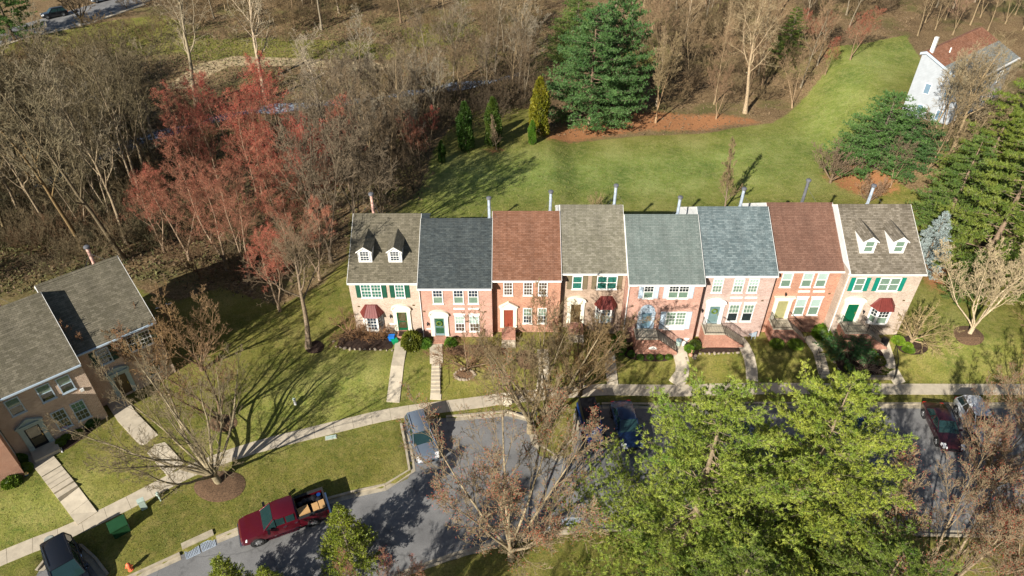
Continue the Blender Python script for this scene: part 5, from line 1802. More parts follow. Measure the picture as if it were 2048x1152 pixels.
for (x, y) in scatter([(150, 95), (420, 60), (650, 110), (800, 70), (900, 150), (1080, 160), (1100, 20), (1300, 60), (1500, -20), (1300, -90), (900, -110), (500, -90), (300, -40), (200, 20)], 82, 3.4, 3):
    k = random.choice(['tall0', 'tall1', 'tall2', 'tall3', 'multi1'])
    if inside(CLEAR1, np.array([x]), np.array([y]))[0]: continue
    put_tree('woodland_tree', TM[k], (x, y, float(zt(x, y))), random.uniform(0, 6), random.uniform(0.8, 1.2), 'tall bare tree standing on the sunlit hill beyond the creek', group=WT,
             bark=rmix(GREY, TAN, PALE, BROWN), twig=rmix((1.5, 1.25, .92), (1.3, 1.05, 0.78), (1.7, 1.5, 1.2), (1.0, .85, .62)))
WR = 'bare trees of the wood behind the field'
for (x, y) in scatter([(1275, 225), (1320, 230), (1440, 215), (1510, 215), (1590, 195), (1640, 130), (1650, 75), (1740, 60), (1900, 20), (2100, -20), (2200, -120), (1700, -140), (1300, -80), (1260, 80)], 108, 2.7, 4):
    k = random.choice(['tall0', 'tall1', 'tall2', 'tall3', 'multi0', 'multi2'])
    put_tree('woodland_tree', TM[k], (x, y, float(zt(x, y))), random.uniform(0, 6), random.uniform(0.65, 1.05), 'tan bare tree in the thick wood behind the field', group=WR,
             bark=rmix(TAN, PALE, BROWN, GREY), twig=rmix((1.6, 1.35, 1.02), (1.3, 1.05, 0.76), (1.35, 1.0, 0.75), (.9, .75, .55)))
for i, (px, py) in enumerate(((1835, 72), (1870, 60), (1905, 70), (1940, 50), (1975, 62), (2010, 48), (2045, 60), (2080, 80), (1890, 40), (1960, 35), (2030, 30), (2060, 45), (1850, 45), (2090, 105))):
    put_tree('woodland_tree', TM[('tall1', 'multi0', 'multi2', 'tall3')[i % 4]], at(px, py), i * 1.7, .62 + .06 * (i % 4), 'bare brown tree closing the lawn behind the far house', group='bare trees behind the far house', bark=TAN, twig=((1.3, 1.05, .8), (1.0, .85, .65), (1.4, 1.0, .85))[i % 3])
put_tree('sycamore', TM['sycamore'], at(1490, 226), 0, 1.0, 'tall pale sycamore at the field edge, forking high above the leaf litter', bark=(2.2, 2.0, 1.7), twig=(1.7, 1.5, 1.15))
put_tree('bare_tree', TM['multi2'], at(1311, 246), 1, 0.95, 'slender tan tree at the litter edge right of the big pine', bark=(2.0, 1.6, 1.2), twig=(1.3, 1.1, 0.75))
put_tree('bare_tree', TM['multi0'], at(1432, 238), 3, 0.62, 'short thick bare tree with a forked trunk in the leaf litter', bark=(1.8, 1.5, 1.2), twig=(1.2, 0.85, 0.65))
put_tree('bare_tree', TM['multi1'], at(1584, 216), 2, 0.66, 'trio-stemmed bare tree leaning right over the field', bark=(1.9, 1.6, 1.3), twig=(1.3, 1.0, 0.75), lean=(0, 0.3))
put_tree('sycamore', TM['sycamore'], at(532, 200), 2, 1.05, 'white-limbed sycamore above the red maples by the sandy path', bark=(2.6, 2.5, 2.3), twig=(1.7, 1.6, 1.4))
put_tree('sycamore', TM['sycamore'], at(655, 330), 4.5, 0.85, 'white-limbed sycamore rising among the red maples', bark=(2.4, 2.4, 2.3), twig=(1.7, 1.6, 1.5))
put_tree('sycamore', TM['sycamore'], at(395, 215), 3.2, 1.1, 'silvery spreading tree left of the sandy path', bark=(1.7, 1.7, 1.5), twig=(1.5, 1.4, 1.2))
brush([(-150, 330), (100, 300), (250, 270), (300, 200), (210, 120), (120, 130), (-150, 160)], 45, 2.0, 16, [(1.0, .85, .55), (.8, .7, .45), (1.1, .85, .55)], 1.2, 2.2, lab='tall brown scrub below the far street', group='scrub below the far street')
put_tree('bare_tree', TM['tall1'], at(250, 520), 1, 1.3, 'tall straight tree leaning behind the left houses roof', bark=(.8, .75, .6), twig=(0.9, .85, .65), lean=(0.05, -0.12))
put_tree('bare_tree', TM['tall3'], at(170, 500), 2.2, 1.25, 'tall mossy-trunked tree behind the left rusty flue', bark=(1.1, .9, .55), twig=(0.9, .8, .6), lean=(0.0, -0.1))
put_tree('street_tree', DOME, at(165, 47), 0, 1.7, 'dark spreading tree on the verge of the far street', bark=DARK, twig=(.6, .5, .4))

for i, (x, y, k, s_) in enumerate(((-18.5, 57, 'multi0', 1.15), (-16.5, 60, 'multi1', 1.2), (-20.5, 61, 'tall0', .95), (-17, 64, 'multi2', 1.15), (-13.8, 61.5, 'multi0', .95), (-21, 66, 'tall2', .95))):
    put_tree('woodland_tree', TM[k], (x, y, float(zt(x, y))), i * 1.3, s_, 'dense bare tree at the wood corner behind the olive roof, shading the back lawn', group='bare trees at the wood corner behind the row', bark=DARK, twig=(.75, .65, .55))
RM = 'red-budded maples of the wood left of the row'
RML = ['frontmost red-budded maple, its low branches over the shaded lawn', 'red maple behind the shaded lawn left of the row', 'red maple whose branches reach the olive roof', 'red maple above the middle of the shaded lawn', 'red maple just behind the pair nearest the olive roof', 'leftmost red maple of the front line, low pinkish crown', 'small red maple nearest the left houses',
       'tall red maple in the centre of the red thicket', 'crimson maple in the centre right of the red thicket', 'orange-red maple in the centre left of the red thicket', 'deep red maple at the top of the red thicket', 'reddest maple below the white-limbed sycamore', 'red maple at the upper left of the thicket', 'red maple behind the olive roof ridge', 'small bright red maple at the field corner', 'small red maple just left of the field corner one', 'red maple between the thicket and the olive roof']
for i, (px, py, s_, b_) in enumerate([(560, 622, 0.72, 1.0), (500, 560, 0.85, .9), (640, 560, 0.75, 1.0), (455, 540, 0.95, .9), (590, 520, 0.9, 1), (380, 520, 0.85, .9), (330, 505, .75, .9),
                                      (530, 440, 1.05, 1), (620, 430, 1.0, 1), (450, 420, 1.0, 1), (580, 370, 1.05, 1.1), (480, 340, 1.05, 1.1), (400, 330, 0.95, 1), (700, 380, 0.8, 1.1), (860, 300, 0.5, 1.2), (840, 340, .5, 1.1), (660, 470, .9, 1)]):
    sat = rmix((1.0, 0.9, 1.0), (0.95, 1.2, 1.2), (.95, 0.7, 0.9)) if i in (7, 8, 10, 11, 14, 16) else rmix((.95, 1.7, 1.6), (0.85, 1.6, 1.5), (1.0, 1.3, 1.3))
    put_tree('red_maple', TM['maple%d' % (i % 3)], at(px, py), i * 1.1, s_, RML[i], group=RM, bark=(1.5, 1.3, 1.15), twig=(1.35, 0.75, 0.6), bud=tuple(b_ * c for c in sat))
for i, (px, py, s_) in enumerate([(1700, 120, .6), (1650, 150, .4), (1630, 105, .55)]):
    put_tree('red_maple', TM['maple%d' % i], at(px, py), i, s_, ['reddish maple at the far end of the field', 'lowest reddish maple at the field corner', 'reddish maple left of the far field end'][i], group='red maples behind the field', bark=(1.5, 1.2, 1), twig=(1.3, .8, .65), bud=(.8, .9, .8))

brush([(-100, 560), (140, 500), (250, 550), (560, 590), (690, 500), (690, 430), (620, 300), (250, 200), (-100, 200)], 80, 2.2, 11, [(.7, .6, .4), (.85, .7, .45), (.6, .55, .35), (0.9, 0.6, 0.4)], lab='dull brown brush in the wood left of the row', group='brush in the wood left of the row')
brush([(700, 430), (840, 400), (870, 290), (1060, 210), (1060, 120), (640, 280)], 50, 1.8, 12, [(.8, .65, .5), (1, .8, .6), (.6, .5, .4)], lab='grey brush in the wood edge left of the field', group='brush left of the field')
brush([(1275, 225), (1500, 215), (1600, 190), (1650, 75), (1900, 20), (2150, -20), (1700, -60), (1270, 60)], 75, 2.0, 13, [(1.1, .9, .6), (1.0, .8, .6), (1.3, 1.1, .75)], lab='tan brush in the wood behind the field', group='brush behind the field')
brush([(150, 110), (420, 90), (900, 90), (1080, 160), (1080, 20), (600, -20), (200, 20)], 60, 2.6, 14, [(1.2, .95, .6), (1, .8, .55)], lab='tan brush on the hill beyond the creek', group='brush beyond the creek')

brush([(-250, 640), (240, 556), (310, 560), (300, 330), (0, 330)], 50, 1.6, 15, [(.8, .7, .5), (1.0, .85, .6), (.6, .6, .4)], .8, 1.5, lab='dense brush behind the left houses', group='brush behind the left houses')
# ------------------------------------------------------------------ evergreens
def conifer(seed, H, Rb, zb, nbr, per, tuft_n, L, W, upturn=0.25, shape=0.8, mat='pine', flat=0.35, clump=0.28, rough=0.25):
    """trunk, limbs, and needle tufts spread along upturned sprays"""
    rnd = random.Random(seed)
    limbs = [((0, 0, -0.3), (0, 0, H * 0.5), 0.025 * H * 0.7, 0.012 * H), ((0, 0, H * 0.5), (0, 0, H * 0.98), 0.012 * H, 0.02)]
    P = []; D = []
    for k in range(nbr):
        f = (k + rnd.random()) / nbr
        z = zb + (H - zb) * f
        R_ = Rb * (1 - f) ** shape * rnd.uniform(1 - rough, 1 + rough * 0.7) + 0.12
        az = k * 2.399 + rnd.uniform(-.4, .4)
        a = (0, 0, z)
        pts = [a]
        n = 5
        for i in range(1, n + 1):
            t = i / n
            pts.append((math.cos(az) * R_ * t, math.sin(az) * R_ * t, z + R_ * (-0.10 * t + upturn * t * t)))
        for i in range(n): limbs.append((pts[i], pts[i + 1], max(0.012, 0.010 * R_ * (1 - i / n)), max(0.01, 0.010 * R_ * (1 - (i + 1) / n))))
        m = max(3, int(per * (R_ / Rb + 0.25)))
        for j in range(m):
            t = 0.22 + 0.78 * (j + rnd.random()) / m
            i = min(n - 1, int(t * n)); u = t * n - i
            c = [pts[i][q] + (pts[i + 1][q] - pts[i][q]) * u for q in range(3)]
            side = rnd.choice((-1, 1)) * rnd.uniform(0.2, 1.0)
            sa = az + side * 1.0
            sl = R_ * 0.30 * (1.15 - 0.6 * t) * rnd.uniform(.5, 1.2) + 0.1
            e = (c[0] + math.cos(sa) * sl, c[1] + math.sin(sa) * sl, c[2] + sl * upturn * 0.9)
            limbs.append((tuple(c), e, 0.012, 0.008))
            q = max(2, int(2 + sl / (clump * 0.9)))
            for w in range(q):
                g = (w + 1) / q
                b_ = (c[0] + (e[0] - c[0]) * g, c[1] + (e[1] - c[1]) * g, c[2] + (e[2] - c[2]) * g)
                dr = (math.cos(sa), math.sin(sa), 0.5)
                b_ = (b_[0] + rnd.gauss(0, clump * .4), b_[1] + rnd.gauss(0, clump * .4), b_[2] + rnd.gauss(0, clump * flat))
                dr = (math.cos(sa) * .6, math.sin(sa) * .6, 0.75)
                for _ in range(tuft_n):
                    P.append((b_[0] + rnd.gauss(0, .03), b_[1] + rnd.gauss(0, .03), b_[2] + rnd.gauss(0, .03)))
                    D.append(dr)
    tr = [s_ for s_ in limbs if s_[2] > 0.03]; br_ = [s_ for s_ in limbs if s_[2] <= 0.03]
    return {'trunk': seg_mesh('trunk', tr, 7, M['bark']), 'crown': seg_mesh('crown', br_, 3, M['bark']), 'foliage': blades('foliage', P, D, L, W, M[mat], True, 0.75, seed)}


BIG = conifer(201, 20, 7.2, 2.0, 115, 25, 14, 0.20, 0.045, 0.42, 0.55, clump=0.27, flat=.5, rough=.42)
BIG2 = conifer(202, 19, 7.0, 2.0, 110, 25, 14, 0.20, 0.045, 0.42, 0.55, clump=0.27, flat=.5, rough=.42)
put_tree('white_pine', BIG, at(1352, 1165), 0.0, (0.86, 0.86, 0.88), 'huge bright green white pine at the bottom, left of its taller twin', bud=(2.0, 1.85, 1.3), bark=(1.4, 1.3, 1.1))
put_tree('white_pine', BIG2, at(1545, 1135), 1.3, (0.88, 0.88, 0.92), 'huge white pine at the bottom, right one of the two, hiding the parking bays', bud=(2.15, 1.9, 1.25), bark=(1.4, 1.3, 1.1))
put_tree('white_pine', BIG2, at(1420, 1330), 3.1, (0.8, 0.8, 0.62), 'lower white pine crown filling the bottom edge in front of the two huge pines', bud=(1.25, 1.25, .85), bark=(1.3, 1.2, 1))
put_tree('white_pine', BIG, at(1680, 1310), 4.4, (0.75, 0.75, 0.55), 'lower white pine crown at the bottom edge beside the right-hand maples', bud=(1.25, 1.25, .85), bark=(1.3, 1.2, 1))
FARP = conifer(203, 17.5, 7.4, 0.5, 130, 16, 8, 0.32, 0.10, 0.25, 0.48, mat='pine_far', clump=0.42, flat=0.4, rough=.3)
put_tree('white_pine', FARP, at(1178, 250), 0.4, (1.0, 1.0, 0.98), 'broad blue-green pine standing at the far edge of the field', bark=(1.2, 1, .9))
put_tree('white_pine', FARP, at(1225, 225), 2.4, (0.8, 0.8, 1.08), 'pine rising just behind the broad blue-green pine', bark=(1.2, 1, .9), bud=(.95, 1, .95))
put_tree('white_pine', FARP, at(1150, 140), 1.4, 0.75, 'yellow-green pine in the wood left of the broad pine', bud=(1.3, 1.0, .7))
MIDP = conifer(204, 16, 5.8, 1.0, 85, 19, 9, 0.27, 0.07, 0.14, 0.6, clump=0.34, flat=0.18, rough=.3)
RP = 'white pines massed along the right edge'
for px, py, s_, rz, lb in ((1960, 540, 1.0, 0, 'big white pine directly right of the silver-blue spruce'), (2075, 500, 1.05, 1.2, 'white pine at the right edge, level with the row roofs'), (1880, 470, 0.75, 2.1, 'white pine just behind the silver-blue spruce, leftmost of the mass'), (2010, 390, 1.2, 3.3, 'white pine in the heart of the right-hand mass'),
                           (1915, 600, .35, 4, 'small young pine beyond the pale crooked tree'), (2110, 330, 1.2, 5, 'topmost white pine at the right edge near the far house'), (1930, 420, .8, .7, 'white pine below the leaning bare tree on the right'), (2080, 620, .55, 2, 'lowest pine at the right edge behind brown twigs')):
    put_tree('white_pine', MIDP, at(px, py), rz, s_, lb, group=RP, bud=rmix((1.2, 1.15, .85), (.85, 0.98, .85), (1.15, 1.1, .7)), bark=(1.3, 1.1, 1))
put_tree('white_pine', FARP, at(1738, 345), 1.0, (0.72, 0.72, 0.6), 'low spreading pine beside the orange needle litter', bud=(1.0, 1.0, .85))
put_tree('white_pine', FARP, at(1800, 330), 2.0, (0.6, 0.6, 0.42), 'dark pine behind the leaning bare tree on the right', bud=(.8, .85, .8))
put_tree('white_pine', MIDP, at(1570, 120), 3, .55, 'small green pine in the wood behind the field', bud=(.7, .75, .5))
put_tree('white_pine', MIDP, at(30, 82), 0, .95, 'dark round pine beside the far street at the top left', bud=(.5, .8, .5), bark=DARK)
SPR = conifer(205, 7.5, 2.3, 0.3, 110, 12, 5, 0.16, 0.06, 0.12, 0.85, clump=0.17, flat=0.2, rough=0.15)
SPRB = dict(SPR); SPRB['foliage'] = SPR['foliage'].copy(); SPRB['foliage'].materials.clear(); SPRB['foliage'].materials.append(M['spruce_blue'])
put_tree('blue_spruce', SPRB, at(1842, 540), 0, .9, 'pale silver-blue spruce beside the right-end house', bud=(1, 1, 1), bark=(1, .9, .8))
put_tree('white_pine', MIDP, (-14.5, 7.5, -1.8), 2.0, 0.95, 'pine below the bottom edge whose shadow crosses the street', bud=(1.2, 1.1, .8))
put_tree('shade_tree', E1, (-5.5, 6.5, -1.8), 3.0, 1.1, 'bare tree below the bottom edge throwing branching shadows on the street', bark=(1.6, 1.5, 1.2), twig=(1.2, 1, .7))
FGS = 'tops of bright green spruces at the bottom edge'
for px, py, s_, lab in ((705, 1130, 0.85, 'bright green spruce in front of the red pickup tailgate'), (480, 1215, 0.75, 'bright spruce top nearest the storm drain at the bottom edge'), (560, 1230, 0.7, 'low dark-sided spruce top between the other two bottom spruces')):
    put_tree('spruce', SPR, at(px, py), px, s_, lab, group=None, bud=(1.7, 1.5, .7))


def arbor(seed, H, Rr, n, L, W, mat='pine', rag=.15):
    rg = np.random.default_rng(seed)
    z = rg.uniform(0.02, 1, n) ** 0.9
    az = rg.uniform(0, 2 * PI, n)
    prof = np.minimum(1, (1 - z) * 2.6 + 0.02) ** 0.7 * (0.82 + 0.18 * np.sin(z * 9 + az * 3))
    r = Rr * prof * (1 - rag * rg.random(n) ** 2 * 2)
    P = np.stack([r * np.cos(az), r * np.sin(az), z * H], 1)
    D = np.stack([np.cos(az) * .5, np.sin(az) * .5, np.ones(n) * .9], 1)
    seg = [((0, 0, -.2), (0, 0, H * .9), .09, .02)]
    for k in range(60):
        zz = H * rg.uniform(.05, .85); a = rg.uniform(0, 6.28); rr = Rr * .7
        seg.append(((0, 0, zz), (rr * math.cos(a), rr * math.sin(a), zz + rr), .02, .01))
    return {'trunk': seg_mesh('trunk', seg, 5, M['bark']), 'foliage': blades('foliage', P, D, L, W, M[mat], False, .5, seed)}


ARB = arbor(301, 7.0, 1.15, 7000, .30, .13)
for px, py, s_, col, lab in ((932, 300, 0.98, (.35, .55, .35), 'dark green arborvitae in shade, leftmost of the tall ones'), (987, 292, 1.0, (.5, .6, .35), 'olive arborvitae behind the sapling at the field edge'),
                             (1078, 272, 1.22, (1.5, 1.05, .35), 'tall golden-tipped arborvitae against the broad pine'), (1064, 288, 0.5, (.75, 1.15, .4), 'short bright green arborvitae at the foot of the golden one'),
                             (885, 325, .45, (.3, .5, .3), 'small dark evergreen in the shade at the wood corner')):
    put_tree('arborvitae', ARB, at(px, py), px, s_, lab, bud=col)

# clipped shrubs -----------------------------------------------
def ball(seed, n=2600, L=.075, W=.05, flat=.9):
    rg = np.random.default_rng(seed)
    v = rg.normal(0, 1, (n, 3)); v /= np.linalg.norm(v, axis=1)[:, None]
    v[:, 2] = np.abs(v[:, 2]) * 1.0 - .15 * (rg.random(n))
    r = 1 - .10 * rg.random(n) + .05 * np.sin(v[:, 0] * 7 + seed) * np.cos(v[:, 1] * 6)
    P = v * r[:, None] * np.array([1, 1, flat])
    leaf = blades('foliage', P, v, L * 2, W * 2, M['leaf'], False, .9, seed)
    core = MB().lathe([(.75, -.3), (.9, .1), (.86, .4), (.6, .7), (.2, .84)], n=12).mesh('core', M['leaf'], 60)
    return {'foliage': leaf, 'core': core}


BALL = [ball(401), ball(402)]
LOOSE = ball(403, 2200, .12, .07)


def shrub(px, py, r, lab, col=(1, 1, 1), group=None, m=None, h=1.0, name='boxwood', cat='shrub'):
    e = empty(name, at(px, py) + Vector((0, 0, r * .2)), px, lab, cat, group, (r, r, r * h))
    for k, me in (m or BALL[px % 2]).items():
        o = link_mesh(k, me, e)
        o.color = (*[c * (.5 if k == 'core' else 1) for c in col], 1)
    return e


YG = (1.3, 1.25, .7)
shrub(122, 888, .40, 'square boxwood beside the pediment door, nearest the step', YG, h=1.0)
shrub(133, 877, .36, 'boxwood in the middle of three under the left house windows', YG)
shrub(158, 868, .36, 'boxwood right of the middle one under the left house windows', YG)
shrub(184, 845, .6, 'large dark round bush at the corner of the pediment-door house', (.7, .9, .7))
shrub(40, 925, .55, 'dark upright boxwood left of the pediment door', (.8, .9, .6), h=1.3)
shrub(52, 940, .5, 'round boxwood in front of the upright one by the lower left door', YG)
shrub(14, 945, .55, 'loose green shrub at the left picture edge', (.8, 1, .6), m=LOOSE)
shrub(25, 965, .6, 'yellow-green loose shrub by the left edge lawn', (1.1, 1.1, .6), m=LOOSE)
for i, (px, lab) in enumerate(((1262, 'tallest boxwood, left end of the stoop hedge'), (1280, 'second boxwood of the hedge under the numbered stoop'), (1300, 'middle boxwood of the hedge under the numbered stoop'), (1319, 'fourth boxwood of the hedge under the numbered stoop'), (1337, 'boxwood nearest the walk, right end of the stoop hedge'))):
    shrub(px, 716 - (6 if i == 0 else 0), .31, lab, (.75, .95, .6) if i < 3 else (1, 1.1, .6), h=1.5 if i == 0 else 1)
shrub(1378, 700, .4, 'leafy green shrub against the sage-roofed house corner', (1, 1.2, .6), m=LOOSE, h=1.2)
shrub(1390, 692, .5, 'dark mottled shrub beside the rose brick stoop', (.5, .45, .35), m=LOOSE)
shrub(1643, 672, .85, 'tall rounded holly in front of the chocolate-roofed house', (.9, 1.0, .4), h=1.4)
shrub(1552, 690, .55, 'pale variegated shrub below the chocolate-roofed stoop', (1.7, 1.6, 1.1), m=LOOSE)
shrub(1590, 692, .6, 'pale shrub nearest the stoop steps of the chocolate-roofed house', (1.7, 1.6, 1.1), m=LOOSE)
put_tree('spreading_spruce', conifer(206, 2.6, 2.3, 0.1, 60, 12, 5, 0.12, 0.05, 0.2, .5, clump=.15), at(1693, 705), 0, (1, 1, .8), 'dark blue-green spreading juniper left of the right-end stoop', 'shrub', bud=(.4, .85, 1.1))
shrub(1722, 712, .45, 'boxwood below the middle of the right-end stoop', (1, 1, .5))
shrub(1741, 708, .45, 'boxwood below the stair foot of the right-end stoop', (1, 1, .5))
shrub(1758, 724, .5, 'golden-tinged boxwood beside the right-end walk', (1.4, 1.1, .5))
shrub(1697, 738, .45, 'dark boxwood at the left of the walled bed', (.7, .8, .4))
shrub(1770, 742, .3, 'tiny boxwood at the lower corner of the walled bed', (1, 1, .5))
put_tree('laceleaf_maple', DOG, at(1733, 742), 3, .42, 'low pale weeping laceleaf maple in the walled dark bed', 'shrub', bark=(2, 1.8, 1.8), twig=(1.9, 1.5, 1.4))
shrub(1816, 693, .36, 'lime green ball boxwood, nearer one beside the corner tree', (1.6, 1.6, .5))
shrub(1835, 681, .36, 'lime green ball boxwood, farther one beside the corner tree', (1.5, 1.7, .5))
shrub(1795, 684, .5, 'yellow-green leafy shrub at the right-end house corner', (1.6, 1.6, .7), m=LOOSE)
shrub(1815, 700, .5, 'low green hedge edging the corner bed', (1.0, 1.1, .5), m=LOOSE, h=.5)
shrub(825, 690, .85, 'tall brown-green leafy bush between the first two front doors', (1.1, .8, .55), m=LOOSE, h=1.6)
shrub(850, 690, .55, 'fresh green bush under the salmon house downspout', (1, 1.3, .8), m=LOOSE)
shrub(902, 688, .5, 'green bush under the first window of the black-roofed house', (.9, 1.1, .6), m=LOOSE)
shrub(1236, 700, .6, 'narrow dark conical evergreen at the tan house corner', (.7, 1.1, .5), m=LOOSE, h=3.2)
for i, (px, py) in enumerate(((715, 678), (735, 680), (755, 682), (770, 676))):
    put_tree('bed_shrub', TM['brush%d' % (i % 3)], at(px, py), i, .45, 'brown twiggy shrub in the mulch bed under the bay window', 'shrub', 'twiggy shrubs in the bay window bed', twig=(1.3, .8, .5))
# ------------------------------------------------------------------ vehicles
def loft(m, stations, cap=True):
    """stations: (x, [(y,z)...]) right half profiles from bottom centre to top centre, mirrored"""
    rings = []
    for x, pr in stations:
        full = [(x, y, z) for y, z in pr] + [(x, -y, z) for y, z in reversed(pr) if y > 1e-6]
        rings.append(full)
    n = len(rings[0])
    k = len(m.v)
    for r_ in rings: m.v += r_
    for a in range(len(rings) - 1):
        for i in range(n):
            j = (i + 1) % n
            m.f.append((k + a * n + i, k + a * n + j, k + (a + 1) * n + j, k + (a + 1) * n + i))
    if cap:
        m.f.append(tuple(k + i for i in reversed(range(n))))
        m.f.append(tuple(k + (len(rings) - 1) * n + i for i in range(n)))
    return m


def sec(w, zb, zm, zbelt, ztop, tuck=.88, topw=.82):
    return [(0, zb), (w * tuck, zb), (w * .985, zb + .12), (w, zm), (w * .985, zbelt), (w * topw, ztop - .02), (w * topw * .75, ztop), (0, ztop + .015)]


def wheel(parent, x, y, r, w=.24, rim='rim'):
    sg = 1 if y > 0 else -1
    t = MB()
    k = 20
    prof = [(r * .62, -w / 2), (r * .93, -w / 2), (r, -w / 2 + .04), (r, w / 2 - .04), (r * .93, w / 2), (r * .62, w / 2)]
    kk = len(t.v)
    for rr, yy in prof:
        for i in range(k):
            a = 2 * PI * i / k
            t.v.append((x + rr * math.cos(a), y + yy, r + rr * math.sin(a)))
    for a in range(len(prof) - 1):
        for i in range(k):
            j = (i + 1) % k
            t.f.append((kk + a * k + i, kk + (a + 1) * k + i, kk + (a + 1) * k + j, kk + a * k + j))
    wh = t.build('wheel', M['rubber'], parent, smooth=40)
    rm = MB()
    yo = y + sg * (w / 2 - .004)
    rm.tube((x, y - sg * .02, r), (x, yo - sg * .04, r), r * .62, r * .62, 18)
    rm.tube((x, yo - sg * .04, r), (x, yo + sg * .0, r), r * .14, r * .12, 8)
    for i in range(6):
        a = i * PI / 3
        c, s_ = math.cos(a), math.sin(a)
        rm.hexa([(x + c * .04 - s_ * .045, yo - sg * .04, r + s_ * .04 + c * .045), (x + c * .04 + s_ * .045, yo - sg * .04, r + s_ * .04 - c * .045), (x + c * r * .6 + s_ * .03, yo - sg * .04, r + s_ * r * .6 - c * .03), (x + c * r * .6 - s_ * .03, yo - sg * .04, r + s_ * r * .6 + c * .03),
                 (x + c * .04 - s_ * .045, yo, r + s_ * .04 + c * .045), (x + c * .04 + s_ * .045, yo, r + s_ * .04 - c * .045), (x + c * r * .6 + s_ * .03, yo, r + s_ * r * .6 - c * .03), (x + c * r * .6 - s_ * .03, yo, r + s_ * r * .6 + c * .03)])
    rm.build('rim', M[rim], wh)
    return wh


def arch(parent, x, W, r):
    for s_ in (-1, 1):
        MB().tube((x, s_ * (W - .25), r), (x, s_ * (W + .004), r), r * 1.22, r * 1.22, 20).build('wheel_arch', M['rubber'], parent)


def quadplate(pts, off, name, mat, parent):
    P = [Vector(p) for p in pts]
    n = (P[1] - P[0]).cross(P[2] - P[0]).normalized() * off
    m = MB().hexa([tuple(p) for p in P] + [tuple(p + n) for p in P])
    return m.build(name, M[mat], parent)


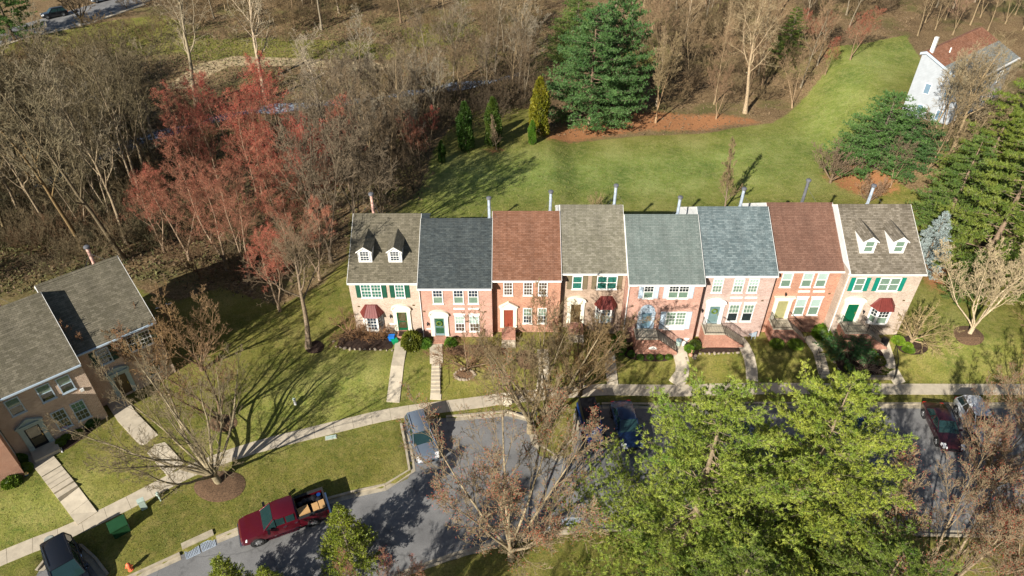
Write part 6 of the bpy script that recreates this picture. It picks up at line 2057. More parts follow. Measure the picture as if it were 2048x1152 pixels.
def passenger(name, label, group, pm, L=4.7, W=.92, H=1.68, kind='suv', cat='car'):
    c = empty(name, label=label, cat=cat, group=group)
    h = L / 2
    r = .35
    hood = .98 if kind == 'suv' else .86
    belt = hood + .02
    st = [(h, sec(W * .72, .32, .5, hood * .72, hood * .76)), (h - .12, sec(W * .90, .24, .5, hood * .84, hood * .88)), (h - .5, sec(W * .98, .2, .55, hood * .92, hood * .95)),
          (h - 1.35, sec(W, .2, .55, hood, hood + .04)), (0.2, sec(W, .2, .55, belt, belt + .05)), (-h + 1.0, sec(W, .2, .55, belt + .02, belt + .06)), (-h + .25, sec(W * .95, .22, .55, belt, belt + .04)), (-h, sec(W * .84, .3, .55, belt * .9, belt * .94))]
    b = loft(MB(), st).build('body', pm, c, smooth=35)
    for x in (h - .88, -h + .92): arch(b, x, W * .985, r)
    for x in (h - .88, -h + .92):
        for s_ in (-1, 1): wheel(c, x, s_ * (W - .085), r)
    # greenhouse: dark glass body with painted roof and pillars
    xb0 = h - 1.35; xt0 = xb0 - (.75 if kind == 'suv' else .85)
    xb1 = -h + (.22 if kind == 'suv' else .75); xt1 = xb1 + (.32 if kind == 'suv' else .6)
    wb, wt = W * .90, W * .70
    zb, zt_ = belt + .02, H
    gl = MB().hexa([(xb0, -wb, zb), (xb0, wb, zb), (xb1, wb, zb), (xb1, -wb, zb), (xt0, -wt, zt_ - .04), (xt0, wt, zt_ - .04), (xt1, wt, zt_ - .04), (xt1, -wt, zt_ - .04)])
    gl.build('windows', M['carglass'], c)
    rf = loft(MB(), [(xt0 + .06, [(0, zt_ - .05), (wt * 1.0, zt_ - .05), (wt * .9, zt_ - .02), (0, zt_ - .01)]), (xt0 - .25, [(0, zt_ - .05), (wt * 1.04, zt_ - .05), (wt * .92, zt_ + .015), (0, zt_ + .04)]),
                      (xt1 + .25, [(0, zt_ - .05), (wt * 1.04, zt_ - .05), (wt * .92, zt_ + .015), (0, zt_ + .04)]), (xt1 - .08, [(0, zt_ - .05), (wt * 1.0, zt_ - .05), (wt * .9, zt_ - .02), (0, zt_)])])
    rf.build('roof', pm, c, smooth=40)
    pl = MB()
    for s_ in (-1, 1):
        for (xa, xc) in ((xb0, xt0), (xb1, xt1), ((xb0 + xb1) / 2 + .1, (xt0 + xt1) / 2 + .1), (xb1 + .95, xt1 + .75)):
            pl.tube((xa, s_ * wb * 1.0, zb), (xc, s_ * wt * 1.01, zt_ - .03), .045, .035, 6)
        pl.tube((xb0, s_ * (wb + .01), zb + .01), (xb1, s_ * (wb + .01), zb + .01), .03, .03, 5)
        if kind == 'suv': pl.tube((xt0 - .3, s_ * wt * .93, zt_ + .06), (xt1 + .2, s_ * wt * .93, zt_ + .06), .02, .02, 5)
    pl.build('pillars', pm, c)
    for s_ in (-1, 1):
        MB().box(xb0 - .45, xb0 - .28, s_ * (W + .08) - .09, s_ * (W + .08) + .09, belt + .02, belt + .16).build('mirror', pm, c)
        MB().hexa([(h - .35, s_ * W * .60, hood * .72), (h - .35, s_ * W * .96, hood * .72), (h - .02, s_ * W * .86, hood * .66), (h + .012, s_ * W * .55, hood * .66),
                   (h - .35, s_ * W * .60, hood * .94), (h - .42, s_ * W * .95, hood * .92), (h - .05, s_ * W * .84, hood * .84), (h - .01, s_ * W * .55, hood * .82)]).build('headlight', M['lamp'], c)
        MB().box(-h - .015, -h + .2, s_ * W * .72 - .12, s_ * W * .72 + .14, belt - .3, belt - .05).build('taillight', M['taillamp'], c)
        for x in (.75, -.35): MB().box(x - .1, x + .1, s_ * (W + .0) - .02, s_ * (W + .0) + .02, belt - .14, belt - .10).build('door_handle', M['chrome'], c)
    MB().box(h - .03, h + .02, -W * .42, W * .42, .42, .62).build('grille', M['black'], c)
    MB().box(-h - .02, -h + .01, -.26, .26, .6, .72).build('number_plate', M['white'], c)
    seam = MB()
    for s_ in (-1, 1):
        for x in (h - 1.5, .1, -.95): seam.box(x - .008, x + .008, s_ * (W + .001) - .006, s_ * (W + .001) + .003, .3, belt)
    seam.build('door_seam', M['black'], c)
    hs = MB()
    for s_ in (-1, 1): hs.hexa([(h - .45, s_ * W * .55, hood * .952), (h - .45, s_ * W * .575, hood * .952), (h - 1.3, s_ * W * .66, hood + .045), (h - 1.3, s_ * W * .64, hood + .045),
                               (h - .45, s_ * W * .55, hood * .96), (h - .45, s_ * W * .575, hood * .96), (h - 1.3, s_ * W * .66, hood + .053), (h - 1.3, s_ * W * .64, hood + .053)])
    hs.build('hood_crease', M['black'], c)
    return c


def place(c, rear, front, lift=-.115, dx=0, dy=0):
    """stand a vehicle on the road between two surveyed ends (rear, front)"""
    a, b_ = at(*rear), at(*front)
    a.z = b_.z = 0
    d = b_ - a
    m_ = (a + b_) / 2
    x, y = m_.x + dx, m_.y + dy
    c.location = (x, y, float(zt(x, y)) + lift)
    c.rotation_euler = (0, 0, math.atan2(d.y, d.x))
    return c


def place_w(c, x, y, ang, lift=-.115):
    c.location = (x, y, float(zt(x, y)) + lift)
    c.rotation_euler = (0, 0, ang)
    return c


PK = 'parked cars in the bays along the sidewalk'
silver = paint('silver_blue_car_paint', (0.20, 0.24, 0.29), .5)
navy = paint('navy_car_paint', (0.008, 0.02, 0.06), .3)
blue = paint('bright_blue_jeep_paint', (0.008, 0.045, 0.20), .2)
white_p = paint('pearl_white_car_paint', (0.62, 0.64, 0.66), .15)
maroon = paint('maroon_car_paint', (0.035, 0.008, 0.011), .3)
grey_p = paint('grey_car_paint', (0.22, 0.24, 0.27), .4)
red_p = paint('dark_red_pickup_paint', (0.10, 0.005, 0.012), .35)
black_p = paint('black_car_paint', (0.012, 0.013, 0.016), .3)
place(passenger('parked_suv', 'silver-blue crossover parked in the small bay beside the lawn, nose to the street', PK, silver), (829, 846), (853, 922), dx=.15)
place(passenger('parked_car', 'dark blue car half hidden by the pine, right of the blue off-roader', PK, navy, H=1.5, kind='sedan'), (1243, 826), (1262, 890))
place(passenger('parked_suv', 'pearl white car seen through red-budded twigs at the right', PK, white_p), (1925, 812), (1975, 893))
place(passenger('parked_car', 'maroon car left of the white one, behind red-budded twigs', PK, maroon, H=1.5, kind='sedan'), (1862, 822), (1900, 900))
place(passenger('parked_car', 'blue car under the right edge of the big pine', PK, blue, H=1.5, kind='sedan'), (1688, 822), (1712, 893))
place(passenger('parked_car', 'grey car in the bay mostly covered by the left big pine', PK, grey_p, H=1.5, kind='sedan'), (1462, 826), (1480, 893))
place(passenger('parked_suv', 'black vehicle at the bottom left casting a wide shadow on the lawn', None, black_p, L=5.0, W=.98, H=1.95), (128, 1112), (158, 1190))
place(passenger('parked_suv', 'dark car with a bright front on the far street at the top left', None, black_p), (130, 30), (92, 38), lift=.06)
place(passenger('parked_car', 'silver car cut by the top edge on the far street', None, silver, H=1.5, kind='sedan'), (222, -2), (190, 6), lift=.06)

# pickup ------------------------------------------------------
t = empty('pickup_truck', label='dark red crew-cab pickup with cardboard boxes in its bed, parked at the kerb', cat='pickup truck')
W = 1.0
hull = [(2.92, sec(.80, .42, .65, .88, .93)), (2.80, sec(.93, .36, .65, 1.02, 1.06)), (2.3, sec(.99, .34, .7, 1.12, 1.16)), (1.45, sec(1.0, .34, .7, 1.16, 1.20)), (1.2, sec(1.0, .34, .7, 1.18, 1.22)),
        (-.85, sec(1.0, .34, .7, 1.22, 1.25)), (-.90, sec(.99, .34, .7, 1.22, 1.25))]
b = loft(MB(), hull).build('body', red_p, t, smooth=30)
for x in (1.92, -1.78): arch(b, x, W * .985, .41)
for x in (1.92, -1.78):
    for s_ in (-1, 1): wheel(t, x, s_ * .895, .41, .28)
cab = loft(MB(), [(.62, [(0, 1.2), (.78, 1.22), (.70, 1.86), (.55, 1.91), (0, 1.93)]), (.3, [(0, 1.2), (.92, 1.22), (.76, 1.88), (.58, 1.95), (0, 1.97)]), (-.6, [(0, 1.2), (.93, 1.22), (.76, 1.88), (.58, 1.95), (0, 1.97)]), (-.82, [(0, 1.2), (.92, 1.22), (.72, 1.84), (.55, 1.90), (0, 1.92)])])
cab.build('cab', red_p, t, smooth=35)
ap = MB()
for s_ in (-1, 1): ap.tube((1.38, s_ * .90, 1.2), (.62, s_ * .70, 1.86), .05, .045, 6)
ap.hexa([(1.42, -.88, 1.17), (1.42, .88, 1.17), (.58, .72, 1.17), (.58, -.72, 1.17), (1.36, -.86, 1.2), (1.36, .86, 1.2), (.60, .72, 1.2), (.60, -.72, 1.2)])
ap.build('windscreen_pillars', red_p, t)
quadplate([(1.36, -.84, 1.215), (1.36, .84, 1.215), (.63, .66, 1.86), (.63, -.66, 1.86)], .02, 'windscreen', 'carglass', t)
for s_ in (-1, 1):
    MB().hexa([(1.33, s_ * .85, 1.215), (.62, s_ * .80, 1.215), (.60, s_ * .70, 1.83), (.64, s_ * .69, 1.83), (1.30, s_ * .90, 1.22), (.58, s_ * .93, 1.22), (.58, s_ * .775, 1.82), (.66, s_ * .75, 1.82)]).build('side_window', M['carglass'], t)
    for x0, x1 in ((.52, -.02), (-.14, -.68)):
        MB().hexa([(x0, s_ * .85, 1.30), (x1, s_ * .85, 1.30), (x1, s_ * .70, 1.80), (x0, s_ * .70, 1.80), (x0, s_ * .925, 1.30), (x1, s_ * .925, 1.30), (x1, s_ * .808, 1.80), (x0, s_ * .808, 1.80)]).build('side_window', M['carglass'], t)
    MB().box(.98, 1.14, s_ * 1.18 - .13, s_ * 1.18 + .13, 1.22, 1.46).build('mirror', M['black'], t)
    for x in (.02, -.72): MB().box(x - .11, x + .11, s_ * 1.0 - .02, s_ * 1.0 + .035, 1.03, 1.10).build('door_handle', M['chrome'], t)
    MB().box(-.8, 1.25, s_ * 1.0 - .06, s_ * 1.0 + .10, .30, .36).build('running_board', M['chrome'], t)
    MB().hexa([(2.55, s_ * .72, .82), (2.55, s_ * .985, .82), (2.86, s_ * .87, .78), (2.93, s_ * .62, .78), (2.5, s_ * .72, 1.1), (2.5, s_ * .97, 1.08), (2.80, s_ * .86, .98), (2.87, s_ * .62, .98)]).build('headlight', M['lamp'], t)
    MB().box(-2.94, -2.82, s_ * .93 - .1, s_ * .93 + .08, .85, 1.18).build('taillight', M['taillamp'], t)
MB().box(2.82, 2.95, -.58, .58, .66, .94).build('grille', M['chrome'], t)
MB().box(2.78, 3.02, -.95, .95, .40, .60).build('front_bumper', M['chrome'], t)
MB().box(-3.06, -2.9, -.93, .93, .45, .62).build('rear_bumper', M['chrome'], t)
bd = MB()
for s_ in (-1, 1):
    bd.box(-2.88, -.93, s_ * .89 - .11, s_ * .89 + .11, .42, 1.24)
bd.build('bed_side', red_p, t)
MB().box(-2.92, -2.82, -.99, .99, .5, 1.24).build('tailgate', red_p, t)
MB().box(-2.81, -.94, -.775, .775, .72, .78).build('bed_floor', M['black'], t)
rl = MB()
for s_ in (-1, 1): rl.box(-2.9, -.93, s_ * .89 - .115, s_ * .89 + .115, 1.243, 1.262)
rl.box(-2.93, -2.81, -.99, .99, 1.2425, 1.2615)
rl.build('bed_rail_cap', M['rubber'], t)
place(t, (622, 1040), (521, 1077))
a_, b_ = at(626, 1049), at(521, 1087)
d_ = (b_ - a_); d_.z = 0; d_.normalize()
nn_ = Vector((-d_.y, d_.x, 0))
if nn_.y < 0: nn_ = -nn_
mid = (a_ + b_) / 2 + nn_ * .92
t.location = (mid.x - d_.x * .07, mid.y - d_.y * .07, float(zt(mid.x, mid.y)) - .115)
bpy.context.view_layer.update()
TW = t.matrix_world.copy()


def on_truck(name, x, y, z, rz, mb, mat, label, cat):
    o = mb.build(name, mat)
    o.matrix_world = TW @ Matrix.Translation((x, y, z)) @ Matrix.Rotation(rz, 4, 'Z')
    return tag(o, label, cat)


def cbox(w, l, h):
    return MB().box(-w / 2, w / 2, -l / 2, l / 2, 0, h).box(-w / 2 + .0, w / 2, -.02, .02, h + .001, h + .006).box(-w / 2, w / 2 - .02, l / 2 + .001, l / 2 + .012, h * .55, h)


on_truck('cardboard_box', -1.35, .42, .785, .12, cbox(.75, .62, .55), M['cardboard'], 'cardboard box in the pickup bed nearest the cab', 'box')
on_truck('cardboard_box', -2.15, .42, .785, .05, cbox(.42, .62, .50), M['cardboard'], 'cardboard box in the pickup bed, one of the two by the tailgate, nearer the cab', 'box')
on_truck('cardboard_box', -2.6, .40, .785, .03, cbox(.38, .65, .52), M['cardboard'], 'cardboard box in the pickup bed tight against the tailgate', 'box')
lump = MB()
for i in range(5): lump.lathe([(.05, 0), (.22, .03), (.26, .2), (.2, .36), (.05, .42)], (-.6 + i * .32, random.uniform(-.1, .1), random.uniform(0, .08)), 9)
on_truck('black_bags', -1.9, -.38, .785, 0, lump, M['black'], 'dark bags and gear heaped along the far side of the pickup bed', 'bags')
on_truck('bucket', -2.55, -.5, .9, 0, MB().lathe([(.1, 0), (.14, .3), (.15, .32)], n=12), blue, 'small blue bucket in the rear corner of the pickup bed', 'bucket')

# blue off-roader with a star on its hood -----------------------
j = empty('off_roader', label='blue off-roader with a white circled star on its hood, parked nose down', cat='car', group=PK)
hb = MB()
hb.hexa([(2.0, -.55, .55), (2.0, .55, .55), (.75, .72, .55), (.75, -.72, .55), (1.98, -.54, 1.10), (1.98, .54, 1.10), (.75, .71, 1.20), (.75, -.71, 1.20)])
hb.build('hood', blue, j)
tb = MB().box(-1.95, .75, -.80, .80, .5, 1.18); tb.build('body', blue, j)
for s_ in (-1, 1):
    MB().hexa([(2.05, s_ * .57, .85), (2.05, s_ * .92, .82), (.8, s_ * .92, .82), (.8, s_ * .72, .85), (2.0, s_ * .57, .93), (1.95, s_ * .92, .90), (.8, s_ * .92, .90), (.8, s_ * .72, .93)]).build('front_fender', M['black'], j)
    MB().box(-1.75, -.75, s_ * .86 - .06, s_ * .86 + .08, .84, .92).build('rear_fender', M['black'], j)
    MB().tube((2.02, s_ * .40, .9), (2.06, s_ * .40, .9), .11, .11, 14).build('headlight', M['lamp'], j)
    MB().box(.5, .62, s_ * .98 - .1, s_ * .98 + .1, 1.2, 1.4).build('mirror', M['black'], j)
    MB().tube((.72, s_ * .70, 1.2), (.42, s_ * .62, 1.78), .04, .04, 6).build('windscreen_pillar', blue, j)
    for x in (1.35, -1.3): wheel(j, x, s_ * .80, .40, .26)
MB().box(1.99, 2.03, -.36, .36, .62, 1.05).build('grille', M['black'], j)
MB().box(2.06, 2.24, -.85, .85, .5, .66).build('front_bumper', M['black'], j)
MB().hexa([(.70, -.66, 1.22), (.70, .66, 1.22), (.67, .66, 1.22), (.67, -.66, 1.22), (.43, -.58, 1.76), (.43, .58, 1.76), (.40, .58, 1.76), (.40, -.58, 1.76)]).build('windscreen', M['carglass'], j)
MB().hexa([(.42, -.66, 1.22), (.42, .66, 1.22), (-1.95, .74, 1.19), (-1.95, -.74, 1.19), (.40, -.62, 1.80), (.40, .62, 1.80), (-1.85, .64, 1.82), (-1.85, -.64, 1.82)]).build('soft_top', M['black'], j)
MB().tube((-1.98, 0, 1.0), (-2.2, 0, 1.0), .39, .39, 18).build('spare_wheel', M['rubber'], j)
cx_, cy_ = 1.35, 0.05
zs = lambda x: 1.10 + (1.98 - x) / 1.23 * .10 + .012
st_ = MB()
n_ = 28
for i in range(n_):
    a0, a1 = 2 * PI * i / n_, 2 * PI * (i + 1) / n_
    q = [(cx_ + r_ * math.cos(a), cy_ + r_ * math.sin(a)) for r_, a in ((.27, a0), (.31, a0), (.31, a1), (.27, a1))]
    st_.poly([(x, y, zs(x)) for x, y in q])
for i in range(5):
    a = 2 * PI * i / 5 + PI
    tip = (cx_ + .25 * math.cos(a), cy_ + .25 * math.sin(a)); l_ = (cx_ + .10 * math.cos(a - PI / 5), cy_ + .10 * math.sin(a - PI / 5)); r_ = (cx_ + .10 * math.cos(a + PI / 5), cy_ + .10 * math.sin(a + PI / 5))
    st_.poly([(cx_, cy_, zs(cx_)), (l_[0], l_[1], zs(l_[0])), (tip[0], tip[1], zs(tip[0]))])
    st_.poly([(cx_, cy_, zs(cx_)), (tip[0], tip[1], zs(tip[0])), (r_[0], r_[1], zs(r_[0]))])
st_.build('star_emblem', M['bluewhite'], j)
place(j, (1172, 826), (1188, 893))

# ------------------------------------------------------------------ street and garden furniture
M['utilgreen'] = plain('dark_green_utility_paint', (0.012, 0.055, 0.02), .5, .15, 3)
M['palegreen'] = plain('faded_grey_green_plastic', (0.36, 0.44, 0.38), .6, .15, 5)
M['orange_p'] = plain('faded_hydrant_orange', (0.75, 0.16, 0.07), .5, .2, 6)
M['purple'] = plain('purple_sign_board', (0.11, 0.06, 0.28), .5, .1, 4)
M['terracotta'] = plain('terracotta', (0.45, 0.24, 0.15), .9, .2, 5)
M['bin_blue'] = plain('blue_recycling_plastic', (0.01, 0.14, 0.48), .5, .1, 5)
M['bin_green'] = plain('green_bin_plastic', (0.0, 0.25, 0.10), .5, .1, 5)
M['pink'] = plain('pink_bicycle_paint', (0.65, 0.12, 0.20), .4, .1, 5)
M['beige'] = plain('beige_metal_cabinet', (0.60, 0.54, 0.42), .6, .1, 3)
M['manhole'] = plain('worn_iron_cover', (0.22, 0.24, 0.22), .7, .3, 8)

u = empty('utility_cabinet', at(243, 1062), R(40), 'dark green transformer cabinet with louvred side between sidewalk and kerb', 'utility box', scale=.82)
MB().box(-.62, .62, -.50, .50, -.2, .98).build('cabinet', M['utilgreen'], u)
MB().hexa([(-.7, -.58, .98), (.7, -.58, .98), (.7, .58, .98), (-.7, .58, .98), (-.68, -.56, 1.06), (.68, -.56, 1.06), (.68, .56, 1.14), (-.68, .56, 1.14)]).build('lid', M['utilgreen'], u)
lv = MB()
for i in range(6): lv.box(.622, .65, -.38, .38, .18 + i * .11, .22 + i * .11)
lv.build('louvre', M['palegreen'], u)
u = empty('utility_pedestal', at(289, 1016), R(35), 'pale grey-green utility pedestal beside the sidewalk, next to the green cabinet', 'utility box')
MB().box(-.2, .2, -.16, .16, -.2, .85).build('housing', M['palegreen'], u)
MB().box(-.225, .225, -.185, .185, .85, .93).build('lid', M['palegreen'], u)
u = empty('cable_post', at(322, 1001), 0, 'slim pale cable post with a dome cap by the tree mulch ring', 'post')
MB().tube((0, 0, -.2), (0, 0, .62), .06, .06, 8).build('post', M['palegreen'], u)
MB().lathe([(.10, .6), (.13, .72), (.12, .9), (.05, .98)], n=12).build('cap', M['palegreen'], u)
u = empty('marker_post', at(591, 809), 0, 'short white marker post standing alone on the shadowed lawn', 'post')
MB().box(-.09, .09, -.06, .06, -.2, .62).build('post', M['white'], u)
MB().box(-.11, .11, -.08, .08, .62, .68).build('cap', M['palegreen'], u)
u = empty('hydrant', at(262, 1139), R(30), 'faded orange-red fire hydrant on the grass near the kerb', 'fire hydrant')
MB().lathe([(.17, -.1), (.17, .04), (.12, .05), (.12, .48), (.15, .5), (.15, .55), (.13, .62), (.07, .69), (.03, .71)], n=14).build('barrel', M['orange_p'], u, smooth=40)
MB().tube((-.22, 0, .38), (.22, 0, .38), .06, .06, 8).build('hose_outlet', M['orange_p'], u)
MB().tube((0, -.22, .32), (0, 0, .32), .08, .08, 10).build('pumper_outlet', M['orange_p'], u)
MB().tube((0, 0, .70), (0, 0, .76), .03, .03, 5).build('operating_nut', M['orange_p'], u)
u = empty('valve_cover', at(662, 875), R(14), 'small grey-green rectangular cover set in the sunny verge lawn', 'utility cover')
MB().box(-.4, .4, -.17, .17, -.1, .06).build('cover', M['palegreen'], u)
MB().box(-.45, .45, -.22, .22, -.12, .03).build('rim', M['conc_old'], u)
u = empty('manhole', at(98, 1079), 0, 'round worn cover let into the sidewalk at the lower left', 'manhole')
MB().lathe([(.30, .0), (.30, .045), (.27, .052)], n=20).build('cover', M['manhole'], u)
u = empty('street_manhole', at(1052, 993), 0, 'round iron cover in the asphalt under the red-budded maple', 'manhole')
MB().lathe([(.34, -.2), (.34, -.118), (.30, -.113)], n=20).build('cover', M['manhole'], u)
u = empty('mailbox_cabinet', at(1014, 811), R(8), 'beige cluster mailbox cabinet beside the sidewalk in front of the rust-roofed house', 'mailbox')
MB().box(-.36, .36, -.26, .26, .34, 1.12).build('cabinet', M['beige'], u)
MB().box(-.39, .39, -.29, .29, 1.12, 1.17).build('top', M['beige'], u)
MB().box(-.14, .14, -.12, .12, -.2, .34).build('pedestal', M['conc_old'], u)
for r_ in range(4):
    for c_ in range(3): MB().box(-.33 + c_ * .225, -.33 + c_ * .225 + .21, -.275, -.262, .40 + r_ * .17, .55 + r_ * .17).build('mail_door', M['beige'], u)
u = empty('cable_post', at(1073, 838), 0, 'thin pale blue post behind the island trees', 'post')
MB().box(-.05, .05, -.04, .04, -.2, .75).build('post', M['bluewhite'], u)
# child's bicycle
bk = empty('bicycle', at(327, 612) + Vector((0, 0, .06)), R(35), 'pink child bicycle with white tyres lying on the shadowed grass', 'bicycle')
bk.rotation_euler = (R(62), 0, R(35))
for x in (-.45, .45):
    w_ = MB().torus((x, 0, .3), .27, .03, 'y', 22, 6).build('wheel', M['white'], bk)
    sp = MB()
    for k in range(8): sp.tube((x, 0, .3), (x + .26 * math.cos(k * PI / 4), 0, .3 + .26 * math.sin(k * PI / 4)), .006, n=3)
    sp.build('spokes', M['chrome'], w_)
fr = MB()
for a, c in (((-.45, 0, .3), (-.1, 0, .3)), ((-.1, 0, .3), (-.2, 0, .68)), ((-.45, 0, .3), (-.18, 0, .6)), ((-.18, 0, .6), (.3, 0, .68)), ((-.1, 0, .3), (.3, 0, .62)), ((.45, 0, .3), (.28, 0, .75))): fr.tube(a, c, .028, n=6)
fr.build('frame', M['pink'], bk)
MB().tube((.26, -.25, .82), (.26, .25, .82), .018, n=5).tube((.28, 0, .74), (.26, 0, .82), .018, n=5).build('handlebar', M['chrome'], bk)
MB().box(-.32, -.10, -.07, .07, .70, .75).build('saddle', M['pink'], bk)
# yard sign and odds at the left houses
u = empty('yard_sign', at(138, 872), R(42), 'purple oval yard sign on a stake between the boxwoods of the left house', 'sign')
MB().tube((0, 0, -.1), (0, 0, .6), .015, n=5).build('stake', M['white'], u)
sgn = MB().prism([(.36 * math.cos(a), .85 + .24 * math.sin(a)) for a in np.linspace(0, 2 * PI, 18, endpoint=False)], -.02, .01).build('sign_board', M['purple'], u)
MB().box(-.2, .2, -.026, -.021, .80, .90).build('white_panel', M['white'], sgn)
u = MB().tube((0, 0, .05), (.55, -.75, .03), .05, n=8).build('drain_pipe', M['white'])
u.location = at(121, 889); tag(u, 'white drain pipe lying on the mulch between two boxwoods', 'pipe')
u = empty('toy_ball', at(54, 950), 0, 'small rainbow ball at the foot of the lower left boxwoods', 'ball')
MB().lathe([(.02, 0), (.14, .06), (.17, .16)], n=12).build('lower_half', M['bin_blue'], u, smooth=60)
MB().lathe([(.17, .161), (.14, .26), (.02, .32)], n=12).build('upper_half', M['brass'], u, smooth=60)
u = MB().box(-.3, .3, -.25, .25, 0, .45).box(-.26, .26, -.21, .21, .45, .5).build('air_conditioner', M['palegreen'])
u.location = at(10, 935); tag(u, 'pale grey air conditioner box by the orange brick corner at the left edge', 'air conditioner')
# bins by the first door
def bin_(px, py, mat, lab, h=.55, rz=0):
    e = empty('recycling_bin', at(px, py), rz, lab, 'bin')
    MB().hexa([(-.2, -.15, 0), (.2, -.15, 0), (.2, .15, 0), (-.2, .15, 0), (-.27, -.21, h), (.27, -.21, h), (.27, .21, h), (-.27, .21, h)]).build('tub', M[mat], e)
    MB().box(-.29, .29, -.23, -.19, h - .04, h + .02).box(-.29, .29, .19, .23, h - .04, h + .02).build('rim', M[mat], e)
    return e


bin_(784, 681, 'bin_blue', 'blue recycling bin beside the first front walk')
bin_(790, 686, 'bin_green', 'small green bin leaning by the first front walk', .35, .5)
u = empty('planter', at(1372, 684), 0, 'white urn planter at the corner of the sage-roofed house', 'planter')
MB().lathe([(.14, 0), (.16, .04), (.08, .12), (.2, .35), (.26, .5), (.24, .52)], n=14).build('urn', M['white'], u, smooth=50)
u = empty('planter', at(1366, 690), 0, 'lower white pot beside the urn planter', 'planter')
MB().lathe([(.13, 0), (.2, .3), (.21, .32)], n=14).build('pot', M['white'], u, smooth=50)
u = empty('garbage_can', at(1356, 690), 0, 'grey-green lidded can at the stair foot of the sage-roofed house', 'bin')
MB().lathe([(.2, -.1), (.24, .55)], n=14).build('can', M['palegreen'], u, smooth=50)
MB().lathe([(.26, .55), (.26, .6), (.1, .68)], n=14).build('lid', M['door_grey'], u, smooth=50)
u = empty('garbage_can', at(1766, 690), 0, 'black lidded can at the foot of the right-end stoop stairs', 'bin')
MB().lathe([(.26, -.1), (.3, .6)], n=14).build('can', M['black'], u, smooth=50)
MB().lathe([(.32, .6), (.32, .66), (.1, .74)], n=14).build('lid', M['black'], u, smooth=50)
u = empty('deer_statue', at(1381, 712), R(60), 'terracotta garden statue of a resting deer in the corner mulch bed', 'statue')
dm = MB().lathe([(.05, 0), (.17, .05), (.2, .16), (.14, .27), (.03, .3)], n=10)
dm.tube((.12, 0, .18), (.22, 0, .45), .06, .045, 7).tube((.2, 0, .45), (.34, 0, .42), .06, .03, 7).tube((.2, .03, .48), (.2, .1, .58), .012, n=4).tube((.2, -.03, .48), (.2, -.1, .58), .012, n=4)
dm.build('body', M['terracotta'], u, smooth=50)
u = empty('garden_chair', at(1503, 676), R(200), 'pale blue garden chair in the shade by the rose brick wall', 'chair')
MB().box(-.22, .22, -.22, .22, .36, .40).build('seat', M['bluewhite'], u)
MB().box(-.22, .22, .18, .22, .40, .85).build('backrest', M['bluewhite'], u)
for x in (-.2, .2):
    for y in (-.2, .2): MB().tube((x, y, 0), (x, y, .36), .02, n=5).build('leg', M['bluewhite'], u)


def handrail(pts_px, lab, h=.85, bal=.35):
    P = [at(*q) + Vector((0, 0, .1)) for q in pts_px]
    o = P[0].copy()
    r = empty('garden_railing', o, 0, lab, 'railing')
    tp = MB(); bt = MB(); bl = MB()
    for a, b_ in zip(P[:-1], P[1:]):
        a = a - o; b_ = b_ - o
        tp.tube(a + Vector((0, 0, h)), b_ + Vector((0, 0, h)), .022, n=5)
        bt.tube(a + Vector((0, 0, .1)), b_ + Vector((0, 0, .1)), .014, n=4)
        n = max(2, int((b_ - a).length / bal))
        for i in range(n + 1):
            p = a.lerp(b_, i / n)
            MB().tube(p - Vector((0, 0, .15)), p + Vector((0, 0, h)), .02 if i in (0, n) else .010, n=4).build('baluster', M['black'], r)
    tp.build('top_rail', M['black'], r); bt.build('bottom_rail', M['black'], r)
    return r


handrail([(881, 740), (882, 790)], 'thin handrail on the right side of the long garden steps', bal=.8)
handrail([(1632, 712), (1638, 756)], 'black railing along the shaded steps below the chocolate-roofed house', bal=.3)
handrail([(1786, 706), (1790, 740), (1786, 762)], 'black iron railing beside the right-end front walk', bal=.15)
# low retaining wall round the walled bed, block by block
rw = empty('retaining_wall', at(1690, 757), 0, 'low stone retaining wall in front of the dark right-end bed', 'wall')
pts = dens([at2(1690, 757), at2(1782, 757)], .42, False)
for p, q in zip(pts[:-1], pts[1:]):
    z = float(zt(*p)) - rw.location.z
    MB().box(p[0] - rw.location.x + .008, q[0] - rw.location.x - .008, p[1] - rw.location.y - .13, p[1] - rw.location.y + .13, z - .2, z + .28 + random.uniform(-.015, .015)).build('block', M['stone'], rw)

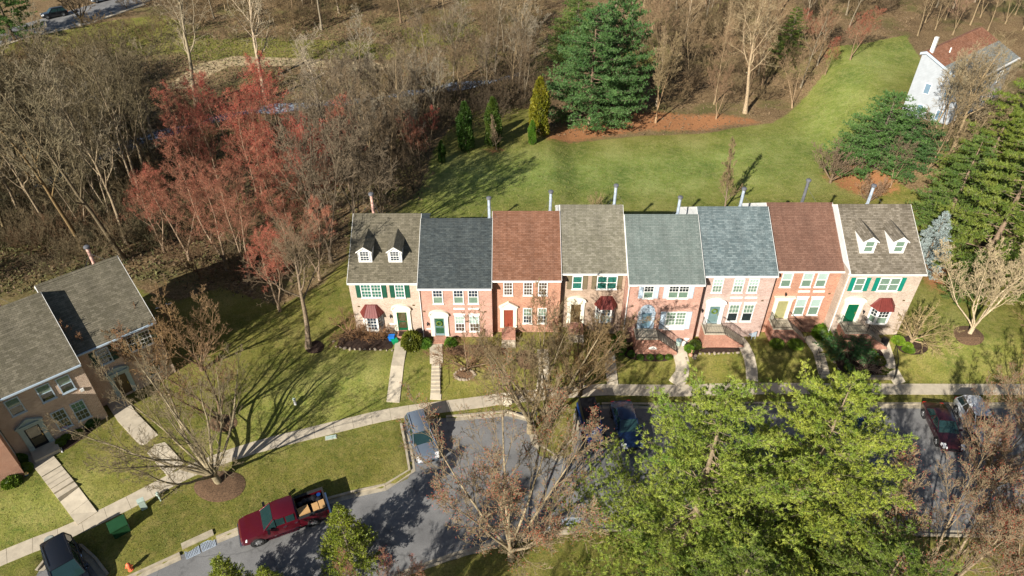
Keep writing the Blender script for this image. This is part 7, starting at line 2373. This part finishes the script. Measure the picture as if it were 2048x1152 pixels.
# ------------------------------------------------------------------ loose ground cover
def cover(name, poly_list, n, size, mat, seed, up=.35, label=None, w=.5, avoid=True, zoff=.0, world_pts=None):
    rg = np.random.default_rng(seed)
    X = []; Y = []
    if world_pts: polys = [world_pts]
    else: polys = [P2(p) for p in poly_list]
    areas = []
    for p in polys:
        a = np.array(p); areas.append(abs(0.5 * np.sum(a[:, 0] * np.roll(a[:, 1], 1) - np.roll(a[:, 0], 1) * a[:, 1])))
    for p, ar in zip(polys, areas):
        a = np.array(p)
        m = int(n * ar / sum(areas))
        box = (a[:, 0].max() - a[:, 0].min()) * (a[:, 1].max() - a[:, 1].min())
        k = int(m * box / max(ar, 1) * 1.05)
        x = rg.uniform(a[:, 0].min(), a[:, 0].max(), k); y = rg.uniform(a[:, 1].min(), a[:, 1].max(), k)
        i_ = inside(p, x, y)
        X.append(x[i_]); Y.append(y[i_])
    X = np.concatenate(X); Y = np.concatenate(Y)
    if avoid:
        keep = np.ones(len(X), bool)
        for rd in (ROAD, BAY): keep &= sdist(rd, X, Y) < -.35
        keep &= sdist(FARROAD, X, Y) < -.2
        sp_ = np.array(swp)
        dm_ = np.full(len(X), 9.)
        for (x0, y0), (x1, y1) in zip(sp_[:-1], sp_[1:]):
            t_ = np.clip(((X - x0) * (x1 - x0) + (Y - y0) * (y1 - y0)) / ((x1 - x0) ** 2 + (y1 - y0) ** 2), 0, 1)
            dm_ = np.minimum(dm_, np.hypot(X - x0 - t_ * (x1 - x0), Y - y0 - t_ * (y1 - y0)))
        keep &= dm_ > .72
        for wk in WALKS:
            for (x0, y0), (x1, y1) in zip(wk[:-1], wk[1:]):
                t_ = np.clip(((X - x0) * (x1 - x0) + (Y - y0) * (y1 - y0)) / ((x1 - x0) ** 2 + (y1 - y0) ** 2), 0, 1)
                keep &= np.hypot(X - x0 - t_ * (x1 - x0), Y - y0 - t_ * (y1 - y0)) > .75
        X = X[keep]; Y = Y[keep]
    P = np.stack([X, Y, zt(X, Y) + zoff], 1)
    D = np.stack([rg.normal(0, 1, len(X)), rg.normal(0, 1, len(X)), np.full(len(X), up)], 1)
    me = blades(name, P, D, size, size * w, mat, False, .1, seed)
    o = link_mesh(name, me)
    return tag(o, label, None, None, 'stuff')


def speckle(name, stops, scale=7):
    m, nt, b = new_mat(name)
    v = coords(nt)
    c = ramp(nt, noise(nt, v, scale, 2, .9), stops)
    c = mixc(nt, 1.0, c, ramp(nt, noise(nt, v, .25, 4), [(.3, .7), (.7, 1.2)]), 'MULTIPLY')
    nt.links.new(c, b.inputs['Base Color'])
    b.inputs['Roughness'].default_value = .9
    return m


GRASSM = speckle('grass_blades', [(.25, (.09, .105, .022)), (.5, (.15, .152, .036)), (.75, (.24, .215, .07))])
LEAFM = speckle('fallen_leaves', [(.25, (.05, .03, .017)), (.5, (.12, .08, .045)), (.75, (.28, .20, .11))])
OLIVEM = speckle('winter_undergrowth', [(.25, (.03, .04, .012)), (.5, (.10, .10, .035)), (.75, (.26, .22, .09))])
cover('grass', [[(0, 1100), (0, 960), (100, 905), (260, 790), (330, 640), (560, 620), (690, 540), (690, 690), (1240, 720), (1240, 770), (1000, 800), (1000, 930), (820, 965), (300, 1150), (180, 1152)]], 22000, .11, GRASSM, 1, .7, 'tufts of winter lawn grass in front of the houses', .35, zoff=-.01)
cover('grass', [[(1240, 700), (1900, 640), (2048, 700), (2048, 800), (1240, 800)], [(800, 1250), (1000, 1090), (1300, 1062), (1800, 1080), (2100, 1090), (2100, 1300)]], 12000, .11, GRASSM, 2, .7, 'tufts of lawn grass along the right-hand walks and verge', .35, zoff=-.01)
cover('grass', [[(860, 430), (870, 300), (960, 225), (1100, 290), (1440, 265), (1560, 245), (1660, 100), (1820, 75), (1700, 300), (1850, 420)]], 26000, .26, GRASSM, 3, .35, 'tufts of grass over the back field', .25, avoid=False, zoff=-.03)
cover('fallen_leaves', [[(-250, 640), (240, 556), (560, 612), (690, 520), (690, 430), (840, 400), (870, 280), (1060, 215), (1060, 60), (150, 90), (-200, 130)]], 38000, .38, LEAFM, 4, .4, 'fallen leaves and twigs under the left woods', .5, avoid=False, zoff=-.03)
cover('fallen_leaves', [[(1085, 270), (1440, 262), (1600, 205), (1655, 100), (1850, 62), (2100, -60), (1200, -150), (300, -60), (300, 80), (1060, 100)]], 38000, .42, LEAFM, 5, .4, 'fallen leaves and twigs under the woods beyond the field', .5, avoid=False, zoff=-.03)
cover('undergrowth', [[(-250, 640), (240, 556), (460, 600), (690, 480), (840, 380), (870, 260), (1060, 215), (1300, 100), (1060, 20), (150, 60), (-200, 130)], [(-250, 640), (240, 556), (330, 560), (300, 300), (-200, 300)]], 42000, .45, OLIVEM, 6, .9, 'olive winter undergrowth in the woods', .25, avoid=False, zoff=-.03)

# print('TRIS', sum(sum(len(p.vertices) - 2 for p in me.polygons) if len(me.polygons) < 3000 else len(me.loops) - 2 * len(me.polygons) for me in bpy.data.meshes))
